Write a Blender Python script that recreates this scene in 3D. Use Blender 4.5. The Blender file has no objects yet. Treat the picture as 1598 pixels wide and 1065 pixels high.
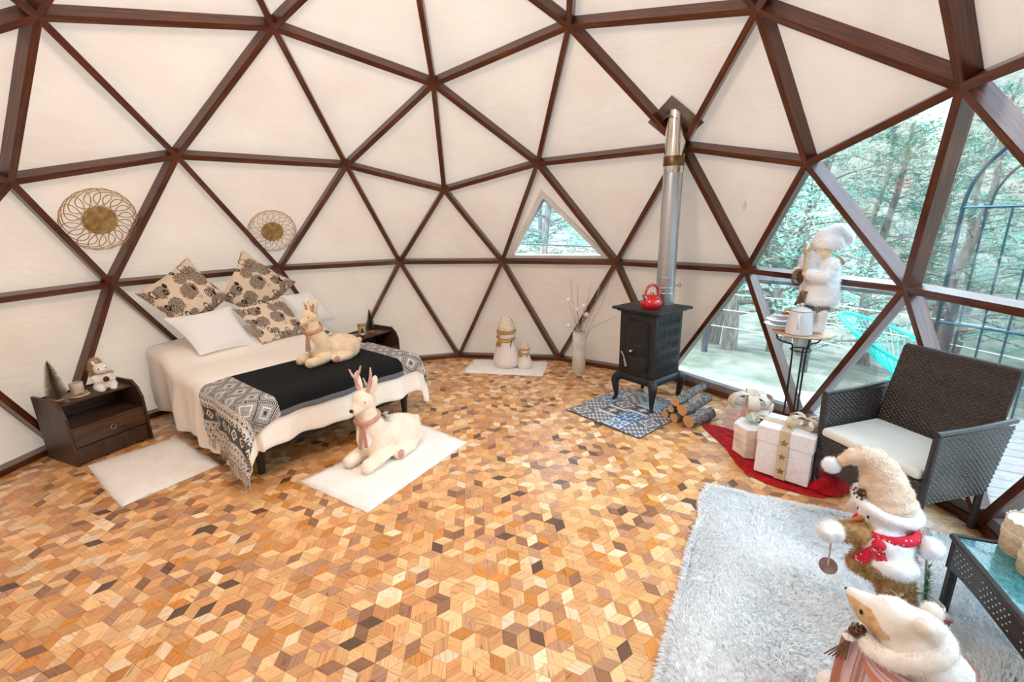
import bpy, bmesh, math, random
from math import sin, cos, pi, radians, sqrt, atan2, hypot
import numpy as np
from mathutils import Vector, Matrix, Euler

random.seed(7)
rng = np.random.default_rng(7)
scene = bpy.context.scene
COL = scene.collection

# ------------------------------------------------------------------ camera
cam_data = bpy.data.cameras.new('camera')
cam_data.sensor_width = 36.0
cam_data.lens = 709.674 / 1598 * 36.0
cam_data.clip_start = 0.05
cam_data.clip_end = 400
cam = bpy.data.objects.new('camera', cam_data)
COL.objects.link(cam)
_right = Vector((-0.0333649, -0.9992355, -0.0203765))
_down = Vector((-0.2566295, 0.0282697, -0.9660963))
_fwd = Vector((0.9659338, -0.0270045, -0.2573765))
_m = Matrix((_right, -_down, -_fwd)).transposed().to_4x4()
_m.translation = Vector((-2.460242, -0.529513, 1.692681))
cam.matrix_world = _m
scene.camera = cam

# ------------------------------------------------------------------ sky, sun, exposure
world = bpy.data.worlds.new('sky')
scene.world = world
world.use_nodes = True
wn = world.node_tree
wn.nodes.clear()
_o = wn.nodes.new('ShaderNodeOutputWorld')
_b = wn.nodes.new('ShaderNodeBackground')
_tc = wn.nodes.new('ShaderNodeTexCoord')
_sx = wn.nodes.new('ShaderNodeSeparateXYZ')
_s = wn.nodes.new('ShaderNodeValToRGB')
wn.links.new(_tc.outputs['Generated'], _sx.inputs[0])
wn.links.new(_sx.outputs[2], _s.inputs[0])
_e0 = _s.color_ramp.elements
_e0[0].position = 0.0
_e0[0].color = (0.90, 0.96, 1.0, 1)
_e0[1].position = 0.9
_e0[1].color = (0.62, 0.80, 1.0, 1)
wn.links.new(_s.outputs[0], _b.inputs[0])
_b.inputs[1].default_value = 5.6
wn.links.new(_b.outputs[0], _o.inputs[0])

sun_data = bpy.data.lights.new('sun', 'SUN')
sun_data.energy = 3.0
sun_data.angle = radians(3)
sun_data.color = (1.0, 0.9, 0.76)
sun = bpy.data.objects.new('sun', sun_data)
COL.objects.link(sun)
_sd = Vector((cos(radians(42)) * cos(radians(75)), cos(radians(42)) * sin(radians(75)), sin(radians(42))))
sun.rotation_euler = _sd.to_track_quat('Z', 'Y').to_euler()

scene.view_settings.view_transform = 'Standard'
scene.view_settings.look = 'None'
scene.view_settings.exposure = 0.58
scene.view_settings.gamma = 1.0
scene.view_settings.use_curve_mapping = False
scene.cycles.use_denoising = True
scene.cycles.max_bounces = 10
scene.cycles.diffuse_bounces = 6
scene.cycles.transparent_max_bounces = 16
scene.cycles.sample_clamp_indirect = 8.0
scene.cycles.caustics_reflective = False
scene.cycles.caustics_refractive = False

# ------------------------------------------------------------------ materials
def new_mat(name):
    m = bpy.data.materials.new(name)
    m.use_nodes = True
    nt = m.node_tree
    return m, nt, nt.nodes['Principled BSDF']


def N(nt, typ, **kw):
    n = nt.nodes.new(typ)
    for k, v in kw.items():
        setattr(n, k, v)
    return n


def L(nt, a, b):
    nt.links.new(a, b)


def ramp(nt, fac, stops, interp='LINEAR'):
    r = N(nt, 'ShaderNodeValToRGB')
    r.color_ramp.interpolation = interp
    e = r.color_ramp.elements
    while len(e) > 1:
        e.remove(e[-1])
    e[0].position = stops[0][0]
    e[0].color = (*stops[0][1], 1)
    for p, c in stops[1:]:
        x = e.new(p)
        x.color = (*c, 1)
    L(nt, fac, r.inputs[0])
    return r


def coords(nt, kind='Object', scale=(1, 1, 1), rot=(0, 0, 0)):
    tc = N(nt, 'ShaderNodeTexCoord')
    mp = N(nt, 'ShaderNodeMapping')
    mp.inputs['Scale'].default_value = scale
    mp.inputs['Rotation'].default_value = rot
    L(nt, tc.outputs[kind], mp.inputs[0])
    return mp.outputs[0]


def bump(nt, bsdf, height, strength=0.3, dist=0.01):
    b = N(nt, 'ShaderNodeBump')
    b.inputs['Strength'].default_value = strength
    b.inputs['Distance'].default_value = dist
    L(nt, height, b.inputs['Height'])
    L(nt, b.outputs[0], bsdf.inputs['Normal'])
    return b


def mat(name, c1, c2=None, scale=8.0, stretch=(1, 1, 1), rough=0.6, metal=0.0, coat=0.0,
        bmp=0.0, bdist=0.005, bscale=None, detail=4, sheen=0.0, sss=0.0, lo=0.35, hi=0.65, trans=0.0, spec=None):
    m, nt, b = new_mat(name)
    vec = coords(nt, scale=stretch)
    if c2 is None:
        b.inputs['Base Color'].default_value = (*c1, 1)
    else:
        n = N(nt, 'ShaderNodeTexNoise')
        n.inputs['Scale'].default_value = scale
        n.inputs['Detail'].default_value = detail
        L(nt, vec, n.inputs['Vector'])
        r = ramp(nt, n.outputs[0], [(lo, c1), (hi, c2)])
        L(nt, r.outputs[0], b.inputs['Base Color'])
    b.inputs['Roughness'].default_value = rough
    b.inputs['Metallic'].default_value = metal
    b.inputs['Coat Weight'].default_value = coat
    b.inputs['Coat Roughness'].default_value = 0.12
    if spec is not None:
        b.inputs['Specular IOR Level'].default_value = spec
    if sheen:
        b.inputs['Sheen Weight'].default_value = sheen
    if sss:
        b.inputs['Subsurface Weight'].default_value = sss
        b.inputs['Subsurface Scale'].default_value = 0.02
    if bmp:
        n2 = N(nt, 'ShaderNodeTexNoise')
        n2.inputs['Scale'].default_value = bscale or scale * 3
        n2.inputs['Detail'].default_value = detail
        L(nt, vec, n2.inputs['Vector'])
        bump(nt, b, n2.outputs[0], bmp, bdist)
    return m


def mat_strut():
    m, nt, b = new_mat('stained_strut_wood')
    vec = coords(nt, 'UV', (1, 1, 1))
    mp = N(nt, 'ShaderNodeMapping')
    mp.inputs['Scale'].default_value = (2.0, 26.0, 26.0)
    L(nt, vec, mp.inputs[0])
    n = N(nt, 'ShaderNodeTexNoise')
    n.inputs['Scale'].default_value = 2.0
    n.inputs['Detail'].default_value = 6
    L(nt, mp.outputs[0], n.inputs['Vector'])
    r = ramp(nt, n.outputs[0], [(0.3, (0.036, 0.009, 0.004)), (0.55, (0.105, 0.026, 0.009)), (0.8, (0.22, 0.060, 0.018))])
    L(nt, r.outputs[0], b.inputs['Base Color'])
    b.inputs['Roughness'].default_value = 0.32
    b.inputs['Coat Weight'].default_value = 0.25
    b.inputs['Coat Roughness'].default_value = 0.2
    bump(nt, b, n.outputs[0], 0.15, 0.003)
    return m


def mat_canvas():
    m = bpy.data.materials.new('canvas_skin')
    m.use_nodes = True
    nt = m.node_tree
    nt.nodes.clear()
    out = N(nt, 'ShaderNodeOutputMaterial')
    vec = coords(nt, 'Object')
    n = N(nt, 'ShaderNodeTexNoise')
    n.inputs['Scale'].default_value = 1.7
    n.inputs['Detail'].default_value = 5
    L(nt, vec, n.inputs['Vector'])
    r = ramp(nt, n.outputs[0], [(0.3, (0.71, 0.60, 0.505)), (0.7, (0.79, 0.69, 0.595))])
    d = N(nt, 'ShaderNodeBsdfDiffuse')
    t = N(nt, 'ShaderNodeBsdfTranslucent')
    L(nt, r.outputs[0], d.inputs[0])
    L(nt, r.outputs[0], t.inputs[0])
    # faint stretched creases in the cloth
    mp = N(nt, 'ShaderNodeMapping')
    mp.inputs['Scale'].default_value = (1.6, 1.6, 5.0)
    mp.inputs['Rotation'].default_value = (0.3, 0.5, 0.2)
    L(nt, vec, mp.inputs[0])
    n2 = N(nt, 'ShaderNodeTexNoise')
    n2.inputs['Scale'].default_value = 2.2
    n2.inputs['Detail'].default_value = 3
    n2.inputs['Distortion'].default_value = 0.7
    L(nt, mp.outputs[0], n2.inputs['Vector'])
    bp = N(nt, 'ShaderNodeBump')
    bp.inputs['Strength'].default_value = 0.35
    bp.inputs['Distance'].default_value = 0.03
    L(nt, n2.outputs[0], bp.inputs['Height'])
    L(nt, bp.outputs[0], d.inputs['Normal'])
    mx = N(nt, 'ShaderNodeMixShader')
    mx.inputs[0].default_value = 0.10
    L(nt, d.outputs[0], mx.inputs[1])
    L(nt, t.outputs[0], mx.inputs[2])
    L(nt, mx.outputs[0], out.inputs[0])
    return m


def mat_glass(name='window_glass', tint=(0.93, 0.985, 1.0), refl=0.6):
    m = bpy.data.materials.new(name)
    m.use_nodes = True
    nt = m.node_tree
    nt.nodes.clear()
    out = N(nt, 'ShaderNodeOutputMaterial')
    tr = N(nt, 'ShaderNodeBsdfTransparent')
    tr.inputs[0].default_value = (*tint, 1)
    gl = N(nt, 'ShaderNodeBsdfGlossy')
    gl.inputs['Roughness'].default_value = 0.03
    fr = N(nt, 'ShaderNodeFresnel')
    fr.inputs[0].default_value = 1.45
    mu = N(nt, 'ShaderNodeMath', operation='MULTIPLY')
    mu.inputs[1].default_value = refl
    L(nt, fr.outputs[0], mu.inputs[0])
    mx = N(nt, 'ShaderNodeMixShader')
    L(nt, mu.outputs[0], mx.inputs[0])
    L(nt, tr.outputs[0], mx.inputs[1])
    L(nt, gl.outputs[0], mx.inputs[2])
    L(nt, mx.outputs[0], out.inputs[0])
    return m


def mat_parquet():
    m, nt, b = new_mat('parquet_wood')
    at = N(nt, 'ShaderNodeAttribute', attribute_name='tint')
    vec = coords(nt, 'UV', (1, 1, 1))
    mp = N(nt, 'ShaderNodeMapping')
    mp.inputs['Scale'].default_value = (6.0, 90.0, 1.0)
    L(nt, vec, mp.inputs[0])
    n = N(nt, 'ShaderNodeTexNoise')
    n.inputs['Scale'].default_value = 1.3
    n.inputs['Detail'].default_value = 5
    n.inputs['Distortion'].default_value = 0.6
    L(nt, mp.outputs[0], n.inputs['Vector'])
    r = ramp(nt, n.outputs[0], [(0.25, (0.55, 0.42, 0.36)), (0.5, (1.0, 1.0, 1.0)), (0.8, (1.12, 1.08, 1.0))])
    mx = N(nt, 'ShaderNodeMix', data_type='RGBA', blend_type='MULTIPLY')
    mx.inputs[0].default_value = 0.9
    L(nt, at.outputs['Color'], mx.inputs[6])
    L(nt, r.outputs[0], mx.inputs[7])
    # knots and dark mineral streaks
    n3 = N(nt, 'ShaderNodeTexNoise')
    n3.inputs['Scale'].default_value = 9.0
    n3.inputs['Detail'].default_value = 3
    mp3 = N(nt, 'ShaderNodeMapping')
    mp3.inputs['Scale'].default_value = (1.0, 4.0, 1.0)
    L(nt, vec, mp3.inputs[0])
    L(nt, mp3.outputs[0], n3.inputs['Vector'])
    r3 = ramp(nt, n3.outputs[0], [(0.66, (1, 1, 1)), (0.74, (0.35, 0.22, 0.16))])
    mx3 = N(nt, 'ShaderNodeMix', data_type='RGBA', blend_type='MULTIPLY')
    mx3.inputs[0].default_value = 0.75
    L(nt, mx.outputs[2], mx3.inputs[6])
    L(nt, r3.outputs[0], mx3.inputs[7])
    L(nt, mx3.outputs[2], b.inputs['Base Color'])
    b.inputs['Roughness'].default_value = 0.42
    b.inputs['Coat Weight'].default_value = 0.6
    b.inputs['Coat Roughness'].default_value = 0.22
    bump(nt, b, n.outputs[0], 0.12, 0.001)
    return m


M = {}
M['strut'] = mat_strut()
M['canvas'] = mat_canvas()
M['glass'] = mat_glass()
M['parquet'] = mat_parquet()
M['grout'] = mat('dark_joint', (0.10, 0.055, 0.03), rough=0.8)
M['seal'] = mat('grey_sill', (0.20, 0.18, 0.18), (0.28, 0.25, 0.25), rough=0.5)


# ------------------------------------------------------------------ mesh helpers
class MB:
    """collects geometry for ONE mesh object"""

    def __init__(self):
        self.v, self.f, self.uv = [], [], []

    def add(self, vs, fs):
        o = len(self.v)
        self.v += [tuple(x) for x in vs]
        self.f += [tuple(i + o for i in f) for f in fs]

    def xadd(self, vs, fs, mtx):
        self.add([mtx @ Vector(x) for x in vs], fs)

    def box(self, c, s, rot=None, taper=None):
        x, y, z = s[0] / 2, s[1] / 2, s[2] / 2
        t = taper or 1.0
        vs = [(-x, -y, -z), (x, -y, -z), (x, y, -z), (-x, y, -z), (-x * t, -y * t, z), (x * t, -y * t, z), (x * t, y * t, z), (-x * t, y * t, z)]
        R = rot if isinstance(rot, Matrix) else (Euler(rot).to_matrix() if rot else Matrix.Identity(3))
        c = Vector(c)
        self.add([R @ Vector(a) + c for a in vs], [(0, 3, 2, 1), (4, 5, 6, 7), (0, 1, 5, 4), (1, 2, 6, 5), (2, 3, 7, 6), (3, 0, 4, 7)])
        return self

    def rbox(self, c, s, r=0.01, rot=None, seg=2):
        """box with rounded edges"""
        bm = bmesh.new()
        bmesh.ops.create_cube(bm, size=1)
        for v in bm.verts:
            v.co = Vector((v.co.x * s[0], v.co.y * s[1], v.co.z * s[2]))
        bmesh.ops.bevel(bm, geom=bm.edges[:], offset=min(r, min(s) * 0.49), segments=seg, profile=0.5, affect='EDGES')
        R = rot if isinstance(rot, Matrix) else (Euler(rot).to_matrix() if rot else Matrix.Identity(3))
        c = Vector(c)
        bm.verts.index_update()
        self.add([R @ v.co + c for v in bm.verts], [[v.index for v in f.verts] for f in bm.faces])
        bm.free()
        return self

    def tube(self, pts, r, n=8, caps=True, flat=1.0, up=None):
        pts = [Vector(p) for p in pts]
        k = len(pts)
        rs = r if isinstance(r, (list, tuple)) else [r] * k
        rings = []
        prev = None
        for i, p in enumerate(pts):
            t = (pts[min(i + 1, k - 1)] - pts[max(i - 1, 0)])
            if t.length < 1e-9:
                t = Vector((0, 0, 1))
            t.normalize()
            if prev is None:
                a = Vector(up) if up else (Vector((0, 0, 1)) if abs(t.z) < 0.9 else Vector((1, 0, 0)))
                u = (a - t * a.dot(t)).normalized()
            else:
                u = (prev - t * prev.dot(t))
                u = u.normalized() if u.length > 1e-6 else t.orthogonal().normalized()
            prev = u
            w = t.cross(u)
            rings.append([p + (u * cos(2 * pi * j / n) * flat + w * sin(2 * pi * j / n)) * rs[i] for j in range(n)])
        vs = [x for rg in rings for x in rg]
        fs = []
        for i in range(k - 1):
            for j in range(n):
                a, b_ = i * n + j, i * n + (j + 1) % n
                fs.append((a, b_, b_ + n, a + n))
        if caps:
            fs.append(tuple(range(n))[::-1])
            fs.append(tuple((k - 1) * n + j for j in range(n)))
        self.add(vs, fs)
        return self

    def lathe(self, prof, n=24, c=(0, 0, 0), mtx=None, cap=True):
        """prof: [(r, z)...] bottom to top"""
        c = Vector(c)
        mtx = mtx or Matrix.Identity(4)
        vs = []
        for r, z in prof:
            for j in range(n):
                a = 2 * pi * j / n
                vs.append(mtx @ Vector((r * cos(a), r * sin(a), z)) + c)
        fs = []
        for i in range(len(prof) - 1):
            for j in range(n):
                a, b_ = i * n + j, i * n + (j + 1) % n
                fs.append((a, b_, b_ + n, a + n))
        if cap:
            fs.append(tuple(range(n))[::-1])
            fs.append(tuple((len(prof) - 1) * n + j for j in range(n)))
        self.add(vs, fs)
        return self

    def ell(self, c, s, rot=None, nu=16, nv=10):
        c = Vector(c)
        if not hasattr(s, '__len__'):
            s = (s, s, s)
        R = rot if isinstance(rot, Matrix) else (Euler(rot).to_matrix() if rot else Matrix.Identity(3))
        vs, fs = [], []
        vs.append(R @ Vector((0, 0, -s[2])) + c)
        for i in range(1, nv):
            t = -pi / 2 + pi * i / nv
            for j in range(nu):
                a = 2 * pi * j / nu
                vs.append(R @ Vector((s[0] * cos(t) * cos(a), s[1] * cos(t) * sin(a), s[2] * sin(t))) + c)
        vs.append(R @ Vector((0, 0, s[2])) + c)
        for j in range(nu):
            fs.append((0, 1 + (j + 1) % nu, 1 + j))
        for i in range(nv - 2):
            for j in range(nu):
                a, b_ = 1 + i * nu + j, 1 + i * nu + (j + 1) % nu
                fs.append((a, b_, b_ + nu, a + nu))
        o = 1 + (nv - 2) * nu
        for j in range(nu):
            fs.append((o + j, o + (j + 1) % nu, o + nu))
        self.add(vs, fs)
        return self

    def build(self, name, material=None, parent=None, loc=(0, 0, 0), rot=(0, 0, 0), smooth=False, sharp=40):
        me = bpy.data.meshes.new(name)
        me.from_pydata(self.v, [], self.f)
        if self.uv:
            ul = me.uv_layers.new(name='UVMap')
            flat = np.array(self.uv, dtype=np.float32).ravel()
            ul.data.foreach_set('uv', flat)
        me.update()
        if smooth:
            me.polygons.foreach_set('use_smooth', [True] * len(me.polygons))
            if sharp:
                try:
                    me.set_sharp_from_angle(angle=radians(sharp))
                except Exception:
                    pass
        o = bpy.data.objects.new(name, me)
        if material:
            me.materials.append(material)
        COL.objects.link(o)
        o.location = loc
        o.rotation_euler = rot
        if parent:
            o.parent = parent
        return o


def tag(o, label=None, cat=None, group=None, kind=None):
    if label:
        o['label'] = label
    if cat:
        o['category'] = cat
    if group:
        o['group'] = group
    if kind:
        o['kind'] = kind
    return o


def thing(name, label, cat, loc=(0, 0, 0), rotz=0.0, group=None, kind=None):
    o = bpy.data.objects.new(name, None)
    o.empty_display_size = 0.1
    COL.objects.link(o)
    o.location = loc
    o.rotation_euler = (0, 0, rotz)
    return tag(o, label, cat, group, kind)


def children_of(o):
    return [c for c in list(COL.objects) if c.parent is o]


def copy_tree(o, loc, rotz=0.0, label=None, scale=None):
    r = o.copy()
    COL.objects.link(r)
    r.location = loc
    r.rotation_euler = (0, 0, rotz)
    if label:
        r['label'] = label
    if scale:
        r.scale = (scale, scale, scale)
    for ch in children_of(o):
        c = ch.copy()
        COL.objects.link(c)
        c.parent = r
        for g in children_of(ch):
            d = g.copy()
            COL.objects.link(d)
            d.parent = c
    return r


# ================================================================== THE DOME
RD = 3.2          # radius to the inner faces of the struts
ZC = 0.608        # height of the sphere centre over the floor
DEPTH = 0.10     # radial depth of a strut
_e = radians(26.56505)


def _P(k):
    return Vector((cos(_e) * cos(radians(72 * k)), cos(_e) * sin(radians(72 * k)), sin(_e)))


def _Z(k):
    return Vector((cos(_e) * cos(radians(72 * k + 36)), cos(_e) * sin(radians(72 * k + 36)), -sin(_e)))


HUBFIX = [(0.8972,0.0127,0.4414),(0.2797,-0.8513,0.4439),(0.2797,0.8549,0.4369),(0.6948,0.0053,0.7192),(0.8043,-0.3028,0.5113),(0.5359,-0.6682,0.5160),(0.4980,-0.3550,0.7911),(0.2105,-0.6698,0.7121),(0.7996,0.3086,0.5152),(0.5378,0.6661,0.5168),(0.4949,0.3547,0.7933),(0.2188,0.6638,0.7151),(-0.0447,-0.8568,0.5137),(0.9655,-0.1816,0.1867),(0.7998,-0.5701,0.1878),(0.4837,-0.8547,0.1885),(0.9607,0.1988,0.1936),(0.8000,0.5674,0.1952),(0.4738,0.8591,0.1933),(0.1105,-0.9758,0.1885),(0.9031,-0.3889,-0.1821)]
BASEZ = 0.012
_hubs, _key = [], {}


def hub(v):
    v = v.normalized()
    for i, h in enumerate(_hubs):
        if (h[0] - v).length < 0.03:
            return i
    p = v.copy()
    for f in HUBFIX:
        if (Vector(f) - v).length < 0.045:
            p = Vector(f)
    w = p * RD + Vector((0, 0, ZC))
    if v.z < -0.12:
        w.z = BASEZ
        d = Vector((w.x, w.y, 0)).normalized()
        w.x, w.y = d.x * RD * 0.983, d.y * RD * 0.983
    _hubs.append((v, w, p))
    return len(_hubs) - 1


_T = 0.315


def ep(a, b):
    return (a * (1 - _T) + b * _T)


dome_faces, dome_edges = [], {}


def add_face(i, j, k):
    dome_faces.append((i, j, k))
    for a, b_ in ((i, j), (j, k), (k, i)):
        dome_edges[(min(a, b_), max(a, b_))] = 1


def ico_face(A, B, C, keep=3):
    """divide face A-B-C in three; rows from A towards B-C; keep = strips kept counted from A"""
    g = {}
    g[(0, 0)] = A
    g[(1, 0)], g[(1, 1)] = ep(A, B), ep(A, C)
    g[(2, 0)], g[(2, 1)], g[(2, 2)] = ep(B, A), A + B + C, ep(C, A)
    g[(3, 0)], g[(3, 1)], g[(3, 2)], g[(3, 3)] = B, ep(B, C), ep(C, B), C
    for r in range(3):
        for c in range(r + 1):
            tri = [(r, c), (r + 1, c), (r + 1, c + 1)]
            yield r, [g[t] for t in tri]
            if c < r:
                yield r, [g[(r, c)], g[(r + 1, c + 1)], g[(r, c + 1)]]


TOP = Vector((0, 0, 1))
for k in range(5):
    for r, tri in ico_face(TOP, _P(k), _P(k + 1)):
        add_face(*[hub(v) for v in tri])
    # downward face between pent k, k+1 and the lower pent: rows counted from the lower one
    for r, tri in ico_face(_Z(k), _P(k), _P(k + 1)):
        if r >= 1:
            add_face(*[hub(v) for v in tri])
    for r, tri in ico_face(_P(k), _Z(k - 1), _Z(k)):
        if r <= 1:
            add_face(*[hub(v) for v in tri])


def outer(i):
    w = _hubs[i][1]
    n = (w - Vector((0, 0, ZC))).normalized()
    if w.z < 0.1:
        n = Vector((n.x, n.y, 0)).normalized()
    return w + n * DEPTH


def strut_mesh(i, j):
    a, b_ = _hubs[i][1], _hubs[j][1]
    ao, bo = outer(i), outer(j)
    if a.z < 0.1 and b_.z < 0.1:          # base plate lies flat on the floor
        up = Vector((0, 0, 1))
        a, b_, ao, bo = [Vector((q.x, q.y, 0.0)) for q in (a, b_, ao, bo)]
        h = 0.045
        vs = [a, b_, b_ + up * h, a + up * h, ao, bo, bo + up * h, ao + up * h]
        w, d = 0.045, DEPTH
    else:
        d = b_ - a
        s = d.cross(ao - a).normalized() * 0.0225
        vs = [a - s, b_ - s, b_ + s, a + s, ao - s, bo - s, bo + s, ao + s]
        if a.z < 0.1:
            vs[0].z = vs[3].z = max(vs[0].z, 0.03)
        w, d = 0.043, DEPTH
    ln = (b_ - a).length
    o = random.random() * 7
    fs = [(0, 1, 2, 3), (7, 6, 5, 4), (0, 4, 5, 1), (1, 5, 6, 2), (2, 6, 7, 3), (3, 7, 4, 0)]
    uv = [[(o, o), (o + ln, o), (o + ln, o + w), (o, o + w)]] * 1 + [[(o, o), (o + ln, o), (o + ln, o + w), (o, o + w)]]
    uv += [[(o, 3), (o, 3 + d), (o + ln, 3 + d), (o + ln, 3)], [(1, 0), (1.1, 0), (1.1, .1), (1, .1)],
           [(o + ln, 5), (o + ln, 5 + d), (o, 5 + d), (o, 5)], [(1, 0), (1.1, 0), (1.1, .1), (1, .1)]]
    mb = MB()
    mb.add(vs, fs)
    mb.uv = [c for f in uv for c in f]
    return mb


def side_of(c):
    """setting wall that a point belongs to"""
    if c.z > 2.25:
        return 'ceiling'
    az = (math.degrees(atan2(c.y, c.x)) + 360) % 360
    if az > 302 or az < 20:
        return 'wall_back'
    if az < 150:
        return 'wall_left'
    if az < 232:
        return 'wall_front'
    return 'wall_right'


SET = {}
for nm in ('ceiling', 'wall_back', 'wall_left', 'wall_right', 'wall_front'):
    SET[nm] = thing(nm, None, None, kind='structure')
SET['ceiling']['label'] = 'upper dome of dark brown triangular timber struts over cream canvas'
SET['wall_back']['label'] = 'lower dome wall of brown struts and cream canvas behind the stove'
SET['wall_left']['label'] = 'lower dome wall of brown struts and cream canvas behind the bed'
SET['wall_right']['label'] = 'glazed dome wall of triangular clear panes between brown struts'
SET['wall_front']['label'] = 'dome wall of brown struts and cream canvas opposite the stove'

for (i, j) in dome_edges:
    c = (_hubs[i][1] + _hubs[j][1]) / 2
    o = strut_mesh(i, j).build('strut', M['strut'], SET[side_of(c)])


def az_of(c):
    return (math.degrees(atan2(c.y, c.x)) + 360) % 360


WIN = None
PANELS = []
for f in dome_faces:
    P3 = [outer(i) for i in f]
    c = (P3[0] + P3[1] + P3[2]) / 3
    n = (P3[1] - P3[0]).cross(P3[2] - P3[0]).normalized()
    if n.dot(Vector((c.x, c.y, c.z - ZC))) < 0:
        P3 = [P3[0], P3[2], P3[1]]
        n = -n
    PANELS.append((c, n))
    mid = _hubs[f[0]][0] + _hubs[f[1]][0] + _hubs[f[2]][0]
    az = az_of(mid)
    low = all(_hubs[i][0].z < 0.56 for i in f) and mid.z / 3 < 0.42
    glazed = low and 234 < az < 309
    inward = -n
    if mid.z / 3 > 0.2 and az > 298:
        glazed = False
    if glazed and mid.z / 3 < 0.12 and az > 303:
        glazed = (mid.z / 3 < -0.02) and az < 308
    if (mid.normalized() - Vector((0.88, -0.362, 0.304)).normalized()).length < 0.08:
        WIN = (P3, n, f)
        continue
    base_ij = [i for i in f if _hubs[i][1].z < 0.1]
    if glazed and len(base_ij) == 2:
        s0, s1 = [Vector((outer(i).x, outer(i).y, 0)) for i in base_ij]
        ins = -Vector((n.x, n.y, 0)).normalized()
        mb = MB()
        q = [s0, s1, s1 + ins * 0.075, s0 + ins * 0.075]
        mb.add([p + Vector((0, 0, 0.044)) for p in q] + [p + Vector((0, 0, 0.105)) for p in q],
               [(0, 1, 2, 3), (7, 6, 5, 4), (0, 4, 5, 1), (1, 5, 6, 2), (2, 6, 7, 3), (3, 7, 4, 0)])
        mb.build('sill', M['seal'], SET[side_of(c)])
    if glazed:
        q = [c + (p - c) * 1.0 for p in P3]
        mb = MB()
        mb.add(q + [p + n * 0.006 for p in q], [(0, 2, 1), (3, 4, 5), (0, 1, 4, 3), (1, 2, 5, 4), (2, 0, 3, 5)])
        mb.build('pane', M['glass'], SET[side_of(c)])
    else:
        K = 8
        mb = MB()
        idx = {}
        sd = random.random() * 10
        for a in range(K + 1):
            for b_ in range(K + 1 - a):
                u, v = a / K, b_ / K
                w = 1 - u - v
                p = P3[0] * w + P3[1] * u + P3[2] * v
                bulge = 27 * u * v * w
                p = p + n * (0.02 * bulge * (0.4 + 0.6 * sin(sd + 3 * u)) + 0.004 * sin(sd + 17 * u + 9 * v) * min(1, bulge * 2))
                idx[(a, b_)] = len(mb.v)
                mb.v.append(tuple(p))
        for a in range(K):
            for b_ in range(K - a):
                mb.f.append((idx[(a, b_)], idx[(a, b_ + 1)], idx[(a + 1, b_)]))
                if a + b_ < K - 1:
                    mb.f.append((idx[(a + 1, b_)], idx[(a, b_ + 1)], idx[(a + 1, b_ + 1)]))
        # thin weatherproof cloth
        mb.build('canvas_panel', M['canvas'], SET[side_of(c)], smooth=True, sharp=None)

# ================================================================== THE FLOOR
floor = MB().lathe([(3.19, -0.06), (3.19, -0.0075)], 60).build('floor', M['grout'])
tag(floor, 'parquet floor of rhombic wood pieces laid as tumbling blocks', kind='structure')

SHAG = [(0.08, -1.84), (-1.30, -1.02), (-2.1, -2.2), (-0.55, -2.9), (-0.216, -2.56)]
PAL = [((0.88, 0.55, 0.27), 5), ((0.80, 0.44, 0.18), 7), ((0.72, 0.36, 0.14), 6), ((0.62, 0.28, 0.10), 4), ((0.64, 0.25, 0.04), 2.2),
       ((0.52, 0.27, 0.15), 3), ((0.30, 0.135, 0.065), 1.6), ((0.13, 0.06, 0.03), 0.7), ((0.94, 0.70, 0.45), 2.2)]
_w = [p[1] for p in PAL]


def in_poly(x, y, poly):
    c = False
    for i in range(len(poly)):
        x1, y1 = poly[i]
        x2, y2 = poly[i - 1]
        if (y1 > y) != (y2 > y) and x < (x2 - x1) * (y - y1) / (y2 - y1) + x1:
            c = not c
    return c


FLOORCOVER = [
    [(0.08, -1.84), (-1.155, -1.10), (-2.6, -0.9), (-2.6, -2.9), (-0.3, -2.9)],
]
S = 0.066
a0 = radians(3.0)
e1 = Vector((cos(a0), sin(a0), 0)) * S
e2 = Vector((cos(a0 + 2 * pi / 3), sin(a0 + 2 * pi / 3), 0)) * S
e3 = Vector((cos(a0 + 4 * pi / 3), sin(a0 + 4 * pi / 3), 0)) * S
# hexagon centres of the tumbling blocks lattice
t1, t2 = e1 - e2, e2 - e3
camp = cam.matrix_world.translation
tiles = []
for i in range(-60, 61):
    for j in range(-60, 61):
        c = t1 * i + t2 * j
        if hypot(c.x, c.y) > 3.25:
            continue
        for a, b_ in ((e1, e2), (e2, e3), (e3, e1)):
            m_ = c + (a + b_) / 2
            rr = hypot(m_.x, m_.y)
            if rr > 3.15:
                continue
            d = m_ - camp
            zc = d.dot(_fwd)
            px = 799 + 709.67 * d.dot(_right) / zc if zc > 0.1 else -999
            py = 532.5 + 709.67 * d.dot(_down) / zc if zc > 0.1 else -999
            seen = 5 < px < 1590 and 560 < py < 1062 and zc > 0.1 and not any(in_poly(m_.x, m_.y, q) for q in FLOORCOVER)
            tiles.append((d.length if seen else 50 + d.length, m_, a, b_))
tiles.sort(key=lambda t: t[0])


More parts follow.
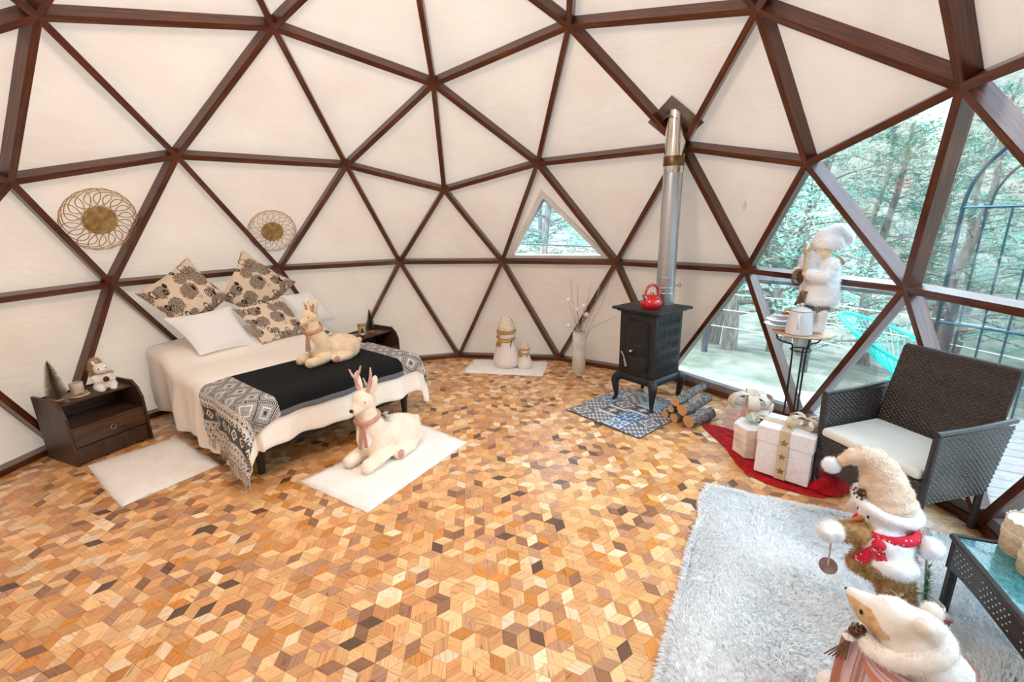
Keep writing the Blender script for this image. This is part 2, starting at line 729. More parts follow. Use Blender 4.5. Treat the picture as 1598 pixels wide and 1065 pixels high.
def tile_geo(mb, tints, m_, a, b_):
    g = 0.985
    h = -random.random() * 0.0011
    q = [m_ + (-a - b_) * 0.5 * g, m_ + (a - b_) * 0.5 * g, m_ + (a + b_) * 0.5 * g, m_ + (b_ - a) * 0.5 * g]
    top = [Vector((v.x, v.y, h)) for v in q]
    bot = [Vector((v.x, v.y, -0.008)) for v in q]
    mb.add(top + bot, [(0, 1, 2, 3), (0, 4, 5, 1), (1, 5, 6, 2), (2, 6, 7, 3), (3, 7, 4, 0)])
    col = random.choices(PAL, _w)[0][0]
    k = random.uniform(0.82, 1.15)
    col = tuple(min(1, x * k) for x in col)
    ox, oy = random.random() * 50, random.random() * 50
    ang = random.choice([0, pi / 3, 2 * pi / 3]) + a0 + random.uniform(-.1, .1)
    ca, sa = cos(ang), sin(ang)
    loc = [((v - m_).x * ca + (v - m_).y * sa + ox, -(v - m_).x * sa + (v - m_).y * ca + oy) for v in q]
    mb.uv += loc
    for k4 in range(4):
        mb.uv += [loc[0], loc[1], loc[1], loc[0]]
    tints += [(*col, 1.0)] * 20


def finish_tiles(mb, tints, name, loc=(0, 0, 0)):
    o = mb.build(name, M['parquet'], floor, loc=loc)
    ca = o.data.color_attributes.new('tint', 'FLOAT_COLOR', 'CORNER')
    ca.data.foreach_set('color', np.array(tints, dtype=np.float32).ravel())
    return o


for t in tiles[:300]:
    mb, tn = MB(), []
    tile_geo(mb, tn, Vector((0, 0, 0)), t[2], t[3])
    finish_tiles(mb, tn, 'tile', (t[1].x, t[1].y, 0))
mb, tn = MB(), []
for t in tiles[300:]:
    tile_geo(mb, tn, t[1], t[2], t[3])
o = finish_tiles(mb, tn, 'parquet_tiles')
o['kind'] = 'stuff'

# ================================================================== SMALL WINDOW IN THE CANVAS
if WIN:
    P3, n, f = WIN
    c = (P3[0] + P3[1] + P3[2]) / 3
    M['white_frame'] = mat('white_painted_frame', (0.80, 0.80, 0.80), (0.70, 0.71, 0.72), scale=30, rough=0.5)
    win = thing('window_1', 'small triangular window with white frame set in the canvas beside the stovepipe', None, kind='structure')
    inn = -n

    def ring(mb, a, b_, t0, t1):
        for i in range(3):
            j = (i + 1) % 3
            q = [a[i], a[j], b_[j], b_[i]]
            mb.add([p + inn * t0 for p in q] + [p + inn * t1 for p in q],
                   [(0, 1, 2, 3), (7, 6, 5, 4), (0, 4, 5, 1), (1, 5, 6, 2), (2, 6, 7, 3), (3, 7, 4, 0)])
    # canvas left around the frame
    fr_c = c + (min(P3, key=lambda p: p.z) - c) * 0.0
    q_out = P3
    # canvas strip remains on the left side: shift inner triangle
    lowest = sorted(P3, key=lambda p: p.z)
    tip = lowest[2]
    la, lb = (lowest[0], lowest[1])
    if la.y < lb.y:
        la, lb = lb, la
    # la is the left foot (bigger y), lb right foot
    tip2 = tip + (la - tip) * 0.16 + (lb - tip) * 0.11
    la2 = la + (lb - la) * 0.045 + (tip - la) * 0.03
    lb2 = lb + (la - lb) * 0.045 + (tip - lb) * 0.03
    A_ = [tip2, la2, lb2]
    O_ = [tip, la, lb]
    mb = MB()
    for i in range(3):
        j = (i + 1) % 3
        mb.add([O_[i], O_[j], A_[j], A_[i]], [(0, 1, 2, 3)])
    mb.build('canvas_panel', M['canvas'], SET['wall_back'])
    c2 = (A_[0] + A_[1] + A_[2]) / 3
    B_ = [p + (c2 - p) * 0.15 for p in A_]
    mb = MB()
    ring(mb, A_, B_, -0.01, 0.035)
    mb.build('window_frame', M['white_frame'], win)
    # opening sash, tilted outwards
    C_ = [p + (c2 - p) * 0.17 for p in A_]
    D_ = [p + (c2 - p) * 0.24 for p in A_]
    tilt = [C_[0], C_[1] + n * 0.05 + Vector((0, 0, 0.09)), C_[2] + n * 0.05 + Vector((0, 0, 0.05))]
    c3 = (tilt[0] + tilt[1] + tilt[2]) / 3
    t2_ = [p + (c3 - p) * 0.09 for p in tilt]
    mb = MB()
    ring(mb, tilt, t2_, -0.01, 0.0)
    sash = mb.build('sash', mat('grey_sash', (0.30, 0.36, 0.42), rough=0.4), win)
    mb = MB()
    mb.add([p - n * 0.0 for p in t2_] + [p + n * 0.004 for p in t2_], [(0, 2, 1), (3, 4, 5), (0, 1, 4, 3), (1, 2, 5, 4), (2, 0, 3, 5)])
    mb.build('pane', mat_glass('sash_glass', (0.80, 0.90, 0.95), 0.8), win)

# added glowing globe, out of view above the frame, to brighten the interior
M['lampglow'] = bpy.data.materials.new('lit_paper_globe')
M['lampglow'].use_nodes = True
_p = M['lampglow'].node_tree.nodes['Principled BSDF']
_p.inputs['Emission Color'].default_value = (1.0, 0.90, 0.80, 1)
_p.inputs['Emission Strength'].default_value = 29.0
fill_t = thing('pendant_lamp', 'round white paper globe lamp hanging under the top of the dome', 'lamp', (-0.6, 0.1, 3.05))
MB().ell((0, 0, 0), 0.26, nu=24, nv=16).build('lamp_shade', M['lampglow'], fill_t, smooth=True)
MB().tube([(0, 0, 0.25), (0, 0, 0.66)], 0.006, 6).build('cord', M['seal'], fill_t)

fc_, fn_ = min(PANELS, key=lambda q: (q[0] - Vector((1.442, -2.61, 1.769))).length)
p0_ = fc_ - fn_ * 0.02
r_ = Vector((1.442, -2.61, 1.769)) - camp
lp_ = camp + r_ * ((p0_ - camp).dot(fn_) / r_.dot(fn_))
MB().tube([lp_ + Vector((0, 0, .045)), lp_ + Vector((.012, .008, -.01)), lp_ + Vector((.006, .004, -.04)), lp_ + Vector((-.010, -.007, -.035)), lp_ + Vector((-.008, -.005, 0)), lp_ + Vector((0, 0, .045))], .004, 6).build('tie_loop', M['white_frame'], SET['wall_back'])

# ================================================================== OUTSIDE
M['plank'] = mat('weathered_plank', (0.36, 0.31, 0.275), (0.50, 0.45, 0.41), scale=3, stretch=(1, 12, 1), rough=0.75, bmp=0.2)
deck = MB().box((0, 0, -0.17), (0.1, 0.1, 0.02)).build('floor_terrace', M['grout'])
tag(deck, 'pale weathered plank terrace outside the glazed wall', kind='structure')
pa = radians(59.3)
pd = Vector((cos(pa), sin(pa), 0))
pn = Vector((-sin(pa), cos(pa), 0))
PW = 0.145
for k in range(-44, 30):
    off = k * PW
    # runs along pd on line pn*off, between the dome edge and radius 5.5, outside part with y<0
    r_in, r_out = 3.24, 5.5
    if abs(off) >= r_out or off < -3.35:
        continue
    so = -sqrt(r_out ** 2 - off ** 2)
    si = -sqrt(r_in ** 2 - off ** 2) if abs(off) < r_in else 0.0
    if si > -0.05:
        si = -0.4 if off > 0 else -0.2
    p0, p1 = pn * off + pd * so, pn * off + pd * si
    cc = (p0 + p1) / 2
    if cc.y > -0.6 or (p1 - p0).length < 0.3:
        continue
    MB().box((0, 0, 0), ((p1 - p0).length, PW - 0.008, 0.03)).build('plank', M['plank'], deck, loc=(cc.x, cc.y, -0.075 + random.uniform(-.001, .001)), rot=(0, 0, pa))

# terrain
M['ground'] = mat('dry_ground', (0.11, 0.13, 0.09), (0.27, 0.25, 0.20), scale=2.2, rough=0.95, bmp=0.6, bdist=0.08, bscale=3)


def terrain_z(x, y):
    r = hypot(x, y)
    z = -0.28 - 0.9 * max(0, min(1, (r - 5.3) / 5))
    if r > 11:
        z += (r - 11) * 0.22
    if r > 26:
        z += (r - 26) * 0.10
    return z + 0.10 * sin(x * 0.9 + 1) * cos(y * 0.8) * min(1, max(0, (r - 5.0)))


mb = MB()
nr, na = 40, 72
for i in range(nr):
    r = 3.3 + 90 * (i / (nr - 1)) ** 2.0
    for j in range(na):
        a = 2 * pi * j / na
        x, y = r * cos(a), r * sin(a)
        mb.v.append((x, y, terrain_z(x, y)))
for i in range(nr - 1):
    for j in range(na):
        a, b_ = i * na + j, i * na + (j + 1) % na
        mb.f.append((a, a + na, b_ + na, b_))
g = mb.build('ground', M['ground'], smooth=True, sharp=None)
tag(g, 'dry pale ground sloping away outside the dome', kind='structure')

# railing
M['rail'] = mat('dark_rail', (0.05, 0.055, 0.065), (0.10, 0.10, 0.11), scale=10, rough=0.5)
M['wire'] = mat('bright_wire', (0.75, 0.8, 0.8), rough=0.4, metal=0.3)
rail = thing('terrace_railing', 'dark wooden terrace railing with round posts and wires outside the glass', 'railing')


def on_r(az, r, z):
    return Vector((r * cos(radians(az)), r * sin(radians(az)), z))


RR_ = 5.35
for a in range(-112, -14, 14):
    MB().tube([on_r(a, RR_, -0.45), on_r(a, RR_, 0.9)], 0.045, 10).build('post', M['rail'], rail, smooth=True)
mb = MB()
mb.tube([on_r(a, RR_, 0.86) for a in range(-112, -13, 7)], 0.05, 8)
mb.build('handrail', M['rail'], rail, smooth=True)
for z in (0.15, 0.4, 0.63):
    MB().tube([on_r(a, RR_, z - 0.01 * (a % 2)) for a in range(-112, -13, 7)], 0.006, 6).build('wire', M['wire'], rail)

# garden gate with an arch
M['iron'] = mat('blue_black_iron', (0.012, 0.05, 0.085), (0.02, 0.08, 0.12), scale=20, rough=0.35, metal=0.6)
gate = thing('iron_gate', 'tall iron gate with round arched top seen through the right panes', 'gate', (1.75, -4.815, -0.3))
gd = Vector((-0.936, -0.352, 0))
gw, gh = 1.35, 2.02


def gp(s, z):
    return gd * s + Vector((0, 0, z))


MB().tube([gp(0, 0), gp(0, gh)], 0.018, 8).build('post', M['iron'], gate, smooth=True)
MB().tube([gp(gw, 0), gp(gw, gh)], 0.018, 8).build('post', M['iron'], gate, smooth=True)
MB().tube([gp(gw / 2 - gw / 2 * cos(pi * k / 20), gh + gw / 2 * sin(pi * k / 20)) for k in range(21)], 0.016, 8).build('arch', M['iron'], gate, smooth=True)
MB().tube([gp(gw / 2 - gw * .36 * cos(pi * k / 20), gh + gw * .36 * sin(pi * k / 20)) for k in range(21)], 0.009, 8).build('arch', M['iron'], gate, smooth=True)
for z in (gh, 0.95, 0.12):
    MB().tube([gp(0, z), gp(gw, z)], 0.013, 8).build('crossbar', M['iron'], gate, smooth=True)
for k in range(1, 8):
    MB().tube([gp(gw * k / 8, 0.1), gp(gw * k / 8, gh)], 0.009, 6).build('bar', M['iron'], gate, smooth=True)

# turquoise string chair on the terrace
M['turq'] = mat('turquoise_cord', (0.0, 0.62, 0.52), rough=0.35)
M['black_metal'] = mat('black_metal', (0.015, 0.016, 0.018), rough=0.4, metal=0.5)
tc = thing('string_chair', 'turquoise string lounge chair on the terrace outside the glass', 'chair', (1.42, -4.22, -0.06), radians(-50))
# egg shaped rim leaning back; local -y is the front
rim, low = [], []
NS = 26
for k in range(NS):
    a = 2 * pi * k / NS
    y = 0.52 * sin(a)
    x = (0.48 - 0.06 * sin(a)) * cos(a)
    z = 0.56 + 0.24 * sin(a)
    rim.append(Vector((x, y, z)))
hubp = Vector((0, -0.02, 0.24))
MB().tube(rim + [rim[0]], 0.016, 8, caps=False).build('rim', M['turq'], tc, smooth=True)
inner = [hubp + (p - hubp) * 0.55 + Vector((0, 0, -0.07)) for p in rim]
mb = MB()
for k in range(NS):
    mid = hubp + (rim[k] - hubp) * 0.5 + Vector((0, 0, -0.045))
    mb.tube([rim[k], mid, hubp + (rim[k] - hubp) * 0.06], 0.0045, 5)
    r2 = (rim[k] + rim[(k + 1) % NS]) / 2
    mid = hubp + (r2 - hubp) * 0.5 + Vector((0, 0, -0.045))
    mb.tube([r2, mid, hubp + (r2 - hubp) * 0.06], 0.0045, 5)
o = mb.build('cords', M['turq'], tc)
o['kind'] = 'stuff'
ring2 = [hubp + Vector((0.09 * cos(2 * pi * k / 16), 0.09 * sin(2 * pi * k / 16), -0.005)) for k in range(17)]
MB().tube(ring2, 0.012, 8, caps=False).build('seat_ring', M['turq'], tc, smooth=True)
for a in (30, 150, 270):
    v0 = hubp + Vector((0.09 * cos(radians(a)), 0.09 * sin(radians(a)), -0.01))
    MB().tube([v0, Vector((0.34 * cos(radians(a)), 0.34 * sin(radians(a)), 0.0))], 0.011, 8).build('leg', M['black_metal'], tc, smooth=True)
MB().tube([hubp + Vector((0.30 * cos(2 * pi * k / 24), 0.30 * sin(2 * pi * k / 24), -0.19)) for k in range(25)], 0.008, 6, caps=False).build('leg_ring', M['black_metal'], tc, smooth=True)

# trees
M['bark'] = mat('grey_bark', (0.16, 0.13, 0.11), (0.34, 0.30, 0.27), scale=6, stretch=(4, 4, 0.8), rough=0.9, bmp=0.5, bdist=0.02)
M['leafA'] = mat('pine_green', (0.06, 0.20, 0.15), (0.16, 0.38, 0.29), scale=1.5, rough=0.8, trans=0)
M['leafB'] = mat('teal_green', (0.12, 0.30, 0.23), (0.28, 0.50, 0.39), scale=1.5, rough=0.8)
M['leafC'] = mat('olive_green', (0.24, 0.36, 0.22), (0.42, 0.54, 0.36), scale=1.5, rough=0.8)


def tree_proto(kind, h, leafm, label):
    t = thing('pine_tree' if kind != 2 else 'bare_tree', label, 'tree', group='trees on the slope outside the glass')
    r_ = random.Random(kind * 13 + 5)
    trunk = MB()
    bend = [Vector((0.15 * sin(k * .9 + kind), 0.15 * cos(k * .7 + kind), h * k / 8)) for k in range(9)]
    trunk.tube(bend, [0.12 * (1 - 0.85 * k / 8) + 0.01 for k in range(9)], 9)
    trunk.build('trunk', M['bark'], t, smooth=True)
    br, lf = MB(), MB()
    nb = 46 if kind != 2 else 34
    for q in range(nb):
        f = 0.14 + 0.84 * q / nb
        k = f * 8
        i = min(7, int(k))
        p = bend[i].lerp(bend[i + 1], k - i)
        a = q * 2.4 + r_.uniform(-.4, .4)
        ln = (0.34 * h * (1.05 - f) + 0.3) * r_.uniform(.7, 1.1)
        d = Vector((cos(a), sin(a), r_.uniform(-.05, .35)))
        pts_ = [p, p + d * ln * .5 + Vector((0, 0, .02)), p + d * ln + Vector((0, 0, r_.uniform(-.2, .1)))]
        br.tube(pts_, [0.026 * (1.1 - f) + .004, 0.013 * (1.1 - f) + .004, 0.003], 5)
        if kind == 2:
            for s in (.5, .75):
                pp = p + d * ln * s
                a2 = a + r_.choice([-.8, .8])
                br.tube([pp, pp + Vector((cos(a2), sin(a2), .4)) * ln * .35], [.008, .002], 4)
        n_ = 105 if kind != 2 else 16
        for s in range(n_):
            w_ = r_.uniform(.3, 1.08)
            base = p + d * ln * w_ + Vector((r_.gauss(0, .10), r_.gauss(0, .10), r_.gauss(0, .07)))
            dd = Vector((r_.gauss(0, 1), r_.gauss(0, 1), r_.gauss(0.2, .8))).normalized()
            sd = dd.orthogonal().normalized()
            L_ = r_.uniform(.05, .115)
            wd = L_ * 0.16
            lf.add([base - sd * wd, base + sd * wd, base + dd * L_], [(0, 1, 2)])
    o = br.build('branches', M['bark'], t)
    o['kind'] = 'stuff'
    o = lf.build('foliage', leafm, t)
    o['kind'] = 'stuff'
    return t


protoA = tree_proto(0, 6.5, M['leafA'], 'dense dark green pine on the slope outside the glass')
protoB = tree_proto(1, 5.0, M['leafB'], 'lighter blue-green young pine on the slope outside the glass')
protoC = tree_proto(2, 5.0, M['leafC'], 'thin grey tree with sparse twigs on the slope outside the glass')
spots = [(-34, 5.9, 2), (-39.5, 6.3, 1), (-43, 5.8, 2), (-47, 6.6, 1), (-38, 7.0, 1), (-33, 9.0, 2), (-44, 9.5, 0), (-49, 7.4, 2), (-54, 8.6, 1), (-58, 11, 0), (-62, 7.9, 2), (-66, 10, 1), (-71, 8.0, 1), (-76, 11, 0),
         (-80, 8.6, 2), (-86, 9.6, 1), (-92, 12, 0), (-25, 10, 0), (-30, 13, 0), (-40, 13, 1), (-47, 15, 0), (-53, 14, 1), (-60, 15, 0), (-66, 14, 0), (-72, 15, 1),
         (-79, 15, 0), (-84, 14, 1), (-98, 10, 1),
         (-5, 9, 1), (-12, 8, 0), (2, 10, 0), (-18, 12, 1), (-9, 13, 0)]
for q, (a, r, kd) in enumerate(spots):
    x, y = r * cos(radians(a)), r * sin(radians(a))
    P_ = (protoA, protoB, protoC)[kd]
    s = random.uniform(.85, 1.2) * (0.85 if r > 10.5 else 0.9)
    copy_tree(P_, (x, y, terrain_z(x, y) - 0.1), random.uniform(0, 6.28), scale=s)
for P_ in (protoA, protoB, protoC):
    for ch in children_of(P_):
        bpy.data.objects.remove(ch)
    bpy.data.objects.remove(P_)

# ================================================================== SOFT SHAPES
def bake(mb, voxel, smooth=4, rough=0.0, rscale=0.05, name='tmp'):
    """fuse overlapping closed pieces into one continuous skin; returns (verts, faces)"""
    o = mb.build(name)
    m = o.modifiers.new('r', 'REMESH')
    m.mode = 'VOXEL'
    m.voxel_size = voxel
    m.use_smooth_shade = True
    if smooth:
        s = o.modifiers.new('s', 'SMOOTH')
        s.factor = 0.5
        s.iterations = smooth
    if rough:
        tx = bpy.data.textures.new('fluff', 'CLOUDS')
        tx.noise_scale = rscale
        dmod = o.modifiers.new('d', 'DISPLACE')
        dmod.texture = tx
        dmod.strength = rough
        dmod.mid_level = 0.5
    dg = bpy.context.evaluated_depsgraph_get()
    me = bpy.data.meshes.new_from_object(o.evaluated_get(dg))
    bpy.data.objects.remove(o)
    return me


_fl = {}


def fluff(m):
    """thin fibres of the same colour that also let light through"""
    if m.name in _fl:
        return _fl[m.name]
    m2 = m.copy()
    nt = m2.node_tree
    p = nt.nodes['Principled BSDF']
    out = [n for n in nt.nodes if n.type == 'OUTPUT_MATERIAL'][0]
    d = N(nt, 'ShaderNodeBsdfDiffuse')
    t = N(nt, 'ShaderNodeBsdfTranslucent')
    bc = p.inputs['Base Color']
    for q in (d, t):
        if bc.is_linked:
            L(nt, bc.links[0].from_socket, q.inputs[0])
        else:
            q.inputs[0].default_value = bc.default_value[:]
    mx = N(nt, 'ShaderNodeMixShader')
    mx.inputs[0].default_value = 0.5
    L(nt, d.outputs[0], mx.inputs[1])
    L(nt, t.outputs[0], mx.inputs[2])
    L(nt, mx.outputs[0], out.inputs[0])
    _fl[m.name] = m2
    return m2


def soft(name, mb, voxel, material, parent=None, smooth=4, rough=0.0, rscale=0.05, loc=(0, 0, 0), rot=(0, 0, 0), fuzz=0, flen=0.012, fmat=None, fname='fur'):
    me = bake(mb, voxel, smooth, rough, rscale)
    me.name = name
    me.materials.clear()
    me.materials.append(material)
    me.polygons.foreach_set('use_smooth', [True] * len(me.polygons))
    o = bpy.data.objects.new(name, me)
    COL.objects.link(o)
    o.location = loc
    o.rotation_euler = rot
    if parent:
        o.parent = parent
    if fuzz:
        nv = len(me.vertices)
        co = np.empty(nv * 3, dtype=np.float32)
        me.vertices.foreach_get('co', co)
        co = co.reshape(-1, 3)
        me.calc_loop_triangles()
        tr = np.empty(len(me.loop_triangles) * 3, dtype=np.int32)
        me.loop_triangles.foreach_get('vertices', tr)
        tr = tr.reshape(-1, 3)
        a, b_, c = co[tr[:, 0]], co[tr[:, 1]], co[tr[:, 2]]
        n = np.cross(b_ - a, c - a)
        ar = np.linalg.norm(n, axis=1) + 1e-12
        pick = rng.choice(len(tr), size=fuzz, p=ar / ar.sum())
        w = rng.dirichlet((1, 1, 1), size=fuzz)
        p = a[pick] * w[:, :1] + b_[pick] * w[:, 1:2] + c[pick] * w[:, 2:]
        nn = n[pick] / ar[pick][:, None]
        d = nn + rng.normal(0, .55, (fuzz, 3))
        d /= np.linalg.norm(d, axis=1)[:, None]
        s = np.cross(d, rng.normal(0, 1, (fuzz, 3)))
        s /= np.linalg.norm(s, axis=1)[:, None] + 1e-9
        ll = flen * rng.uniform(.5, 1.2, (fuzz, 1))
        wd = flen * 0.10
        V = np.stack([p - s * wd - nn * .001, p + s * wd - nn * .001, p + d * ll], 1).reshape(-1, 3)
        fm = bpy.data.meshes.new(fname)
        fm.from_pydata(V.tolist(), [], np.arange(fuzz * 3).reshape(-1, 3).tolist())
        fm.materials.append(fluff(fmat or material))
        fo = bpy.data.objects.new(fname, fm)
        COL.objects.link(fo)
        if parent:
            fo.parent = parent
            fo.location = loc
            fo.rotation_euler = rot
        else:
            fo.parent = o
        fo['kind'] = 'stuff'
    return o


def limb(mb, pts, rs, n=12):
    """tapered closed limb with round ends"""
    pts = [Vector(p) for p in pts]
    mb.tube(pts, rs, n)
    for p, r in ((pts[0], rs[0]), (pts[-1], rs[-1])):
        mb.ell(p, r * 1.0, nu=12, nv=8)


def catmull(pts, n=6):
    pts = [Vector(p) for p in pts]
    out = []
    for i in range(len(pts) - 1):
        p0, p1, p2, p3 = pts[max(i - 1, 0)], pts[i], pts[i + 1], pts[min(i + 2, len(pts) - 1)]
        for k in range(n):
            t = k / n
            out.append(0.5 * ((2 * p1) + (p2 - p0) * t + (2 * p0 - 5 * p1 + 4 * p2 - p3) * t * t + (3 * p1 - p0 - 3 * p2 + p3) * t ** 3))
    out.append(pts[-1])
    return out


def cushion(c00, c10, c11, c01, th, N_=14, pinch=0.10, nrm=None, wr=0.0, seed=0.0):
    """puffed pillow between four corners; returns MB with uv 0..1"""
    c00, c10, c11, c01 = [Vector(c) for c in (c00, c10, c11, c01)]
    nr_ = (c10 - c00).cross(c01 - c00).normalized()
    if nrm and nr_.dot(Vector(nrm)) < 0:
        nr_ = -nr_
    cen = (c00 + c10 + c11 + c01) / 4
    mb = MB()
    for side in (1, -1):
        base = len(mb.v)
        for i in range(N_ + 1):
            for j in range(N_ + 1):
                u, v = i / N_, j / N_
                p = (c00 * (1 - u) + c10 * u) * (1 - v) + (c01 * (1 - u) + c11 * u) * v
                eu, ev = 1 - (2 * u - 1) ** 2, 1 - (2 * v - 1) ** 2
                # edges curve inwards, corners stay as points
                edge = pinch * ((1 - eu) * ev + (1 - ev) * eu)
                p = p.lerp(cen, edge * 0.9)
                h = th / 2 * (eu * ev) ** 0.42
                h += wr * sin(9 * u + 7 * v + seed) * cos(11 * v - 5 * u + seed) * (eu * ev) ** .5
                mb.v.append(tuple(p + nr_ * side * h))
        for i in range(N_):
            for j in range(N_):
                a = base + i * (N_ + 1) + j
                q = (a, a + N_ + 1, a + N_ + 2, a + 1)
                mb.f.append(q if side == 1 else q[::-1])
                uvq = [(i / N_, j / N_), ((i + 1) / N_, j / N_), ((i + 1) / N_, (j + 1) / N_), (i / N_, (j + 1) / N_)]
                mb.uv += uvq if side == 1 else uvq[::-1]
    return mb


# ================================================================== BED
BC = Vector((0.896, 0.71, 0))
BR = radians(-40.3)
bu = Vector((cos(BR), sin(BR), 0))
bv = Vector((-sin(BR), cos(BR), 0))


def bedw(a, b_, z):
    return BC + bu * a + bv * b_ + Vector((0, 0, z))


M['navy'] = mat('navy_base_cloth', (0.016, 0.022, 0.034), (0.028, 0.036, 0.05), scale=60, rough=0.85)
M['dark_leg'] = mat('dark_leg', (0.02, 0.012, 0.01), rough=0.4)
M['cover'] = mat('cream_coverlet', (0.91, 0.84, 0.77), (0.96, 0.91, 0.85), scale=2.0, rough=0.9, bmp=0.12, bscale=160, bdist=0.002, sheen=0.2)
M['cotton'] = mat('white_cotton', (0.88, 0.88, 0.92), (0.93, 0.93, 0.95), scale=5, rough=0.9, bmp=0.08, bscale=12, bdist=0.02)
bed = thing('bed', 'double bed on a dark base with mattress, standing against the dome wall', 'bed', BC, BR)
MB().rbox((0, 0.93, 0.235), (1.34, 1.78, 0.16), 0.02).build('bed_base', M['navy'], bed)
MB().rbox((0, 0.97, 0.42), (1.34, 1.88, 0.22), 0.05, seg=4).build('mattress', M['cotton'], bed, smooth=True)
for a, b_ in ((-.63, .03), (.63, .03), (-.6, 1.75), (.6, 1.75), (0.0, 0.5)):
    MB().lathe([(0.022, 0.0), (0.032, 0.16)], 14, (a, b_ + .04, 0)).build('leg', M['dark_leg'], bed, smooth=True)


def drape(a, b_, hw, top, off, fold, drop_r=0.07, sd=0.0):
    """cloth point for bed coordinates a (across), b_ (along); cloth falls past |a|>hw or b_<0"""
    ex = max(abs(a) - hw, 0.0)
    ey = max(-b_, 0.0)
    sg = 1 if a > 0 else -1
    hb = 0.0
    if b_ > 1.2:   # pillows tucked beneath the coverlet at the head
        t = min(1, (b_ - 1.2) / 0.4)
        hb = 0.13 * t * t * (3 - 2 * t) * (1 - 0.5 * max(0, abs(a) / hw - .6))
    if ex == 0 and ey == 0:
        z = top + hb + off + 0.006 * sin(3 * a + sd) * sin(4 * b_ + sd)
        return Vector((a, b_, z))
    d = hypot(ex, ey)
    dx, dy = (ex / d) * sg, -ey / d
    # rounded shoulder then vertical fall
    R_ = drop_r
    if d < R_ * pi / 2:
        th = d / R_
        out, fall = R_ * sin(th), R_ * (1 - cos(th))
    else:
        out, fall = R_, R_ + (d - R_ * pi / 2)
    per = (b_ * 7.0 if ex > ey else a * 7.0) + (atan2(ey, ex) * 3.2)
    k = min(1, fall / 0.3)
    out += fold * k * (0.9 * sin(per * 1.7 + sd) + 0.5 * sin(per * 3.9 + 1 + sd)) + fold * 0.8 * k
    if ex > 0 and ey > 0:
        out += 0.02 * k
    ax = min(abs(a), hw) * sg
    by = max(b_, 0.0)
    return Vector((ax + dx * (out + off), by + dy * (out + off), top + hb + off - fall))


def cloth(A0, A1, B0, B1, na_, nb_, hw, top, off, fold, sd=0.0, th=0.006, cut=None, skew=None):
    mb = MB()
    ids = {}
    for s in (0, 1):
        for i in range(na_ + 1):
            for j in range(nb_ + 1):
                a, b_ = A0 + (A1 - A0) * i / na_, B0 + (B1 - B0) * j / nb_
                a2, b2 = skew(a, b_) if skew else (a, b_)
                p = drape(a2, b2, hw, top, off - s * th, fold, sd=sd)
                p.z = max(p.z, 0.02)
                ids[(s, i, j)] = len(mb.v)
                mb.v.append(tuple(p))

    def uvof(i, j):
        return (A0 + (A1 - A0) * i / na_, B0 + (B1 - B0) * j / nb_)
    for s in (0, 1):
        for i in range(na_):
            for j in range(nb_):
                cr = [(i, j), (i + 1, j), (i + 1, j + 1), (i, j + 1)]
                if s:
                    cr = cr[::-1]
                mb.f.append(tuple(ids[(s, *c)] for c in cr))
                mb.uv += [uvof(*c) for c in cr]
    rim_ = [(i, 0) for i in range(na_)] + [(na_, j) for j in range(nb_)] + [(i, nb_) for i in range(na_, 0, -1)] + [(0, j) for j in range(nb_, 0, -1)]
    for k in range(len(rim_)):
        p, q = rim_[k], rim_[(k + 1) % len(rim_)]
        mb.f.append((ids[(0, *q)], ids[(0, *p)], ids[(1, *p)], ids[(1, *q)]))
        mb.uv += [uvof(*q), uvof(*p), uvof(*p), uvof(*q)]
    return mb


o = cloth(-1.17, 1.04, -0.34, 1.93, 90, 90, 0.665, 0.545, 0.012, 0.030, 0.4).build('coverlet', M['cover'], None, BC, (0, 0, BR), smooth=True, sharp=None)
tag(o, 'cream coverlet draped over the bed down to its dark base', 'coverlet')


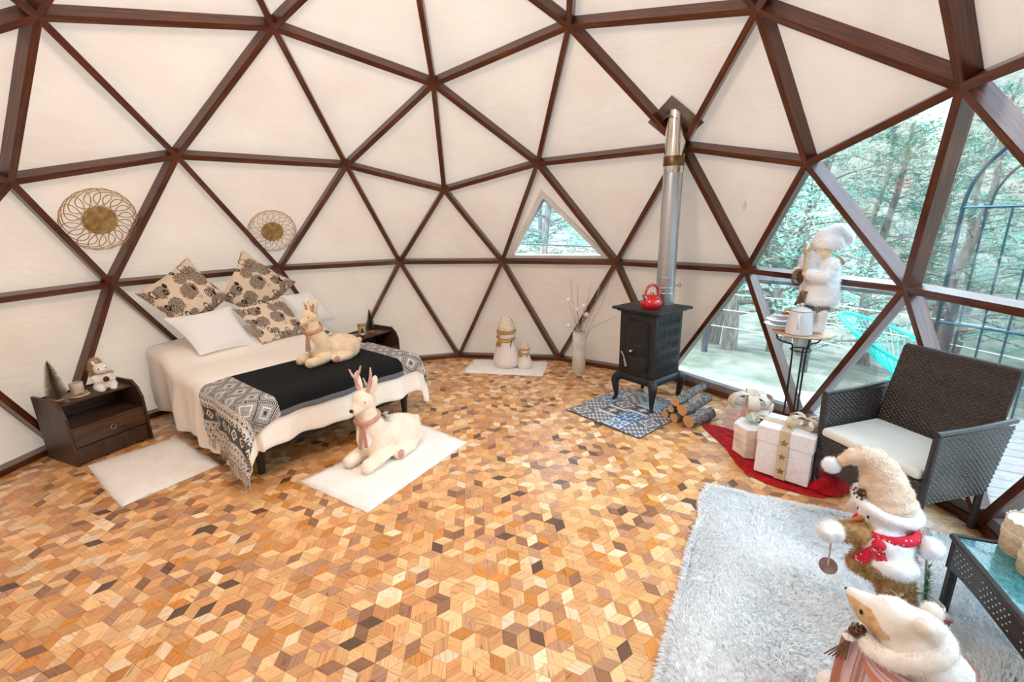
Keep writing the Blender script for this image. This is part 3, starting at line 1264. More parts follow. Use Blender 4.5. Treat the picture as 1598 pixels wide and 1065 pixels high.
def mat_throw():
    """black middle, ends woven in grey and white with lozenges, rows of dots and small diamonds; uv = metres on the cloth"""
    m, nt, b = new_mat('patterned_throw')
    tc = N(nt, 'ShaderNodeTexCoord')
    sp = N(nt, 'ShaderNodeSeparateXYZ')
    L(nt, tc.outputs['UV'], sp.inputs[0])

    def mth(op, x, y=None, z=None):
        n_ = N(nt, 'ShaderNodeMath', operation=op)
        for k, v in enumerate((x, y, z)):
            if v is None:
                continue
            if isinstance(v, (int, float)):
                n_.inputs[k].default_value = v
            else:
                L(nt, v, n_.inputs[k])
        return n_.outputs[0]
    A = mth('ABSOLUTE', sp.outputs[0])
    B = sp.outputs[1]
    # distance from the black field: field is |a| < .52
    e = mth('SUBTRACT', A, 0.52)
    fu = mth('DIVIDE', B, 0.185)
    fv = mth('DIVIDE', e, 0.185)

    def tri(x):   # 0..1 triangle wave
        return mth('ABSOLUTE', mth('SUBTRACT', mth('MULTIPLY', mth('FRACT', x), 2.0), 1.0))
    s = mth('ADD', tri(fu), tri(fv))          # 0..2 lozenge distance
    ring1 = mth('LESS_THAN', mth('ABSOLUTE', mth('SUBTRACT', s, 1.0)), 0.07)
    ring1b = mth('LESS_THAN', mth('ABSOLUTE', mth('SUBTRACT', s, 1.0)), 0.13)
    ring2 = mth('LESS_THAN', mth('ABSOLUTE', mth('SUBTRACT', s, 0.45)), 0.06)
    ring3 = mth('LESS_THAN', mth('ABSOLUTE', mth('SUBTRACT', s, 1.55)), 0.06)
    core = mth('LESS_THAN', s, 0.16)
    stitch = mth('GREATER_THAN', mth('SINE', mth('MULTIPLY', mth('ADD', fu, mth('MULTIPLY', fv, 1.0)), 70.0)), 0.0)
    nz = N(nt, 'ShaderNodeTexNoise')
    nz.inputs['Scale'].default_value = 130
    L(nt, tc.outputs['UV'], nz.inputs['Vector'])
    weave = mth('GREATER_THAN', nz.outputs[0], 0.52)

    def mixc(f, c1, c2):
        x = N(nt, 'ShaderNodeMix', data_type='RGBA')
        if isinstance(f, float):
            x.inputs[0].default_value = f
        else:
            L(nt, f, x.inputs[0])
        for k, c in ((6, c1), (7, c2)):
            if isinstance(c, tuple):
                x.inputs[k].default_value = (*c, 1)
            else:
                L(nt, c, x.inputs[k])
        return x.outputs[2]
    ch, gy, wh = (0.035, 0.035, 0.04), (0.26, 0.25, 0.25), (0.70, 0.67, 0.63)
    base = mixc(weave, gy, (0.42, 0.40, 0.39))
    z1 = mixc(ring1b, base, ch)
    z1 = mixc(mth('MULTIPLY', ring1, stitch), z1, wh)
    z1 = mixc(ring2, z1, wh)
    z1 = mixc(ring3, z1, wh)
    z1 = mixc(core, z1, ch)
    # band of dots and small diamonds
    gu = mth('DIVIDE', B, 0.045)
    gv = mth('DIVIDE', e, 0.045)
    s2 = mth('ADD', tri(gu), tri(gv))
    z2 = mixc(mth('LESS_THAN', s2, 0.75), wh, ch)
    z2 = mixc(mth('LESS_THAN', s2, 0.34), z2, wh)
    z3 = mixc(weave, wh, gy)
    z3 = mixc(mth('LESS_THAN', s2, 0.42), z3, ch)
    hu = mth('DIVIDE', B, 0.10)
    hv = mth('DIVIDE', e, 0.10)
    s3 = mth('ADD', tri(hu), tri(hv))
    z4 = mixc(mth('LESS_THAN', s3, 0.72), (0.10, 0.10, 0.10), wh)
    z4 = mixc(mth('LESS_THAN', s3, 0.42), z4, ch)
    z4 = mixc(mth('LESS_THAN', s3, 0.18), z4, wh)
    c = mixc(mth('GREATER_THAN', e, 0.215), z1, z3)
    c = mixc(mth('GREATER_THAN', e, 0.26), c, z2)
    c = mixc(mth('GREATER_THAN', e, 0.305), c, z4)
    c = mixc(mth('GREATER_THAN', e, 0.40), c, z3)
    c = mixc(mth('GREATER_THAN', e, 0.50), c, z2)
    # black field with a thin grey selvedge along both long edges
    blk = mixc(mth('GREATER_THAN', B, -0.133), mixc(stitch, (0.20, 0.22, 0.24), (0.08, 0.09, 0.10)), (0.006, 0.0065, 0.008))
    fin = mixc(mth('GREATER_THAN', e, 0.0), blk, c)
    L(nt, fin, b.inputs['Base Color'])
    b.inputs['Roughness'].default_value = 0.92
    b.inputs['Specular IOR Level'].default_value = 0.25
    bump(nt, b, nz.outputs[0], 0.25, 0.002)
    return m


M['throw'] = mat_throw()
TH_A0, TH_A1, TH_B0, TH_B1 = -1.06, 0.98, -0.17, 0.66


def tskew(a, b_):
    # ends swing toward the foot a little, left end slumps over the corner
    if a < -0.55:
        t = (-a - 0.55)
        return a, b_ - 0.36 * t - 0.05 * t * t
    if a > 0.6:
        return a, b_ - 0.05 * (a - 0.6)
    return a, b_


thr = cloth(TH_A0, TH_A1, TH_B0, TH_B1, 110, 40, 0.665, 0.545, 0.028, 0.031, 0.4, skew=tskew).build('bed_throw', M['throw'], None, BC, (0, 0, BR), smooth=True, sharp=None)
tag(thr, 'black bed throw with grey and white geometric ends over the foot of the bed', 'throw')
M['fringe'] = mat('grey_fringe', (0.30, 0.28, 0.26), (0.55, 0.52, 0.48), scale=40, rough=0.95)
mb = MB()
for k in range(60):
    b_ = TH_B0 + (TH_B1 - TH_B0) * k / 59
    a2, b2 = tskew(TH_A0, b_)
    p = drape(a2, b2, 0.665, 0.545, 0.027, 0.031, sd=0.4)
    ln = random.uniform(.05, .09)
    ln = min(ln, max(p.z - 0.012, 0.01))
    q = p + Vector((random.uniform(-.012, .012), random.uniform(-.012, .012), -ln))
    mb.tube([p, (p + q) / 2 + Vector((random.uniform(-.006, .006), 0, 0)), q], [0.003, 0.0035, 0.002], 5)
o = mb.build('fringe', M['fringe'], thr)
o['kind'] = 'stuff'


def mat_floral():
    """cream cloth printed with dark brown flower heads and outlined seed pods"""
    m, nt, b = new_mat('floral_print')
    tc = N(nt, 'ShaderNodeTexCoord')
    mp = N(nt, 'ShaderNodeMapping')
    mp.inputs['Scale'].default_value = (3.7, 3.7, 1)
    L(nt, tc.outputs['UV'], mp.inputs[0])
    n0 = N(nt, 'ShaderNodeTexNoise')
    n0.inputs['Scale'].default_value = 7.0
    n0.inputs['Detail'].default_value = 5
    L(nt, mp.outputs[0], n0.inputs['Vector'])
    vm = N(nt, 'ShaderNodeVectorMath', operation='MULTIPLY_ADD')
    L(nt, n0.outputs['Color'], vm.inputs[0])
    vm.inputs[1].default_value = (0.42, 0.42, 0.0)
    L(nt, mp.outputs[0], vm.inputs[2])
    vo = N(nt, 'ShaderNodeTexVoronoi')
    vo.inputs['Scale'].default_value = 1.0
    vo.inputs['Randomness'].default_value = 0.55
    L(nt, vm.outputs[0], vo.inputs['Vector'])
    # ragged flower ring
    r1 = ramp(nt, vo.outputs['Distance'], [(0.0, (0, 0, 0)), (0.11, (0, 0, 0)), (0.16, (1, 1, 1)), (0.52, (1, 1, 1)), (0.57, (0, 0, 0))])
    n1 = N(nt, 'ShaderNodeTexNoise')
    n1.inputs['Scale'].default_value = 26
    n1.inputs['Detail'].default_value = 3
    L(nt, mp.outputs[0], n1.inputs['Vector'])
    r2 = ramp(nt, n1.outputs[0], [(0.44, (0, 0, 0)), (0.50, (1, 1, 1))])
    mul = N(nt, 'ShaderNodeMix', data_type='RGBA', blend_type='MULTIPLY')
    mul.inputs[0].default_value = 1
    L(nt, r1.outputs[0], mul.inputs[6])
    L(nt, r2.outputs[0], mul.inputs[7])
    # pods: thin outlines of a second lattice
    mp2 = N(nt, 'ShaderNodeMapping')
    mp2.inputs['Scale'].default_value = (7.0, 3.6, 1)
    mp2.inputs['Rotation'].default_value = (0, 0, 0.7)
    mp2.inputs['Location'].default_value = (0.37, 0.21, 0)
    L(nt, tc.outputs['UV'], mp2.inputs[0])
    v2 = N(nt, 'ShaderNodeTexVoronoi')
    v2.inputs['Scale'].default_value = 1.0
    v2.inputs['Randomness'].default_value = 0.8
    L(nt, mp2.outputs[0], v2.inputs['Vector'])
    r3 = ramp(nt, v2.outputs['Distance'], [(0.0, (0, 0, 0)), (0.355, (0, 0, 0)), (0.37, (1, 1, 1)), (0.41, (1, 1, 1)), (0.425, (0, 0, 0))])
    wv = ramp(nt, v2.outputs['Distance'], [(0.0, (1, 1, 1)), (0.018, (1, 1, 1)), (0.03, (0, 0, 0))])
    mx = N(nt, 'ShaderNodeMix', data_type='RGBA', blend_type='LIGHTEN')
    mx.inputs[0].default_value = 1
    L(nt, mul.outputs[2], mx.inputs[6])
    L(nt, r3.outputs[0], mx.inputs[7])
    fin = N(nt, 'ShaderNodeMix', data_type='RGBA')
    L(nt, mx.outputs[2], fin.inputs[0])
    fin.inputs[6].default_value = (0.80, 0.66, 0.53, 1)
    fin.inputs[7].default_value = (0.035, 0.022, 0.015, 1)
    L(nt, fin.outputs[2], b.inputs['Base Color'])
    b.inputs['Roughness'].default_value = 0.9
    b.inputs['Specular IOR Level'].default_value = 0.2
    return m


M['floral'] = mat_floral()


def bq(a, b_, z):
    return bedw(a, b_, z)


def pillow(name, label, cat, cs, th, material, group, **kw):
    mb = cushion(*cs, th, nrm=(-bv.x, -bv.y, 0.2), **kw)
    o = mb.build(name, material, smooth=True, sharp=None)
    return tag(o, label, cat, group)


pillow('cushion', 'cream and brown floral cushion propped on the dome wall nearest the wicker disc', 'cushion',
       [bq(-.46, 1.62, .72), bq(-.07, 1.68, 1.04), bq(-.31, 1.80, 1.43), bq(-.75, 1.78, 1.15)], 0.15, M['floral'], 'floral cushions on the bed')
pillow('cushion', 'cream and brown floral cushion standing highest, beside the right white pillow', 'cushion',
       [bq(.18, 1.62, .76), bq(.60, 1.70, 1.10), bq(.15, 1.78, 1.47), bq(-.14, 1.76, 1.02)], 0.14, M['floral'], 'floral cushions on the bed')
pillow('cushion', 'cream and brown floral cushion in front, between the two white pillows', 'cushion',
       [bq(.02, 1.34, .60), bq(.50, 1.36, .61), bq(.36, 1.52, 1.0), bq(-.13, 1.50, .95)], 0.13, M['floral'], 'floral cushions on the bed')
pillow('pillow', 'white pillow in front of the floral cushions, on the nightstand drawer side', 'pillow',
       [bq(-.50, 1.33, .62), bq(-.01, 1.37, .60), bq(-.12, 1.56, .97), bq(-.65, 1.54, .95)], 0.15, M['cotton'], 'white pillows on the bed', wr=0.006, seed=1.0)
pillow('pillow', 'white pillow partly hidden behind the plush deer on the bed', 'pillow',
       [bq(.50, 1.52, .66), bq(.94, 1.56, .64), bq(.74, 1.68, 1.00), bq(.36, 1.66, .99)], 0.14, M['cotton'], 'white pillows on the bed', wr=0.006, seed=3.0)

# ================================================================== NIGHTSTANDS
M['wenge'] = mat('dark_walnut_board', (0.032, 0.014, 0.008), (0.11, 0.048, 0.022), scale=3, stretch=(1.2, 14, 14), rough=0.38, coat=0.2)
M['wenge_v'] = mat('dark_walnut_upright', (0.036, 0.018, 0.012), (0.075, 0.038, 0.022), scale=3, stretch=(14, 14, 1.2), rough=0.45)
M['chrome'] = mat('chrome', (0.85, 0.85, 0.86), rough=0.15, metal=1.0)


def nightstand(label, loc, rz, w=0.51, d=0.40, h=0.50):
    t = thing('nightstand', label, 'nightstand', loc, rz, 'nightstands beside the bed')
    for s in (-1, 1):   # sides with chamfered front corner; origin at the middle of the front foot line, local +y to the back
        x0, x1 = s * w / 2, s * (w / 2 - 0.018)
        pr = [(0, 0), (d, 0), (d, h), (0.10, h), (0.035, h - 0.055), (0.0, h - 0.13)]
        mb = MB()
        n_ = len(pr)
        mb.add([(x0, y, z) for y, z in pr] + [(x1, y, z) for y, z in pr],
               [tuple(range(n_)), tuple(range(2 * n_ - 1, n_ - 1, -1))] + [(i, i + n_, (i + 1) % n_ + n_, (i + 1) % n_) for i in range(n_)])
        mb.build('side_panel', M['wenge_v'], t)
    iw = w - 0.036
    MB().box((0, d / 2 + 0.05, h - 0.045), (iw, d - 0.10, 0.018)).build('top', M['wenge'], t)
    MB().box((0, d / 2 + 0.01, 0.275), (iw, d - 0.02, 0.018)).build('shelf', M['wenge'], t)
    MB().box((0, d - 0.008, 0.25), (iw, 0.012, 0.45)).build('back_panel', M['wenge'], t)
    dr = MB().rbox((0, 0.012, 0.205), (iw - 0.006, 0.018, 0.125), 0.003).build('drawer', M['wenge'], t)
    MB().tube([(0.018 * cos(a) + 0.01, -0.004, 0.21 + 0.018 * sin(a)) for a in [2 * pi * k / 20 for k in range(21)]], 0.0028, 6, caps=False).build('ring_pull', M['chrome'], dr, smooth=True)
    MB().box((0, 0.02, 0.07), (iw, 0.016, 0.125)).build('plinth', M['wenge_v'], t)
    return t


d1 = Vector((0.463, -0.213, 0)).normalized()
nightstand('dark walnut nightstand with one drawer and ring pull, holding the squirrel figure', Vector((0.634, 2.59, 0)) + d1 * 0.255, atan2(d1.y, d1.x))
ns2 = nightstand('dark walnut nightstand behind the far side of the bed, holding a small bottle', (2.56, 0.80, 0), atan2(-0.647, 0.763) + radians(6))


def ns_pt(x, y, z=0.464):
    n1 = Vector((-d1.y, d1.x, 0))
    return Vector((0.634, 2.59, 0)) + d1 * (0.255 + x) + n1 * y + Vector((0, 0, z))


# bottle brush trees
M['brush'] = mat('champagne_bristle', (0.44, 0.33, 0.24), (0.80, 0.68, 0.54), scale=60, rough=0.6)
M['woodbase'] = mat('turned_wood_base', (0.50, 0.27, 0.13), rough=0.5)


def brush_tree(label, loc, h=0.31, r=0.072, m=None):
    t = thing('bottle_brush_tree', label, 'ornament', loc)
    MB().lathe([(0.0, 0), (0.034, 0.0), (0.036, 0.006), (0.03, 0.014), (0.0, 0.014)], 20, cap=False).build('base', M['woodbase'], t, smooth=True)
    MB().tube([(0, 0, 0.01), (0, 0, h)], 0.003, 6).build('stem', M['woodbase'], t)
    mb = MB()
    for k in range(3600):
        z = 0.03 + (h - 0.03) * (1 - sqrt(random.random())) if False else 0.02 + (h - 0.025) * random.random() ** 1.25
        f = (z - 0.02) / (h - 0.02)
        rr = r * (1 - f) ** 0.62 * min(1, 0.72 + f * 2.6) * random.uniform(.85, 1.05)
        a = random.random() * 6.283
        dz = rr * 0.35
        p = Vector((0, 0, z))
        q = Vector((rr * cos(a), rr * sin(a), z + dz * .6))
        s = Vector((-sin(a), cos(a), 0)) * 0.0015
        mb.add([p - s, p + s, q + s * .5, q - s * .5], [(0, 1, 2, 3)])
    o = mb.build('bristles', m or M['brush'], t)
    o['kind'] = 'stuff'
    return t


brush_tree('champagne bottle brush tree on the drawer nightstand', ns_pt(-.175, .22))
M['brush2'] = mat('dull_gold_bristle', (0.14, 0.10, 0.06), (0.34, 0.26, 0.16), scale=60, rough=0.6)
n2v = Vector((cos(ns2.rotation_euler.z), sin(ns2.rotation_euler.z), 0))
n2n = Vector((-n2v.y, n2v.x, 0))


def ns2_pt(x, y, z=0.464):
    return Vector(ns2.location) + n2v * x + n2n * y + Vector((0, 0, z))


brush_tree('dull gold cone tree on the far nightstand', ns2_pt(.06, .24), 0.27, 0.055, M['brush2'])

# birch cup with saucer rim
M['birch'] = mat('birch_bark', (0.50, 0.38, 0.30), (0.78, 0.66, 0.56), scale=14, stretch=(1, 1, 4), rough=0.85, bmp=0.4)
M['goldleaf'] = mat('antique_gold', (0.50, 0.36, 0.14), (0.70, 0.55, 0.28), scale=60, rough=0.4, metal=0.6)
t = thing('birch_candle_holder', 'birch bark candle cup with berry wreath beside the bottle brush tree', 'candle holder', ns_pt(-.06, .20))
MB().lathe([(0.0, 0.0), (0.062, 0.0), (0.066, 0.006), (0.06, 0.012), (0.0, 0.012)], 24, cap=False).build('saucer', M['birch'], t, smooth=True)
MB().lathe([(0.036, 0.012), (0.040, 0.05), (0.041, 0.105), (0.036, 0.105), (0.034, 0.06), (0.0, 0.06)], 24, cap=False).build('cup', M['birch'], t, smooth=True)
mb = MB()
for k in range(26):
    a = 2 * pi * k / 26
    mb.ell((0.05 * cos(a), 0.05 * sin(a), 0.018 + 0.004 * (k % 3)), 0.006 + 0.002 * (k % 2), nu=6, nv=4)
o = mb.build('berry_wreath', M['goldleaf'], t, smooth=True)
o['kind'] = 'stuff'

# squirrel figure
M['plush'] = mat('cream_plush', (0.80, 0.60, 0.40), (0.90, 0.74, 0.55), scale=12, rough=0.95, bmp=0.5, bscale=90, bdist=0.006, sheen=0.3)
M['plushw'] = mat('white_plush', (0.86, 0.84, 0.82), (0.93, 0.91, 0.89), scale=12, rough=0.95, bmp=0.5, bscale=90, bdist=0.006, sheen=0.3)
M['tan_fur'] = mat('tan_fur', (0.62, 0.40, 0.24), (0.80, 0.60, 0.42), scale=20, rough=0.95, bmp=0.4, bscale=90)
M['eye'] = mat('black_bead', (0.008, 0.006, 0.006), rough=0.12)
M['pinkrib'] = mat('dusty_pink_cloth', (0.52, 0.26, 0.20), (0.62, 0.34, 0.28), scale=30, rough=0.85)
M['bronze'] = mat('pine_cone_brown', (0.10, 0.05, 0.03), (0.24, 0.13, 0.08), scale=40, rough=0.8)


def cone(mb, c, r, h, mtx=None, rows=6):
    """pine cone of overlapping scales"""
    c = Vector(c)
    mtx = mtx or Matrix.Identity(3)
    mb.ell(c, (r * .55, r * .55, h * .5), nu=8, nv=6, rot=mtx)
    for i in range(rows):
        f = (i + .5) / rows
        rr = r * sin(pi * (0.12 + 0.83 * f)) ** .8
        z = h * (f - .5)
        n_ = 7
        for k in range(n_):
            a = 2 * pi * (k + .5 * (i % 2)) / n_
            o_ = Vector((cos(a), sin(a), 0))
            s_ = Vector((-sin(a), cos(a), 0))
            p0 = o_ * rr * .45 + Vector((0, 0, z - h * .05))
            p1 = o_ * rr + Vector((0, 0, z + h * .08))
            w = r * .28
            q = [p0 - s_ * w, p0 + s_ * w, p1 + s_ * w * .7, p1 - s_ * w * .7, p1 - s_ * w * .7 + Vector((0, 0, h * .03)), p1 + s_ * w * .7 + Vector((0, 0, h * .03))]
            mb.add([mtx @ x + c for x in q], [(0, 1, 2, 3), (3, 2, 5, 4), (4, 5, 1, 0)])


sq = thing('squirrel_figure', 'plush squirrel figure holding a pine cone on the nightstand', 'figurine', ns_pt(.10, .17), atan2(d1.y, d1.x) + radians(-12))
mb = MB()
mb.ell((0, 0, 0.06), (0.058, 0.052, 0.062))
for s in (-1, 1):
    mb.ell((s * 0.042, -0.02, 0.035), (0.032, 0.042, 0.035))
    limb(mb, [(s * .052, 0.0, .105), (s * .05, -.04, .085), (s * .018, -.062, .09)], [.022, .02, .016])
    mb.ell((s * 0.036, -0.058, 0.014), (0.024, 0.026, 0.014))
    mb.ell((s * 0.034, 0.012, 0.222), (0.013, 0.008, 0.022), rot=(0, s * .3, 0))
mb.ell((0, 0.0, 0.12), (0.04, 0.036, 0.04))
mb.ell((0, -0.008, 0.172), (0.048, 0.046, 0.044))
mb.ell((0, -0.046, 0.160), (0.02, 0.016, 0.015))
soft('body', mb, 0.006, M['plushw'], sq, 3, 0.004, 0.02, fuzz=1800, flen=0.009)
mb = MB()
mb.tube(catmull([(0.0, 0.03, 0.03), (0, 0.085, 0.07), (-.01, 0.085, 0.15), (-.015, 0.05, 0.215), (-.01, 0.015, 0.235)], 5), [.02, .024, .03, .034, .038, .04, .042, .043, .043, .042, .042, .04, .038, .036, .034, .032, .03, .026, .022, .018, .012], 14)
soft('tail', mb, 0.007, M['tan_fur'], sq, 3, 0.006, 0.02, fuzz=2500, flen=0.02)
for s in (-1, 1):
    MB().ell((s * 0.022, -0.046, 0.180), 0.0055, nu=10, nv=8).build('eye', M['eye'], sq, smooth=True)
MB().ell((0, -0.064, 0.163), (0.005, 0.004, 0.004), nu=8, nv=6).build('nose', M['pinkrib'], sq, smooth=True)
mb = MB()
cone(mb, (0, -0.082, 0.098), 0.022, 0.04)
mb.build('pine_cone', M['bronze'], sq)
mb = MB()
mb.tube([(0.036 * cos(a), 0.002 + 0.036 * sin(a), 0.136) for a in [2 * pi * k / 18 for k in range(19)]], 0.008, 8)
for s in (-1, 1):
    mb.ell((0.035 + s * .018, -0.030, 0.140), (0.017, 0.007, 0.009), rot=(0, s * .4, 0))
mb.build('scarf', M['pinkrib'], sq, smooth=True)

# small things on the far nightstand
M['kraft'] = mat('kraft_jar', (0.45, 0.33, 0.18), (0.60, 0.46, 0.28), scale=20, rough=0.7)
M['darkbottle'] = mat('dark_brown_bottle', (0.015, 0.01, 0.02), rough=0.15)
M['paperlabel'] = mat('pale_label', (0.75, 0.7, 0.72), rough=0.7)
t = thing('lidded_jar', 'tan lidded jar between the cone tree and the small bottle', 'jar', ns2_pt(-.06, .25))
MB().lathe([(0.0, 0), (0.042, 0), (0.045, 0.01), (0.045, 0.085), (0.038, 0.095)], 24, cap=True).build('body', M['kraft'], t, smooth=True)
MB().lathe([(0.044, 0.093), (0.046, 0.097), (0.046, 0.118), (0.0, 0.12)], 24, cap=False).build('lid', M['woodbase'], t, smooth=True)
t = thing('small_bottle', 'small dark bottle with pale label at the front of the far nightstand', 'bottle', ns2_pt(-.13, .16))
MB().lathe([(0.0, 0), (0.018, 0), (0.019, 0.004), (0.019, 0.05), (0.008, 0.062), (0.008, 0.07)], 18).build('body', M['darkbottle'], t, smooth=True)
MB().lathe([(0.0193, 0.014), (0.0193, 0.042)], 18, cap=False).build('label_band', M['paperlabel'], t, smooth=True)
MB().lathe([(0.010, 0.068), (0.010, 0.088), (0.0, 0.088)], 14).build('cap', M['darkbottle'], t, smooth=True)

# ================================================================== WALL DISCS
M['rattan'] = mat('rattan_cane', (0.40, 0.25, 0.10), (0.62, 0.42, 0.20), scale=30, rough=0.6)
M['seagrass'] = mat('braided_seagrass', (0.28, 0.17, 0.06), (0.52, 0.36, 0.15), scale=30, rough=0.85, bmp=0.6, bscale=120)


def wall_disc(label, c, r, rin):
    c = Vector(c)
    fc, fn = min(PANELS, key=lambda q: (q[0] - c).length)
    p0 = fc - fn * 0.035
    ray_ = c - camp
    c = camp + ray_ * ((p0 - camp).dot(fn) / ray_.dot(fn))
    q = (-fn).to_track_quat('Z', 'Y')
    t = thing('woven_wall_disc', label, 'wall decoration', c, group='woven discs above the bed')
    t.rotation_euler = q.to_euler()
    loops = 18
    allb = None
    for s in (1,):
        mb = MB()
        for k in range(loops):
            a = 2 * pi * k / loops
            cc = Vector((cos(a), sin(a), 0)) * (r + rin) / 2 * 0.98
            ra = (r - rin * .9) / 2
            pts_ = []
            for m_ in range(25):
                th = 2 * pi * m_ / 24
                p = Vector((ra * cos(th), ra * 1.75 * sin(th), 0))
                p = Vector((p.x * cos(a + s * .25) - p.y * sin(a + s * .25), p.x * sin(a + s * .25) + p.y * cos(a + s * .25), 0.004 * s))
                pts_.append(cc + p)
            mb.tube(pts_, 0.0040 if r > .23 else 0.0032, 5, caps=False)
        if s == 1:
            allb = mb
        else:
            allb.add(mb.v, mb.f)
    o = allb.build('cane_loops', M['rattan'], t, smooth=True)
    o['kind'] = 'stuff'
    mb = MB()
    sp = []
    turns = 9
    for k in range(turns * 26):
        a = 2 * pi * k / 26
        rr = 0.012 + (rin - 0.012) * k / (turns * 26)
        sp.append(Vector((rr * cos(a), rr * sin(a), 0.012 + 0.0035 * sin(k * 2.1))))
    mb.tube(sp, rin / turns * 0.62, 6)
    mb.lathe([(0.0, 0.002), (rin, 0.002), (rin, 0.010), (0, 0.010)], 28, cap=False)
    mb.build('braided_centre', M['seagrass'], t, smooth=True)
    return t


wall_disc('larger woven cane disc hanging over the nightstand side of the bed', (1.405, 2.634, 1.762), 0.243, 0.112)
wall_disc('smaller woven cane disc hanging over the floral cushions', (2.451, 1.785, 1.631), 0.218, 0.10)

# ================================================================== FUR RUGS
M['whitefur'] = mat('white_faux_fur', (0.93, 0.90, 0.86), (0.97, 0.95, 0.92), scale=6, rough=1.0, bmp=0.5, bscale=60, bdist=0.01, sheen=0.4)


def fur_rug(name, label, pts, group, nf=14000, fl=0.012, hgt=0.018, material=None, wav=0.010, tilt=(0, 0), cat='rug', lean=0.7, sub=20):
    """soft rug with wavy outline and real pile; pts: four corners in the world"""
    material = material or M['whitefur']
    p = [Vector((x, y, 0)) for x, y in pts]
    cen = sum(p, Vector()) / 4
    mb = MB()
    n_ = sub
    ids = {}
    for i in range(n_ + 1):
        for j in range(n_ + 1):
            u, v = i / n_, j / n_
            q = (p[0] * (1 - u) + p[1] * u) * (1 - v) + (p[3] * (1 - u) + p[2] * u) * v - cen
            e = min(u, 1 - u, v, 1 - v)
            if e == 0:
                k = 1 + wav * (sin(23 * u + 3) + sin(31 * v + 1)) * 0.8
                q = q * k
            z = hgt * min(1, e * 12 + 0.15) + 0.003 * sin(13 * u + 5 * v) * sin(17 * v)
            ids[(i, j)] = len(mb.v)
            mb.v.append((q.x, q.y, z))
    for i in range(n_):
        for j in range(n_):
            mb.f.append((ids[(i, j)], ids[(i + 1, j)], ids[(i + 1, j + 1)], ids[(i, j + 1)]))
    rimv = [(i, 0) for i in range(n_)] + [(n_, j) for j in range(n_)] + [(i, n_) for i in range(n_, 0, -1)] + [(0, j) for j in range(n_, 0, -1)]
    b0 = len(mb.v)
    for (i, j) in rimv:
        q = mb.v[ids[(i, j)]]
        mb.v.append((q[0], q[1], 0.0015))
    m_ = len(rimv)
    for k in range(m_):
        mb.f.append((ids[rimv[(k + 1) % m_]], ids[rimv[k]], b0 + k, b0 + (k + 1) % m_))
    mb.f.append(tuple(b0 + k for k in range(m_))[::-1])
    o = mb.build(name, material, None, cen, smooth=True, sharp=None)
    tag(o, label, cat, group)
    u, v = rng.random(nf), rng.random(nf)
    # more strands at the border
    k = nf // 5
    side = rng.integers(0, 4, k)
    t = rng.random(k)
    u[:k] = np.where(side == 0, 0.002, np.where(side == 1, .998, t))
    v[:k] = np.where(side == 2, 0.002, np.where(side == 3, .998, t))
    P0, P1, P2, P3_ = [np.array(q) for q in p]
    q = ((P0[None] * (1 - u)[:, None] + P1[None] * u[:, None]) * (1 - v)[:, None] + (P3_[None] * (1 - u)[:, None] + P2[None] * u[:, None]) * v[:, None]) - np.array(cen)[None]
    q[:k] *= 1.008
    q[:, 2] = hgt * np.minimum(1, np.minimum.reduce([u, 1 - u, v, 1 - v]) * 12 + 0.15) - 0.004
    q[:, 2] = np.maximum(q[:, 2], 0.003)
    ph = 2.5 * np.sin(q[:, 0] * 5 + 1) + 2.2 * np.cos(q[:, 1] * 6)
    d = np.stack([np.cos(ph) * lean, np.sin(ph) * lean, np.ones(nf)], 1) + rng.normal(0, .45, (nf, 3))
    d[:k, :2] += q[:k, :2] / (np.linalg.norm(q[:k, :2], axis=1)[:, None] + 1e-6) * 1.3
    d[:k, 2] *= 0.25
    d[:, 2] = np.abs(d[:, 2]) + .05
    d /= np.linalg.norm(d, axis=1)[:, None]
    s = np.cross(d, rng.normal(0, 1, (nf, 3)))
    s /= np.linalg.norm(s, axis=1)[:, None] + 1e-9
    ll = fl * rng.uniform(.6, 1.25, (nf, 1))
    w = fl * 0.075
    m2 = q + d * ll * .55 + np.array([0, 0, fl * .12])
    V = np.stack([q - s * w, q + s * w, m2 + s * w * .8, m2 - s * w * .8, q + d * ll * np.array([1.05, 1.05, .8])], 1)
    V = V.reshape(-1, 3)
    V[:, 2] = np.maximum(V[:, 2], 0.003)
    F_ = []
    for i in range(nf):
        b_ = 5 * i
        F_.append((b_, b_ + 1, b_ + 2, b_ + 3))
        F_.append((b_ + 3, b_ + 2, b_ + 4))
    fm = bpy.data.meshes.new('pile')
    fm.from_pydata(V.tolist(), [], F_)
    fm.materials.append(fluff(material) if name == 'fur_rug' else material)
    fo = bpy.data.objects.new('pile', fm)
    COL.objects.link(fo)
    fo.parent = o
    fo['kind'] = 'stuff'
    return o


fur_rug('fur_rug', 'white fur rug on the parquet in front of the drawer nightstand', [(0.647, 2.528), (0.11, 1.87), (0.589, 1.546), (1.071, 2.175)], 'white fur rugs')
fur_rug('fur_rug', 'white fur rug at the foot of the bed under the lying plush deer', [(0.332, 0.848), (-0.045, 0.296), (0.806, -0.245), (1.15, 0.155)], 'white fur rugs')
fur_rug('fur_rug', 'small white fur rug by the wall under the two snowman figures', [(2.534, -0.092), (2.318, -0.99), (2.827, -1.11), (3.03, -0.20)], 'white fur rugs', nf=8000)
M['shag'] = mat('grey_white_shag', (0.83, 0.85, 0.86), (0.93, 0.95, 0.955), scale=2.5, rough=1.0)
fur_rug('shag_rug', 'large pale grey shag rug under the big snowman and the glass table', [(0.081, -1.838), (-1.75, -0.75), (-2.35, -1.85), (-0.545, -3.02)], None, nf=80000, fl=.036, hgt=.014, material=M['shag'], lean=.9, wav=0.004, sub=30)

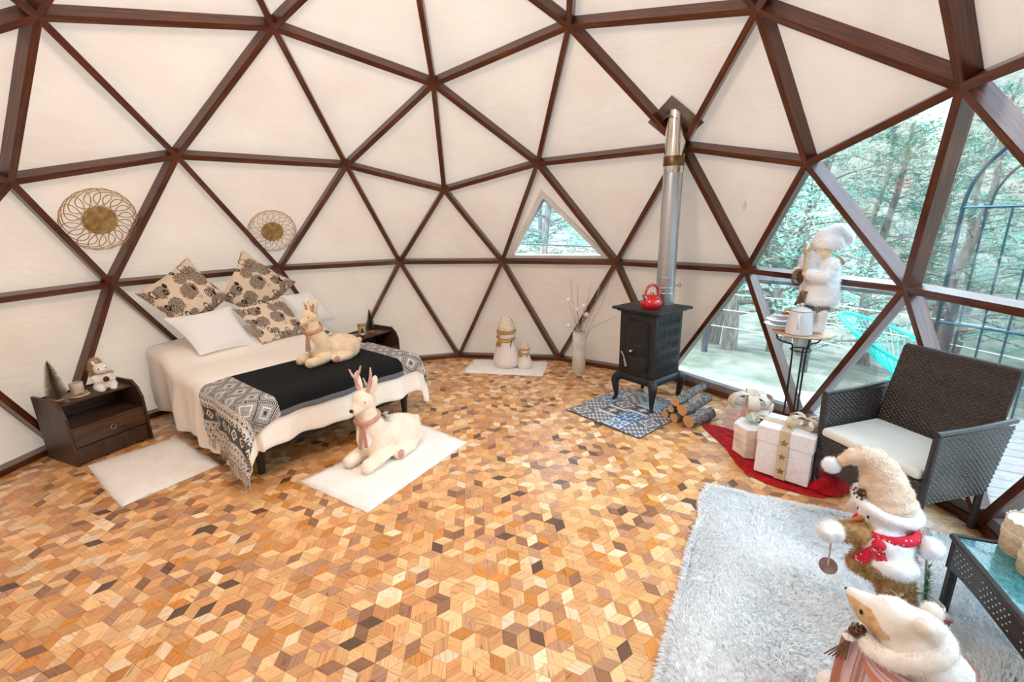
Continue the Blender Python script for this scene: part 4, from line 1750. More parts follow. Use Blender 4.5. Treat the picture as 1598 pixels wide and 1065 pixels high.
# ================================================================== STOVE
M['castiron'] = mat('black_cast_iron', (0.012, 0.012, 0.014), (0.028, 0.028, 0.032), scale=25, rough=0.5, bmp=0.3, bscale=140, bdist=0.002, metal=0.3)
M['steel'] = mat('galvanised_steel', (0.50, 0.52, 0.56), (0.66, 0.68, 0.72), scale=4, stretch=(1, 1, .3), rough=0.32, metal=0.9)
M['steel2'] = mat('polished_steel', (0.72, 0.68, 0.62), rough=0.12, metal=1.0)
M['rust'] = mat('browned_steel_band', (0.12, 0.07, 0.03), (0.25, 0.15, 0.07), scale=12, rough=0.4, metal=0.7)
M['ash'] = mat('sooted_plate', (0.14, 0.11, 0.095), (0.30, 0.26, 0.23), scale=5, rough=0.6, metal=0.4)
SB = Vector((1.538, -1.911, 0))
fd = Vector((-0.588, 0.81, 0))          # door side looks this way
srz = atan2(fd.y, fd.x) + pi / 2
st = thing('wood_stove', 'black cast iron wood stove on curved legs standing on the patterned tiles', 'stove', SB, srz)
W_, D_ = 0.385, 0.40
MB().rbox((0, 0, 0.585), (W_, D_, 0.61), 0.012).build('body', M['castiron'], st, smooth=True)
MB().rbox((0, 0, 0.905), (W_ + 0.125, D_ + 0.10, 0.024), 0.008).build('top_plate', M['castiron'], st, smooth=True)
MB().rbox((0, 0, 0.886), (W_ + 0.05, D_ + 0.04, 0.018), 0.006).build('cornice', M['castiron'], st, smooth=True)
MB().rbox((0, 0, 0.265), (W_ + 0.04, D_ + 0.035, 0.075), 0.03, seg=3).build('skirt', M['castiron'], st, smooth=True)
for sx in (-1, 1):
    for sy in (-1, 1):
        o_ = Vector((sx * (W_ / 2 - .01), sy * (D_ / 2 - .01), 0))
        dv = Vector((sx, sy, 0)).normalized()
        pts_ = catmull([o_ + Vector((0, 0, .265)) - dv * .01, o_ + dv * .035 + Vector((0, 0, .225)), o_ + dv * .03 + Vector((0, 0, .14)), o_ + dv * .022 + Vector((0, 0, .06)), o_ + dv * .05 + Vector((0, 0, .012))], 5)
        n_ = len(pts_)
        MB().tube(pts_, [0.036 * (1 - k / n_) ** 1.3 + 0.013 for k in range(n_)], 12).build('leg', M['castiron'], st, smooth=True)
# door on local -y side
yd = -D_ / 2
dw, dh = 0.27, 0.46
mb = MB()
bm = bmesh.new()
pr = []
rr_ = 0.05
for (cx, cz, a0_) in ((dw / 2 - rr_, dh / 2 - rr_, 0), (-dw / 2 + rr_, dh / 2 - rr_, 90), (-dw / 2 + .015, -dh / 2 + .015, 180), (dw / 2 - .015, -dh / 2 + .015, 270)):
    r_ = rr_ if a0_ < 180 else .015
    for k in range(6):
        a = radians(a0_ + 90 * k / 5)
        pr.append((cx + r_ * cos(a), cz + r_ * sin(a)))
n_ = len(pr)


def plate(pr, y0, y1, sc=1.0):
    mb = MB()
    n_ = len(pr)
    mb.add([(x, y0, z) for x, z in pr] + [(x * sc, y1, z * sc) for x, z in pr],
           [tuple(range(n_))[::-1], tuple(range(n_, 2 * n_))] + [((i + 1) % n_, i, i + n_, (i + 1) % n_ + n_) for i in range(n_)])
    return mb


door = MB()
for a_ in (plate(pr, 0, -0.014, .985), plate([(x * .9, z * .93) for x, z in pr], -0.014, -0.019, .99)):
    door.add(a_.v, a_.f)
# relief pattern of raised studs in rows
for r_ in range(5):
    for c in range(6):
        door.ell((-.085 + c * .034, -0.019, .15 - r_ * .048), (0.012, 0.0035, 0.010), nu=8, nv=4)
dr = door.build('door', M['castiron'], st, (0, yd, 0.585))
MB().tube([(0, -.018, 0), (0, -.05, 0)], 0.006, 8).build('knob_stem', M['steel'], dr, (-0.02, 0, -.045))
MB().ell((0, 0, 0), 0.013, nu=12, nv=8).build('knob', M['steel'], dr, (-0.02, -0.055, -.045), smooth=True)
mb = MB()
for k in range(9):
    rr2 = 0.011 + 0.0015 * (k % 2) if k < 7 else 0.008
    mb.ell((0, 0, k * .011), (rr2 * (1.25 - k * .07), rr2 * (1.25 - k * .07), .007), nu=12, nv=5)
mb.tube([(0, 0, .095), (-.015, 0, .14)], .003, 6)
mb.build('coil_handle', M['steel'], dr, (-.045 - .03, -.038, -.20), (0.1, -.25, 0), smooth=True)
for c in range(-2, 3):
    MB().lathe([(0.0, 0), (0.008, 0), (0.008, .004), (0, .004)], 10, mtx=Matrix.Rotation(pi / 2, 4, 'X'), cap=False).build('air_hole', M['eye'], dr, (c * .032 + .03, -.019, -.075))
for z in (-.15, .15):
    MB().tube([(0, 0, z - .02), (0, 0, z + .02)], .009, 10).build('hinge', M['castiron'], dr, (dw / 2 + .008, -.008, 0), smooth=True)
# pressed relief on the sides: framed panels with diagonal lattice of bosses
for sx in (-1, 1):
    mb = MB()
    for r_ in range(5):
        for c in range(4):
            y, z = -.125 + c * .083, .38 + r_ * .105
            x = sx * (W_ / 2 + .001)
            mb.box((x, y, z + .032), (.005, .055, .007))
            mb.box((x, y, z - .032), (.005, .055, .007))
            mb.box((x, y + .028, z), (.005, .007, .05))
            mb.box((x, y - .028, z), (.005, .007, .05))
            mb.ell((x, y, z), (.004, .012, .016), nu=8, nv=5)
    o = mb.build('pressed_relief', M['castiron'], st)
    o['kind'] = 'stuff'

# flue pipe
PX_, PY_ = 1.64, -2.06
fl = thing('flue_pipe', 'grey steel stovepipe rising from the stove to the dome', 'pipe', (PX_, PY_, 0.917))
MB().lathe([(0.080, 0.0), (0.082, 0.02), (0.082, 1.14)], 32).build('lower_pipe', M['steel'], fl, smooth=True)
for z in (0.10, 0.15, 0.24):
    MB().lathe([(0.0825, z), (0.0845, z + .004), (0.0825, z + .008)], 32, cap=False).build('rib', M['steel'], fl, smooth=True)
MB().lathe([(0.083, 1.135), (0.084, 1.20)], 32).build('polished_sleeve', M['steel2'], fl, smooth=True)
MB().lathe([(0.0855, 1.19), (0.0875, 1.195), (0.0875, 1.265), (0.0855, 1.27)], 32).build('band', M['rust'], fl, smooth=True)
MB().lathe([(0.084, 1.27), (0.084, 1.66)], 32).build('upper_pipe', M['steel2'], fl, smooth=True)
MB().tube([(-.02, -.083, .17), (-.02, -.105, .17)] + [(-.02 + .0 * k, -.105 - .028 * (1 - cos(2 * pi * k / 12)) / 2 - .002 * k / 12, .17 + .016 * sin(2 * pi * k / 12)) for k in range(1, 13)], 0.003, 6).build('damper_handle', M['black_metal'], fl, smooth=True)
# roof plate, lies under the canvas between the struts
pc = Vector((PX_ + .01, PY_ + .02, 2.56))
fc_, fn_ = min(PANELS, key=lambda q: (q[0] - Vector((1.50, -1.80, 2.75))).length)
pc.z += (fc_ - fn_ * 0.05 - pc).dot(fn_) / fn_.z
pn_ = -fn_
rp = thing('flue_plate', 'sooty square metal plate around the stovepipe at the dome', 'plate', pc)
rp.rotation_euler = pn_.to_track_quat('Z', 'X').to_euler()
mb = MB()
mb.box((0, 0, -0.02), (0.34, 0.36, 0.006), rot=(0, 0, 0.55))
mb.build('plate', M['ash'], rp)
MB().lathe([(0.10, -0.018), (0.088, 0.03), (0.09, 0.032)], 28, cap=False).build('collar', M['ash'], rp, smooth=True)

# kettle
M['redenamel'] = mat('red_enamel', (0.62, 0.004, 0.008), rough=0.18, coat=0.8)
M['silver'] = mat('brushed_silver', (0.7, 0.68, 0.65), rough=0.25, metal=1)
kt = thing('kettle', 'glossy red whistling kettle on the stove top', 'kettle', SB + Vector((-.088, 0.040, 0.917)), radians(120))
MB().lathe([(0.0, 0), (0.074, 0.0), (0.084, 0.012), (0.092, 0.04), (0.090, 0.062), (0.076, 0.088), (0.056, 0.104), (0.042, 0.108)], 32, cap=False).build('body', M['redenamel'], kt, smooth=True)
ld = MB().lathe([(0.043, 0.107), (0.044, 0.111), (0.030, 0.118), (0.0, 0.121)], 28, cap=False).build('lid', M['redenamel'], kt, smooth=True)
MB().tube([(0.022 * cos(a), 0, 0.118 + 0.020 * sin(a)) for a in [pi * k / 10 for k in range(11)]], 0.005, 8).build('lid_handle', M['redenamel'], ld, smooth=True)
hp = catmull([(-.076, 0, .08), (-.082, 0, .12), (-.074, 0, .165), (-.035, 0, .198), (.02, 0, .20), (.060, 0, .178), (.076, 0, .135), (.072, 0, .088)], 4)
MB().tube(hp, [.007 + .006 * sin(pi * k / (len(hp) - 1)) for k in range(len(hp))], 10).build('handle', M['redenamel'], kt, smooth=True)
MB().tube([(.070, 0, .085), (.096, 0, .118)], [.016, .012], 14).build('spout', M['silver'], kt, smooth=True)
MB().tube([(.070, 0, .13), (.094, 0, .135), (.110, 0, .122), (.112, 0, .110)], [.004, .006, .009, .007], 8).build('whistle_cap', M['redenamel'], kt, smooth=True)

# ---------------- patterned hearth tiles
def mat_tile(kind):
    m, nt, b = new_mat('cement_tile_%d' % kind)
    tc = N(nt, 'ShaderNodeTexCoord')
    mp = N(nt, 'ShaderNodeMapping')
    mp.inputs['Location'].default_value = (0.5, 0.5, 0)
    mp.inputs['Scale'].default_value = (1 / .19, 1 / .19, 1)
    L(nt, tc.outputs['Object'], mp.inputs[0])
    sp = N(nt, 'ShaderNodeSeparateXYZ')
    L(nt, mp.outputs[0], sp.inputs[0])

    def mth(op, x, y=None):
        n_ = N(nt, 'ShaderNodeMath', operation=op)
        for k, v in enumerate((x, y)):
            if v is None:
                continue
            if isinstance(v, (int, float)):
                n_.inputs[k].default_value = v
            else:
                L(nt, v, n_.inputs[k])
        return n_.outputs[0]

    def mixc(f, c1, c2):
        x = N(nt, 'ShaderNodeMix', data_type='RGBA')
        L(nt, f, x.inputs[0])
        for k, c in ((6, c1), (7, c2)):
            if isinstance(c, tuple):
                x.inputs[k].default_value = (*c, 1)
            else:
                L(nt, c, x.inputs[k])
        return x.outputs[2]
    X = mth('SUBTRACT', sp.outputs[0], 0.5)
    Y = mth('SUBTRACT', sp.outputs[1], 0.5)
    aX, aY = mth('ABSOLUTE', X), mth('ABSOLUTE', Y)
    r = mth('SQRT', mth('ADD', mth('MULTIPLY', X, X), mth('MULTIPLY', Y, Y)))
    ang = mth('ARCTAN2', Y, X)
    W3, G3, B3, T3, D3 = (0.66, 0.68, 0.70), (0.16, 0.155, 0.16), (0.055, 0.16, 0.32), (0.20, 0.42, 0.52), (0.10, 0.06, 0.055)

    def tri(x):
        return mth('ABSOLUTE', mth('SUBTRACT', mth('MULTIPLY', mth('FRACT', x), 2.0), 1.0))
    if kind == 0:     # star flower, blue on white
        pet = mth('MULTIPLY', mth('ABSOLUTE', mth('COSINE', mth('MULTIPLY', ang, 4))), 0.40)
        c = mixc(mth('LESS_THAN', r, mth('ADD', pet, 0.05)), W3, B3)
        c = mixc(mth('LESS_THAN', mth('ABSOLUTE', mth('SUBTRACT', r, .22)), .03), c, W3)
        c = mixc(mth('LESS_THAN', r, .09), c, T3)
        c = mixc(mth('GREATER_THAN', mth('MAXIMUM', aX, aY), .44), c, B3)
    elif kind == 1:   # grey with white scrolls
        w = mth('ADD', mth('MULTIPLY', mth('SINE', mth('MULTIPLY', ang, 4)), 0.07), 0.33)
        c = mixc(mth('LESS_THAN', mth('ABSOLUTE', mth('SUBTRACT', r, w)), .045), G3, W3)
        c = mixc(mth('LESS_THAN', mth('ABSOLUTE', mth('SUBTRACT', r, mth('MULTIPLY', mth('ABSOLUTE', mth('COSINE', mth('MULTIPLY', ang, 2))), 0.20))), .03), c, W3)
        c = mixc(mth('GREATER_THAN', r, .60), c, W3)
    elif kind == 2:   # leaf lattice
        s = mth('ADD', tri(mth('MULTIPLY', mth('ADD', X, Y), 2.0)), tri(mth('MULTIPLY', mth('SUBTRACT', X, Y), 4.0)))
        c = mixc(mth('LESS_THAN', s, 0.85), G3, W3)
        c = mixc(mth('LESS_THAN', s, 0.22), c, G3)
    elif kind == 3:   # tumbling lozenges
        s = mth('ADD', tri(mth('MULTIPLY', X, 3.0)), tri(mth('MULTIPLY', Y, 2.0)))
        c = mixc(mth('LESS_THAN', s, 1.0), W3, G3)
        c = mixc(mth('LESS_THAN', tri(mth('MULTIPLY', X, 1.5)), 0.3), c, D3)
        c = mixc(mth('LESS_THAN', tri(mth('MULTIPLY', Y, 1.0)), 0.35), c, W3)
    elif kind == 4:   # blue medallion with small blossoms
        s = mth('ADD', tri(mth('MULTIPLY', X, 4.0)), tri(mth('MULTIPLY', Y, 4.0)))
        c = mixc(mth('LESS_THAN', s, 0.62), B3, W3)
        c = mixc(mth('LESS_THAN', mth('ABSOLUTE', mth('SUBTRACT', mth('ADD', aX, aY), .36)), .03), c, W3)
        c = mixc(mth('LESS_THAN', s, 0.2), c, B3)
    else:             # pale teal rays
        c = mixc(mth('GREATER_THAN', mth('SINE', mth('MULTIPLY', ang, 16)), 0.25), T3, (0.50, 0.64, 0.70))
        c = mixc(mth('LESS_THAN', r, .12), c, W3)
    L(nt, c, b.inputs['Base Color'])
    b.inputs['Roughness'].default_value = 0.35
    b.inputs['Coat Weight'].default_value = 0.2
    return m


tk = [mat_tile(k) for k in range(6)]
ta, tb = Vector((1.371, -1.132, 0)), Vector((0.841, -1.558, 0))
ex = (tb - ta).normalized()          # along the front-left edge
ey = Vector((-ex.y, ex.x, 0))
if ey.dot(SB - ta) < 0:
    ey = -ey
TS = 0.19
hearth = thing('hearth_tiles', 'square hearth of patterned blue, grey and white tiles under the stove', 'tile mat', ta, atan2(ex.y, ex.x))
sg_ = 1 if ey.dot(Vector((-ex.y, ex.x, 0))) > 0 else -1
hb = MB().box((TS * 2, sg_ * TS * 2.25, 0.003), (TS * 4 + 0.016, TS * 4.5 + 0.016, 0.004)).build('backing', M['grout'], hearth)
lay = [[1, 2, 0, 2], [2, 3, 4, 1], [4, 1, 3, 2], [0, 2, 5, 1], [2, 5, 1, 5]]
for i in range(4):
    for j in range(5):
        hgt_ = TS if j < 4 else TS * .5
        tl = MB().rbox((0, 0, 0), (TS - .003, hgt_ - .003, 0.005), 0.001, seg=1).build('tile', tk[lay[j][i]], hearth, (TS * (i + .5), sg_ * (TS * j + hgt_ / 2), 0.0075))
        if (i + j) % 2:
            if j < 4:
                tl.rotation_euler = (0, 0, pi / 2)

# ---------------- logs
M['logbark'] = mat('lichen_bark', (0.06, 0.05, 0.045), (0.30, 0.30, 0.28), scale=26, stretch=(1, 1, 3), rough=0.95, bmp=0.8, bscale=40, bdist=0.01)


def mat_logend():
    m, nt, b = new_mat('cut_wood_end')
    vec = coords(nt, 'Object', (1, 1, 1))
    wv = N(nt, 'ShaderNodeTexWave', wave_type='RINGS', rings_direction='X')
    wv.inputs['Scale'].default_value = 45
    wv.inputs['Distortion'].default_value = 2.5
    L(nt, vec, wv.inputs['Vector'])
    r = ramp(nt, wv.outputs[0], [(0.0, (0.50, 0.24, 0.09)), (0.7, (0.72, 0.42, 0.20)), (1.0, (0.62, 0.33, 0.14))])
    L(nt, r.outputs[0], b.inputs['Base Color'])
    b.inputs['Roughness'].default_value = 0.8
    return m


M['logend'] = mat_logend()
lg_dir = Vector((0.25, -0.97, 0)).normalized()
# (centre of the cut end, radius, length, direction, label)
LG = [
    ((0.955, -2.064, 0.053), .053, .31, (0.49, -0.87, 0), 'thickest lichened log at the bottom of the stack, lying nearest the red cloth'),
    ((1.065, -1.985, 0.040), .040, .26, (0.52, -0.85, 0), 'short log at the bottom of the stack, beside the thickest log'),
    ((1.150, -1.940, 0.035), .035, .22, (0.56, -0.83, 0), 'thin log lowest in the stack, next to the hearth tiles'),
    ((1.020, -2.030, 0.128), .048, .42, (0.57, -0.82, 0), 'log lying second from the top of the stack'),
    ((1.112, -1.972, 0.100), .030, .24, (0.57, -0.82, 0), 'smallest round log wedged in the middle of the stack'),
    ((1.075, -1.990, 0.182), .040, .50, (0.62, -0.785, 0.0), 'pale green lichened log on top of the stack'),
]
for c, r, ln, dd, lab in LG:
    dd = Vector(dd).normalized()
    t = thing('firewood_log', lab, 'log', Vector(c), atan2(dd.y, dd.x), 'firewood stack beside the hearth')
    rr_ = random.Random(int(r * 1000))
    mb = MB()
    K_ = 9
    n_ = 18
    vs = []
    for i in range(K_):
        x = ln * i / (K_ - 1)
        for j in range(n_):
            a = 2 * pi * j / n_
            q = r * (1 + .06 * sin(3 * a + x * 9 + c[0] * 7) + rr_.uniform(-.03, .03)) * (1 - .1 * x / ln)
            vs.append((x, q * cos(a) + .010 * sin(x * 8 + c[1]), q * sin(a) + .0 * x))
    mb.add(vs, [(i * n_ + j, i * n_ + (j + 1) % n_, (i + 1) * n_ + (j + 1) % n_, (i + 1) * n_ + j) for i in range(K_ - 1) for j in range(n_)])
    mb.build('bark', M['logbark'], t, smooth=True)
    for x0, s in ((0, -1), (ln, 1)):
        mb = MB()
        i0 = 0 if s < 0 else (K_ - 1) * n_
        mb.add([(x0 + s * .0015, vs[i0 + j][1] * .98, vs[i0 + j][2] * .98) for j in range(n_)] + [(x0 + s * .001, 0, 0)],
               [(j, (j + 1) % n_, n_) for j in range(n_)])
        mb.build('cut_end', M['logend'], t)

# ---------------- vase with stems
M['ceramic'] = mat('pale_glazed_ceramic', (0.62, 0.63, 0.60), (0.80, 0.80, 0.78), scale=9, rough=0.3, coat=0.4)
M['twig'] = mat('pale_twig', (0.45, 0.33, 0.27), (0.62, 0.50, 0.44), scale=30, rough=0.8)
vs_ = thing('vase', 'tall pale cylindrical floor vase against the dome wall', 'vase', (2.47, -1.425, 0))
MB().lathe([(0.0, 0), (0.070, 0.0), (0.075, 0.01), (0.075, 0.44), (0.068, 0.452), (0.074, 0.468), (0.070, 0.472), (0.062, 0.462), (0.066, 0.43), (0.066, 0.03), (0.0, 0.03)], 32, cap=False).build('body', M['ceramic'], vs_, smooth=True)
bq_ = thing('dried_stems', 'bare twigs with white balls standing in the pale floor vase', 'stems', (2.47, -1.425, 0.03))
rs_ = random.Random(4)
ends = [(-.02, .13, .80, 1), (-.04, .035, .70, 1), (-.02, -.045, .735, 1), (.0, -.075, .63, 1), (-.03, .13, .515, 1), (.03, -.22, .93, 0), (.0, -.32, 1.0, 0), (.02, -.12, .98, 0), (.02, .02, .95, 0), (.0, -.40, .60, 0), (.03, .10, 1.02, 0)]
for (x, y, z, ball) in ends:
    p0 = Vector((rs_.uniform(-.03, .03), rs_.uniform(-.03, .03), 0.0))
    p1 = Vector((p0.x * .5 + x * .25, p0.y * .5 + y * .25, .43))
    p2 = Vector((x, y, z - .03 + .03))
    o = MB().tube(catmull([p0, p1, (p1 + p2) / 2 + Vector((0, y * .12, .03)), p2], 4), 0.0035, 5).build('twig', M['twig'], bq_)
    if ball:
        MB().ell(p2, 0.026, nu=14, nv=10).build('white_ball', M['plushw'], o, smooth=True)

# ---------------- snowman pair by the wall
M['snow'] = mat('matte_white_plaster', (0.80, 0.73, 0.70), (0.88, 0.82, 0.79), scale=5, rough=0.9, bmp=0.1, bscale=80)
M['knit'] = mat('cream_knit', (0.70, 0.58, 0.46), (0.86, 0.76, 0.64), scale=45, rough=0.95, bmp=0.8, bscale=60, bdist=0.01)
M['goldcloth'] = mat('mustard_gold_ribbon', (0.46, 0.27, 0.06), (0.66, 0.44, 0.14), scale=25, rough=0.4, metal=0.35)


def snowman_small(label, loc, s, hat_h, hasarms):
    t = thing('snowman_figure', label, 'figurine', loc, radians(205), 'snowman figures on the small fur rug')
    t.scale = (s * 1.25, s * 1.25, s)
    mb = MB()
    mb.lathe([(0.0, 0), (0.10, 0.0), (0.128, 0.03), (0.135, 0.09), (0.120, 0.17), (0.095, 0.25), (0.074, 0.32), (0.06, 0.35), (0.0, 0.35)], 28, cap=False)
    mb.build('body', M['snow'], t, smooth=True)
    MB().ell((0, 0, 0.385), (0.083, 0.080, 0.070), nu=24, nv=16).build('head', M['snow'], t, smooth=True)
    MB().lathe([(0.088, 0.415), (0.093, 0.42), (0.093, 0.452), (0.086, 0.458)], 28, cap=False).build('hat_band', M['goldcloth'], t, smooth=True)
    h = MB()
    h.lathe([(0.084, 0.44), (0.080, 0.46 + hat_h * .2), (0.064, 0.45 + hat_h * .55), (0.045, 0.45 + hat_h * .8), (0.024, 0.45 + hat_h * .97), (0.0, 0.45 + hat_h)], 24, cap=False)
    hb_ = h.build('hat', M['knit'], t, smooth=True)
    mb = MB()
    for k in range(70):
        z = 0.46 + hat_h * .93 * k / 70
        f = (z - .45) / hat_h
        r = 0.086 * (1 - f) ** .55 + .004
        a = k * 2.4
        mb.ell((r * cos(a), r * sin(a), z), 0.0085, nu=6, nv=4)
    o = mb.build('knit_bobbles', M['knit'], hb_, smooth=True)
    o['kind'] = 'stuff'
    for sx in (-1, 1):
        MB().ell((sx * 0.022, -0.076, 0.395), 0.0055, nu=8, nv=6).build('eye', M['eye'], t, smooth=True)
    MB().tube([(0.0, -0.074, 0.385), (0.016, -0.105, 0.370)], [0.007, 0.001], 8).build('nose', M['bronze'], t, smooth=True)
    mb = MB()
    mb.tube([(0.073 * cos(a), 0.073 * sin(a), 0.335 + .008 * sin(a * 2)) for a in [2 * pi * k / 22 for k in range(23)]], 0.017, 8)
    mb.rbox((-.015, -.088, .295), (.034, .012, .085), .004, rot=(-.2, .35, 0))
    mb.rbox((.03, -.088, .30), (.034, .012, .07), .004, rot=(-.2, -.4, 0))
    for sx in (-1, 1):
        mb.ell((-.07 + sx * .022, -.055, .345), (.024, .010, .016), rot=(0, sx * .5, 0), nu=10, nv=6)
    mb.build('scarf', M['goldcloth'], t, smooth=True)
    for sx in (-1, 1):
        mb = MB()
        p0 = Vector((sx * .095, -.01, .25))
        p1 = Vector((sx * .15, -.02, .33))
        mb.tube([p0, p1], .003, 5)
        for k in range(7):
            q = p0.lerp(p1, .3 + .1 * k)
            mb.tube([q, q + Vector((sx * rs_.uniform(.0, .05), rs_.uniform(-.03, .03), rs_.uniform(.04, .10)))], .0018, 4)
        mb.build('twig_arm', M['bronze'], t)
    return t


snowman_small('taller white snowman figure with tall knit hat and gold band', (2.70, -0.61, 0.02), 0.97, 0.185, True)
snowman_small('small white snowman figure beside the taller one, with a pale hat', (2.60, -0.815, 0.02), 0.52, 0.20, True)

# ================================================================== PLUSH DEER
M['antlerpink'] = mat('pink_beige_antler', (0.56, 0.35, 0.31), (0.74, 0.55, 0.50), scale=20, rough=0.7)
M['leafgreen'] = mat('frosted_green_leaf', (0.22, 0.30, 0.25), (0.50, 0.58, 0.52), scale=30, rough=0.8)
M['plushpale'] = mat('pale_peach_plush', (0.90, 0.77, 0.63), (0.96, 0.87, 0.75), scale=10, rough=0.95, bmp=0.3, bscale=90, bdist=0.005, sheen=0.3)


def deer(label, loc, rz, s, antler_l, antler_m, bodym, group):
    """lying deer; local +x is its front, z up, resting on z=0"""
    t = thing('plush_deer', label, 'plush animal', loc, rz, group)
    t.scale = (s, s, s)
    mb = MB()
    mb.ell((-0.13, 0, 0.125), (0.20, 0.125, 0.125))
    mb.ell((-0.25, 0.0, 0.105), (0.12, 0.125, 0.108))
    mb.ell((0.03, 0, 0.135), (0.13, 0.105, 0.125))
    limb(mb, [(0.03, 0, .16), (0.080, 0, .26), (0.10, 0, .36), (.105, 0, .43)], [.115, .094, .068, .056], 18)
    # head
    mb.ell((0.112, 0, 0.460), (0.078, 0.070, 0.074))
    limb(mb, [(0.12, 0, .452), (0.165, 0, .432), (0.195, 0, .418)], [.058, .043, .031], 16)
    # front legs stretched forward, rear haunches folded at the sides
    for sy in (-1, 1):
        limb(mb, [(0.04, sy * .075, .07), (0.13, sy * .082, .052), (0.215, sy * .080, .045)], [.055, .048, .046], 14)
        mb.ell((-0.20, sy * .105, .095), (.11, .055, .093))
        limb(mb, [(-0.16, sy * .13, .045), (-0.06, sy * .14, .040), (-0.02, sy * .135, .036)], [.045, .038, .036], 12)
    soft('body', mb, 0.010, bodym, t, 5, 0.006, 0.03, fuzz=9000, flen=0.012)
    # white chest patch
    mb = MB()
    mb.ell((0.128, 0, 0.225), (0.055, 0.064, 0.110), rot=(0, -.28, 0))
    soft('chest_patch', mb, 0.009, M['plushw'], t, 2, 0.004, 0.02, fuzz=900, flen=0.009)
    for sy in (-1, 1):
        er = MB()
        er.ell((0.080, sy * .066, .560), (0.016, 0.030, 0.078), rot=(sy * -.30, -.12, 0), nu=14, nv=10)
        e_ = er.build('ear', bodym, t, smooth=True)
        MB().ell((0.093, sy * .068, .562), (0.006, 0.019, 0.060), rot=(sy * -.32, -.12, 0), nu=10, nv=8).build('inner_ear', M['plushw'], e_, smooth=True)
        MB().ell((0.150, sy * .050, .468), (.008, .0065, .009), nu=10, nv=8).build('eye', M['eye'], t, smooth=True)
        b0 = Vector((0.10, sy * .025, .505))
        an = MB()
        tip = b0 + Vector((-.02, sy * .035, antler_l))
        mid = b0 + Vector((.005, sy * .035, antler_l * .5))
        an.tube(catmull([b0, mid, tip], 5), [.013] * 4 + [.011] * 4 + [.009, .008, .006], 8)
        for f, o_ in ((.35, (.035, sy * -.01, .06)), (.6, (.02, sy * .045, .06)), (.75, (-.03, sy * -.02, .055))):
            q = b0.lerp(mid, f * 2) if f < .5 else mid.lerp(tip, f * 2 - 1)
            an.tube([q, q + Vector(o_) * (antler_l / .17) * .6 + Vector((0, 0, .0)), q + Vector(o_) * (antler_l / .17) + Vector((0, 0, .02))], [.010, .008, .005], 8)
        an.build('antler', antler_m, t, smooth=True)
        MB().ell((-0.015, sy * .165, .045), (.030, .014, .034), nu=16, nv=10).build('hoof_pad', M['pinkrib'], t, smooth=True)
    MB().ell((0.222, 0, .424), (.013, .017, .012), nu=12, nv=8).build('nose', M['eye'], t, smooth=True)
    MB().ell((-0.375, 0, .13), (.035, .03, .03), rot=(0, .5, 0), nu=12, nv=8).build('tail', bodym, t, smooth=True)
    # scarf with two hanging ends
    mb = MB()
    ring_ = [Vector((0.098 + .078 * cos(a), .078 * sin(a), .335 - .02 * cos(a))) for a in [2 * pi * k / 26 for k in range(27)]]
    mb.tube(ring_, .0125, 8, caps=False, flat=1.4)
    mb.ell((0.165, .03, .312), (.018, .02, .018))
    mb.rbox((0.178, .045, .235), (.010, .030, .15), .004, rot=(.16, -.10, 0))
    mb.rbox((0.182, .012, .225), (.010, .030, .17), .004, rot=(-.10, -.12, 0))
    mb.build('scarf', M['pinkrib'], t, smooth=True)
    # leaf and cone sprig on the back
    sprig = MB()
    rr2 = random.Random(3)
    for k in range(16):
        a = rr2.uniform(0, 6.28)
        d_ = Vector((cos(a), sin(a), rr2.uniform(.1, .6))).normalized()
        c0 = Vector((-.045, -.02, .262))
        ln = rr2.uniform(.05, .085)
        sd_ = d_.cross(Vector((0, 0, 1))).normalized() * ln * .22
        m_ = c0 + d_ * ln * .5 + Vector((0, 0, .008))
        sprig.add([c0, m_ + sd_, c0 + d_ * ln, m_ - sd_, m_ + Vector((0, 0, .006))], [(0, 1, 4), (1, 2, 4), (2, 3, 4), (3, 0, 4)])
    sp_ = sprig.build('leaf_sprig', M['leafgreen'], t)
    mb = MB()
    cone(mb, (-.03, 0.0, .285), .022, .036)
    mb.build('pine_cone', M['bronze'], sp_)
    return t


deer('cream plush deer with long pink antlers lying on the white fur rug by the bed', (0.615, 0.365, 0.022), radians(150), 1.05, 0.145, M['antlerpink'], M['plushpale'], 'plush deer')
M['antlerthin'] = mat('copper_twig_antler', (0.36, 0.20, 0.14), (0.55, 0.36, 0.28), scale=20, rough=0.6)
deer('cream plush deer with short twig antlers lying on the black bed throw', (1.25, 0.93, 0.575), radians(141), 0.86, 0.07, M['antlerthin'], M['plush'], 'plush deer')

# ================================================================== RED CLOTH AND GIFTS
M['redknit'] = mat('red_knit_cloth', (0.28, 0.002, 0.006), (0.58, 0.006, 0.015), scale=30, rough=0.95, bmp=0.8, bscale=70, bdist=0.01, sheen=0.1)
M['redknit'].node_tree.nodes['Principled BSDF'].inputs['Specular IOR Level'].default_value = 0.2


def flat_cloth(pts, hgt, sub=5, seed=0):
    """low rumpled cloth inside a closed outline"""
    cen = sum((Vector((x, y, 0)) for x, y in pts), Vector()) / len(pts)
    out = catmull([Vector((x, y, 0)) for x, y in pts] + [Vector((*pts[0], 0))], sub)[:-1]
    mb = MB()
    n_ = len(out)
    R_ = 9
    for i in range(R_ + 1):
        t = i / R_
        for j, p in enumerate(out):
            q = cen.lerp(p, t)
            z = hgt * (1 - t ** 3) * (0.75 + .35 * sin(j * .9 + i * .8 + seed) * cos(j * .37 + seed)) + 0.006
            if i == R_:
                z = 0.002
            mb.v.append((q.x, q.y, max(z, 0.003)))
    for i in range(R_):
        for j in range(n_):
            a, b_ = i * n_ + j, i * n_ + (j + 1) % n_
            mb.f.append((a, a + n_, b_ + n_, b_))
    return mb


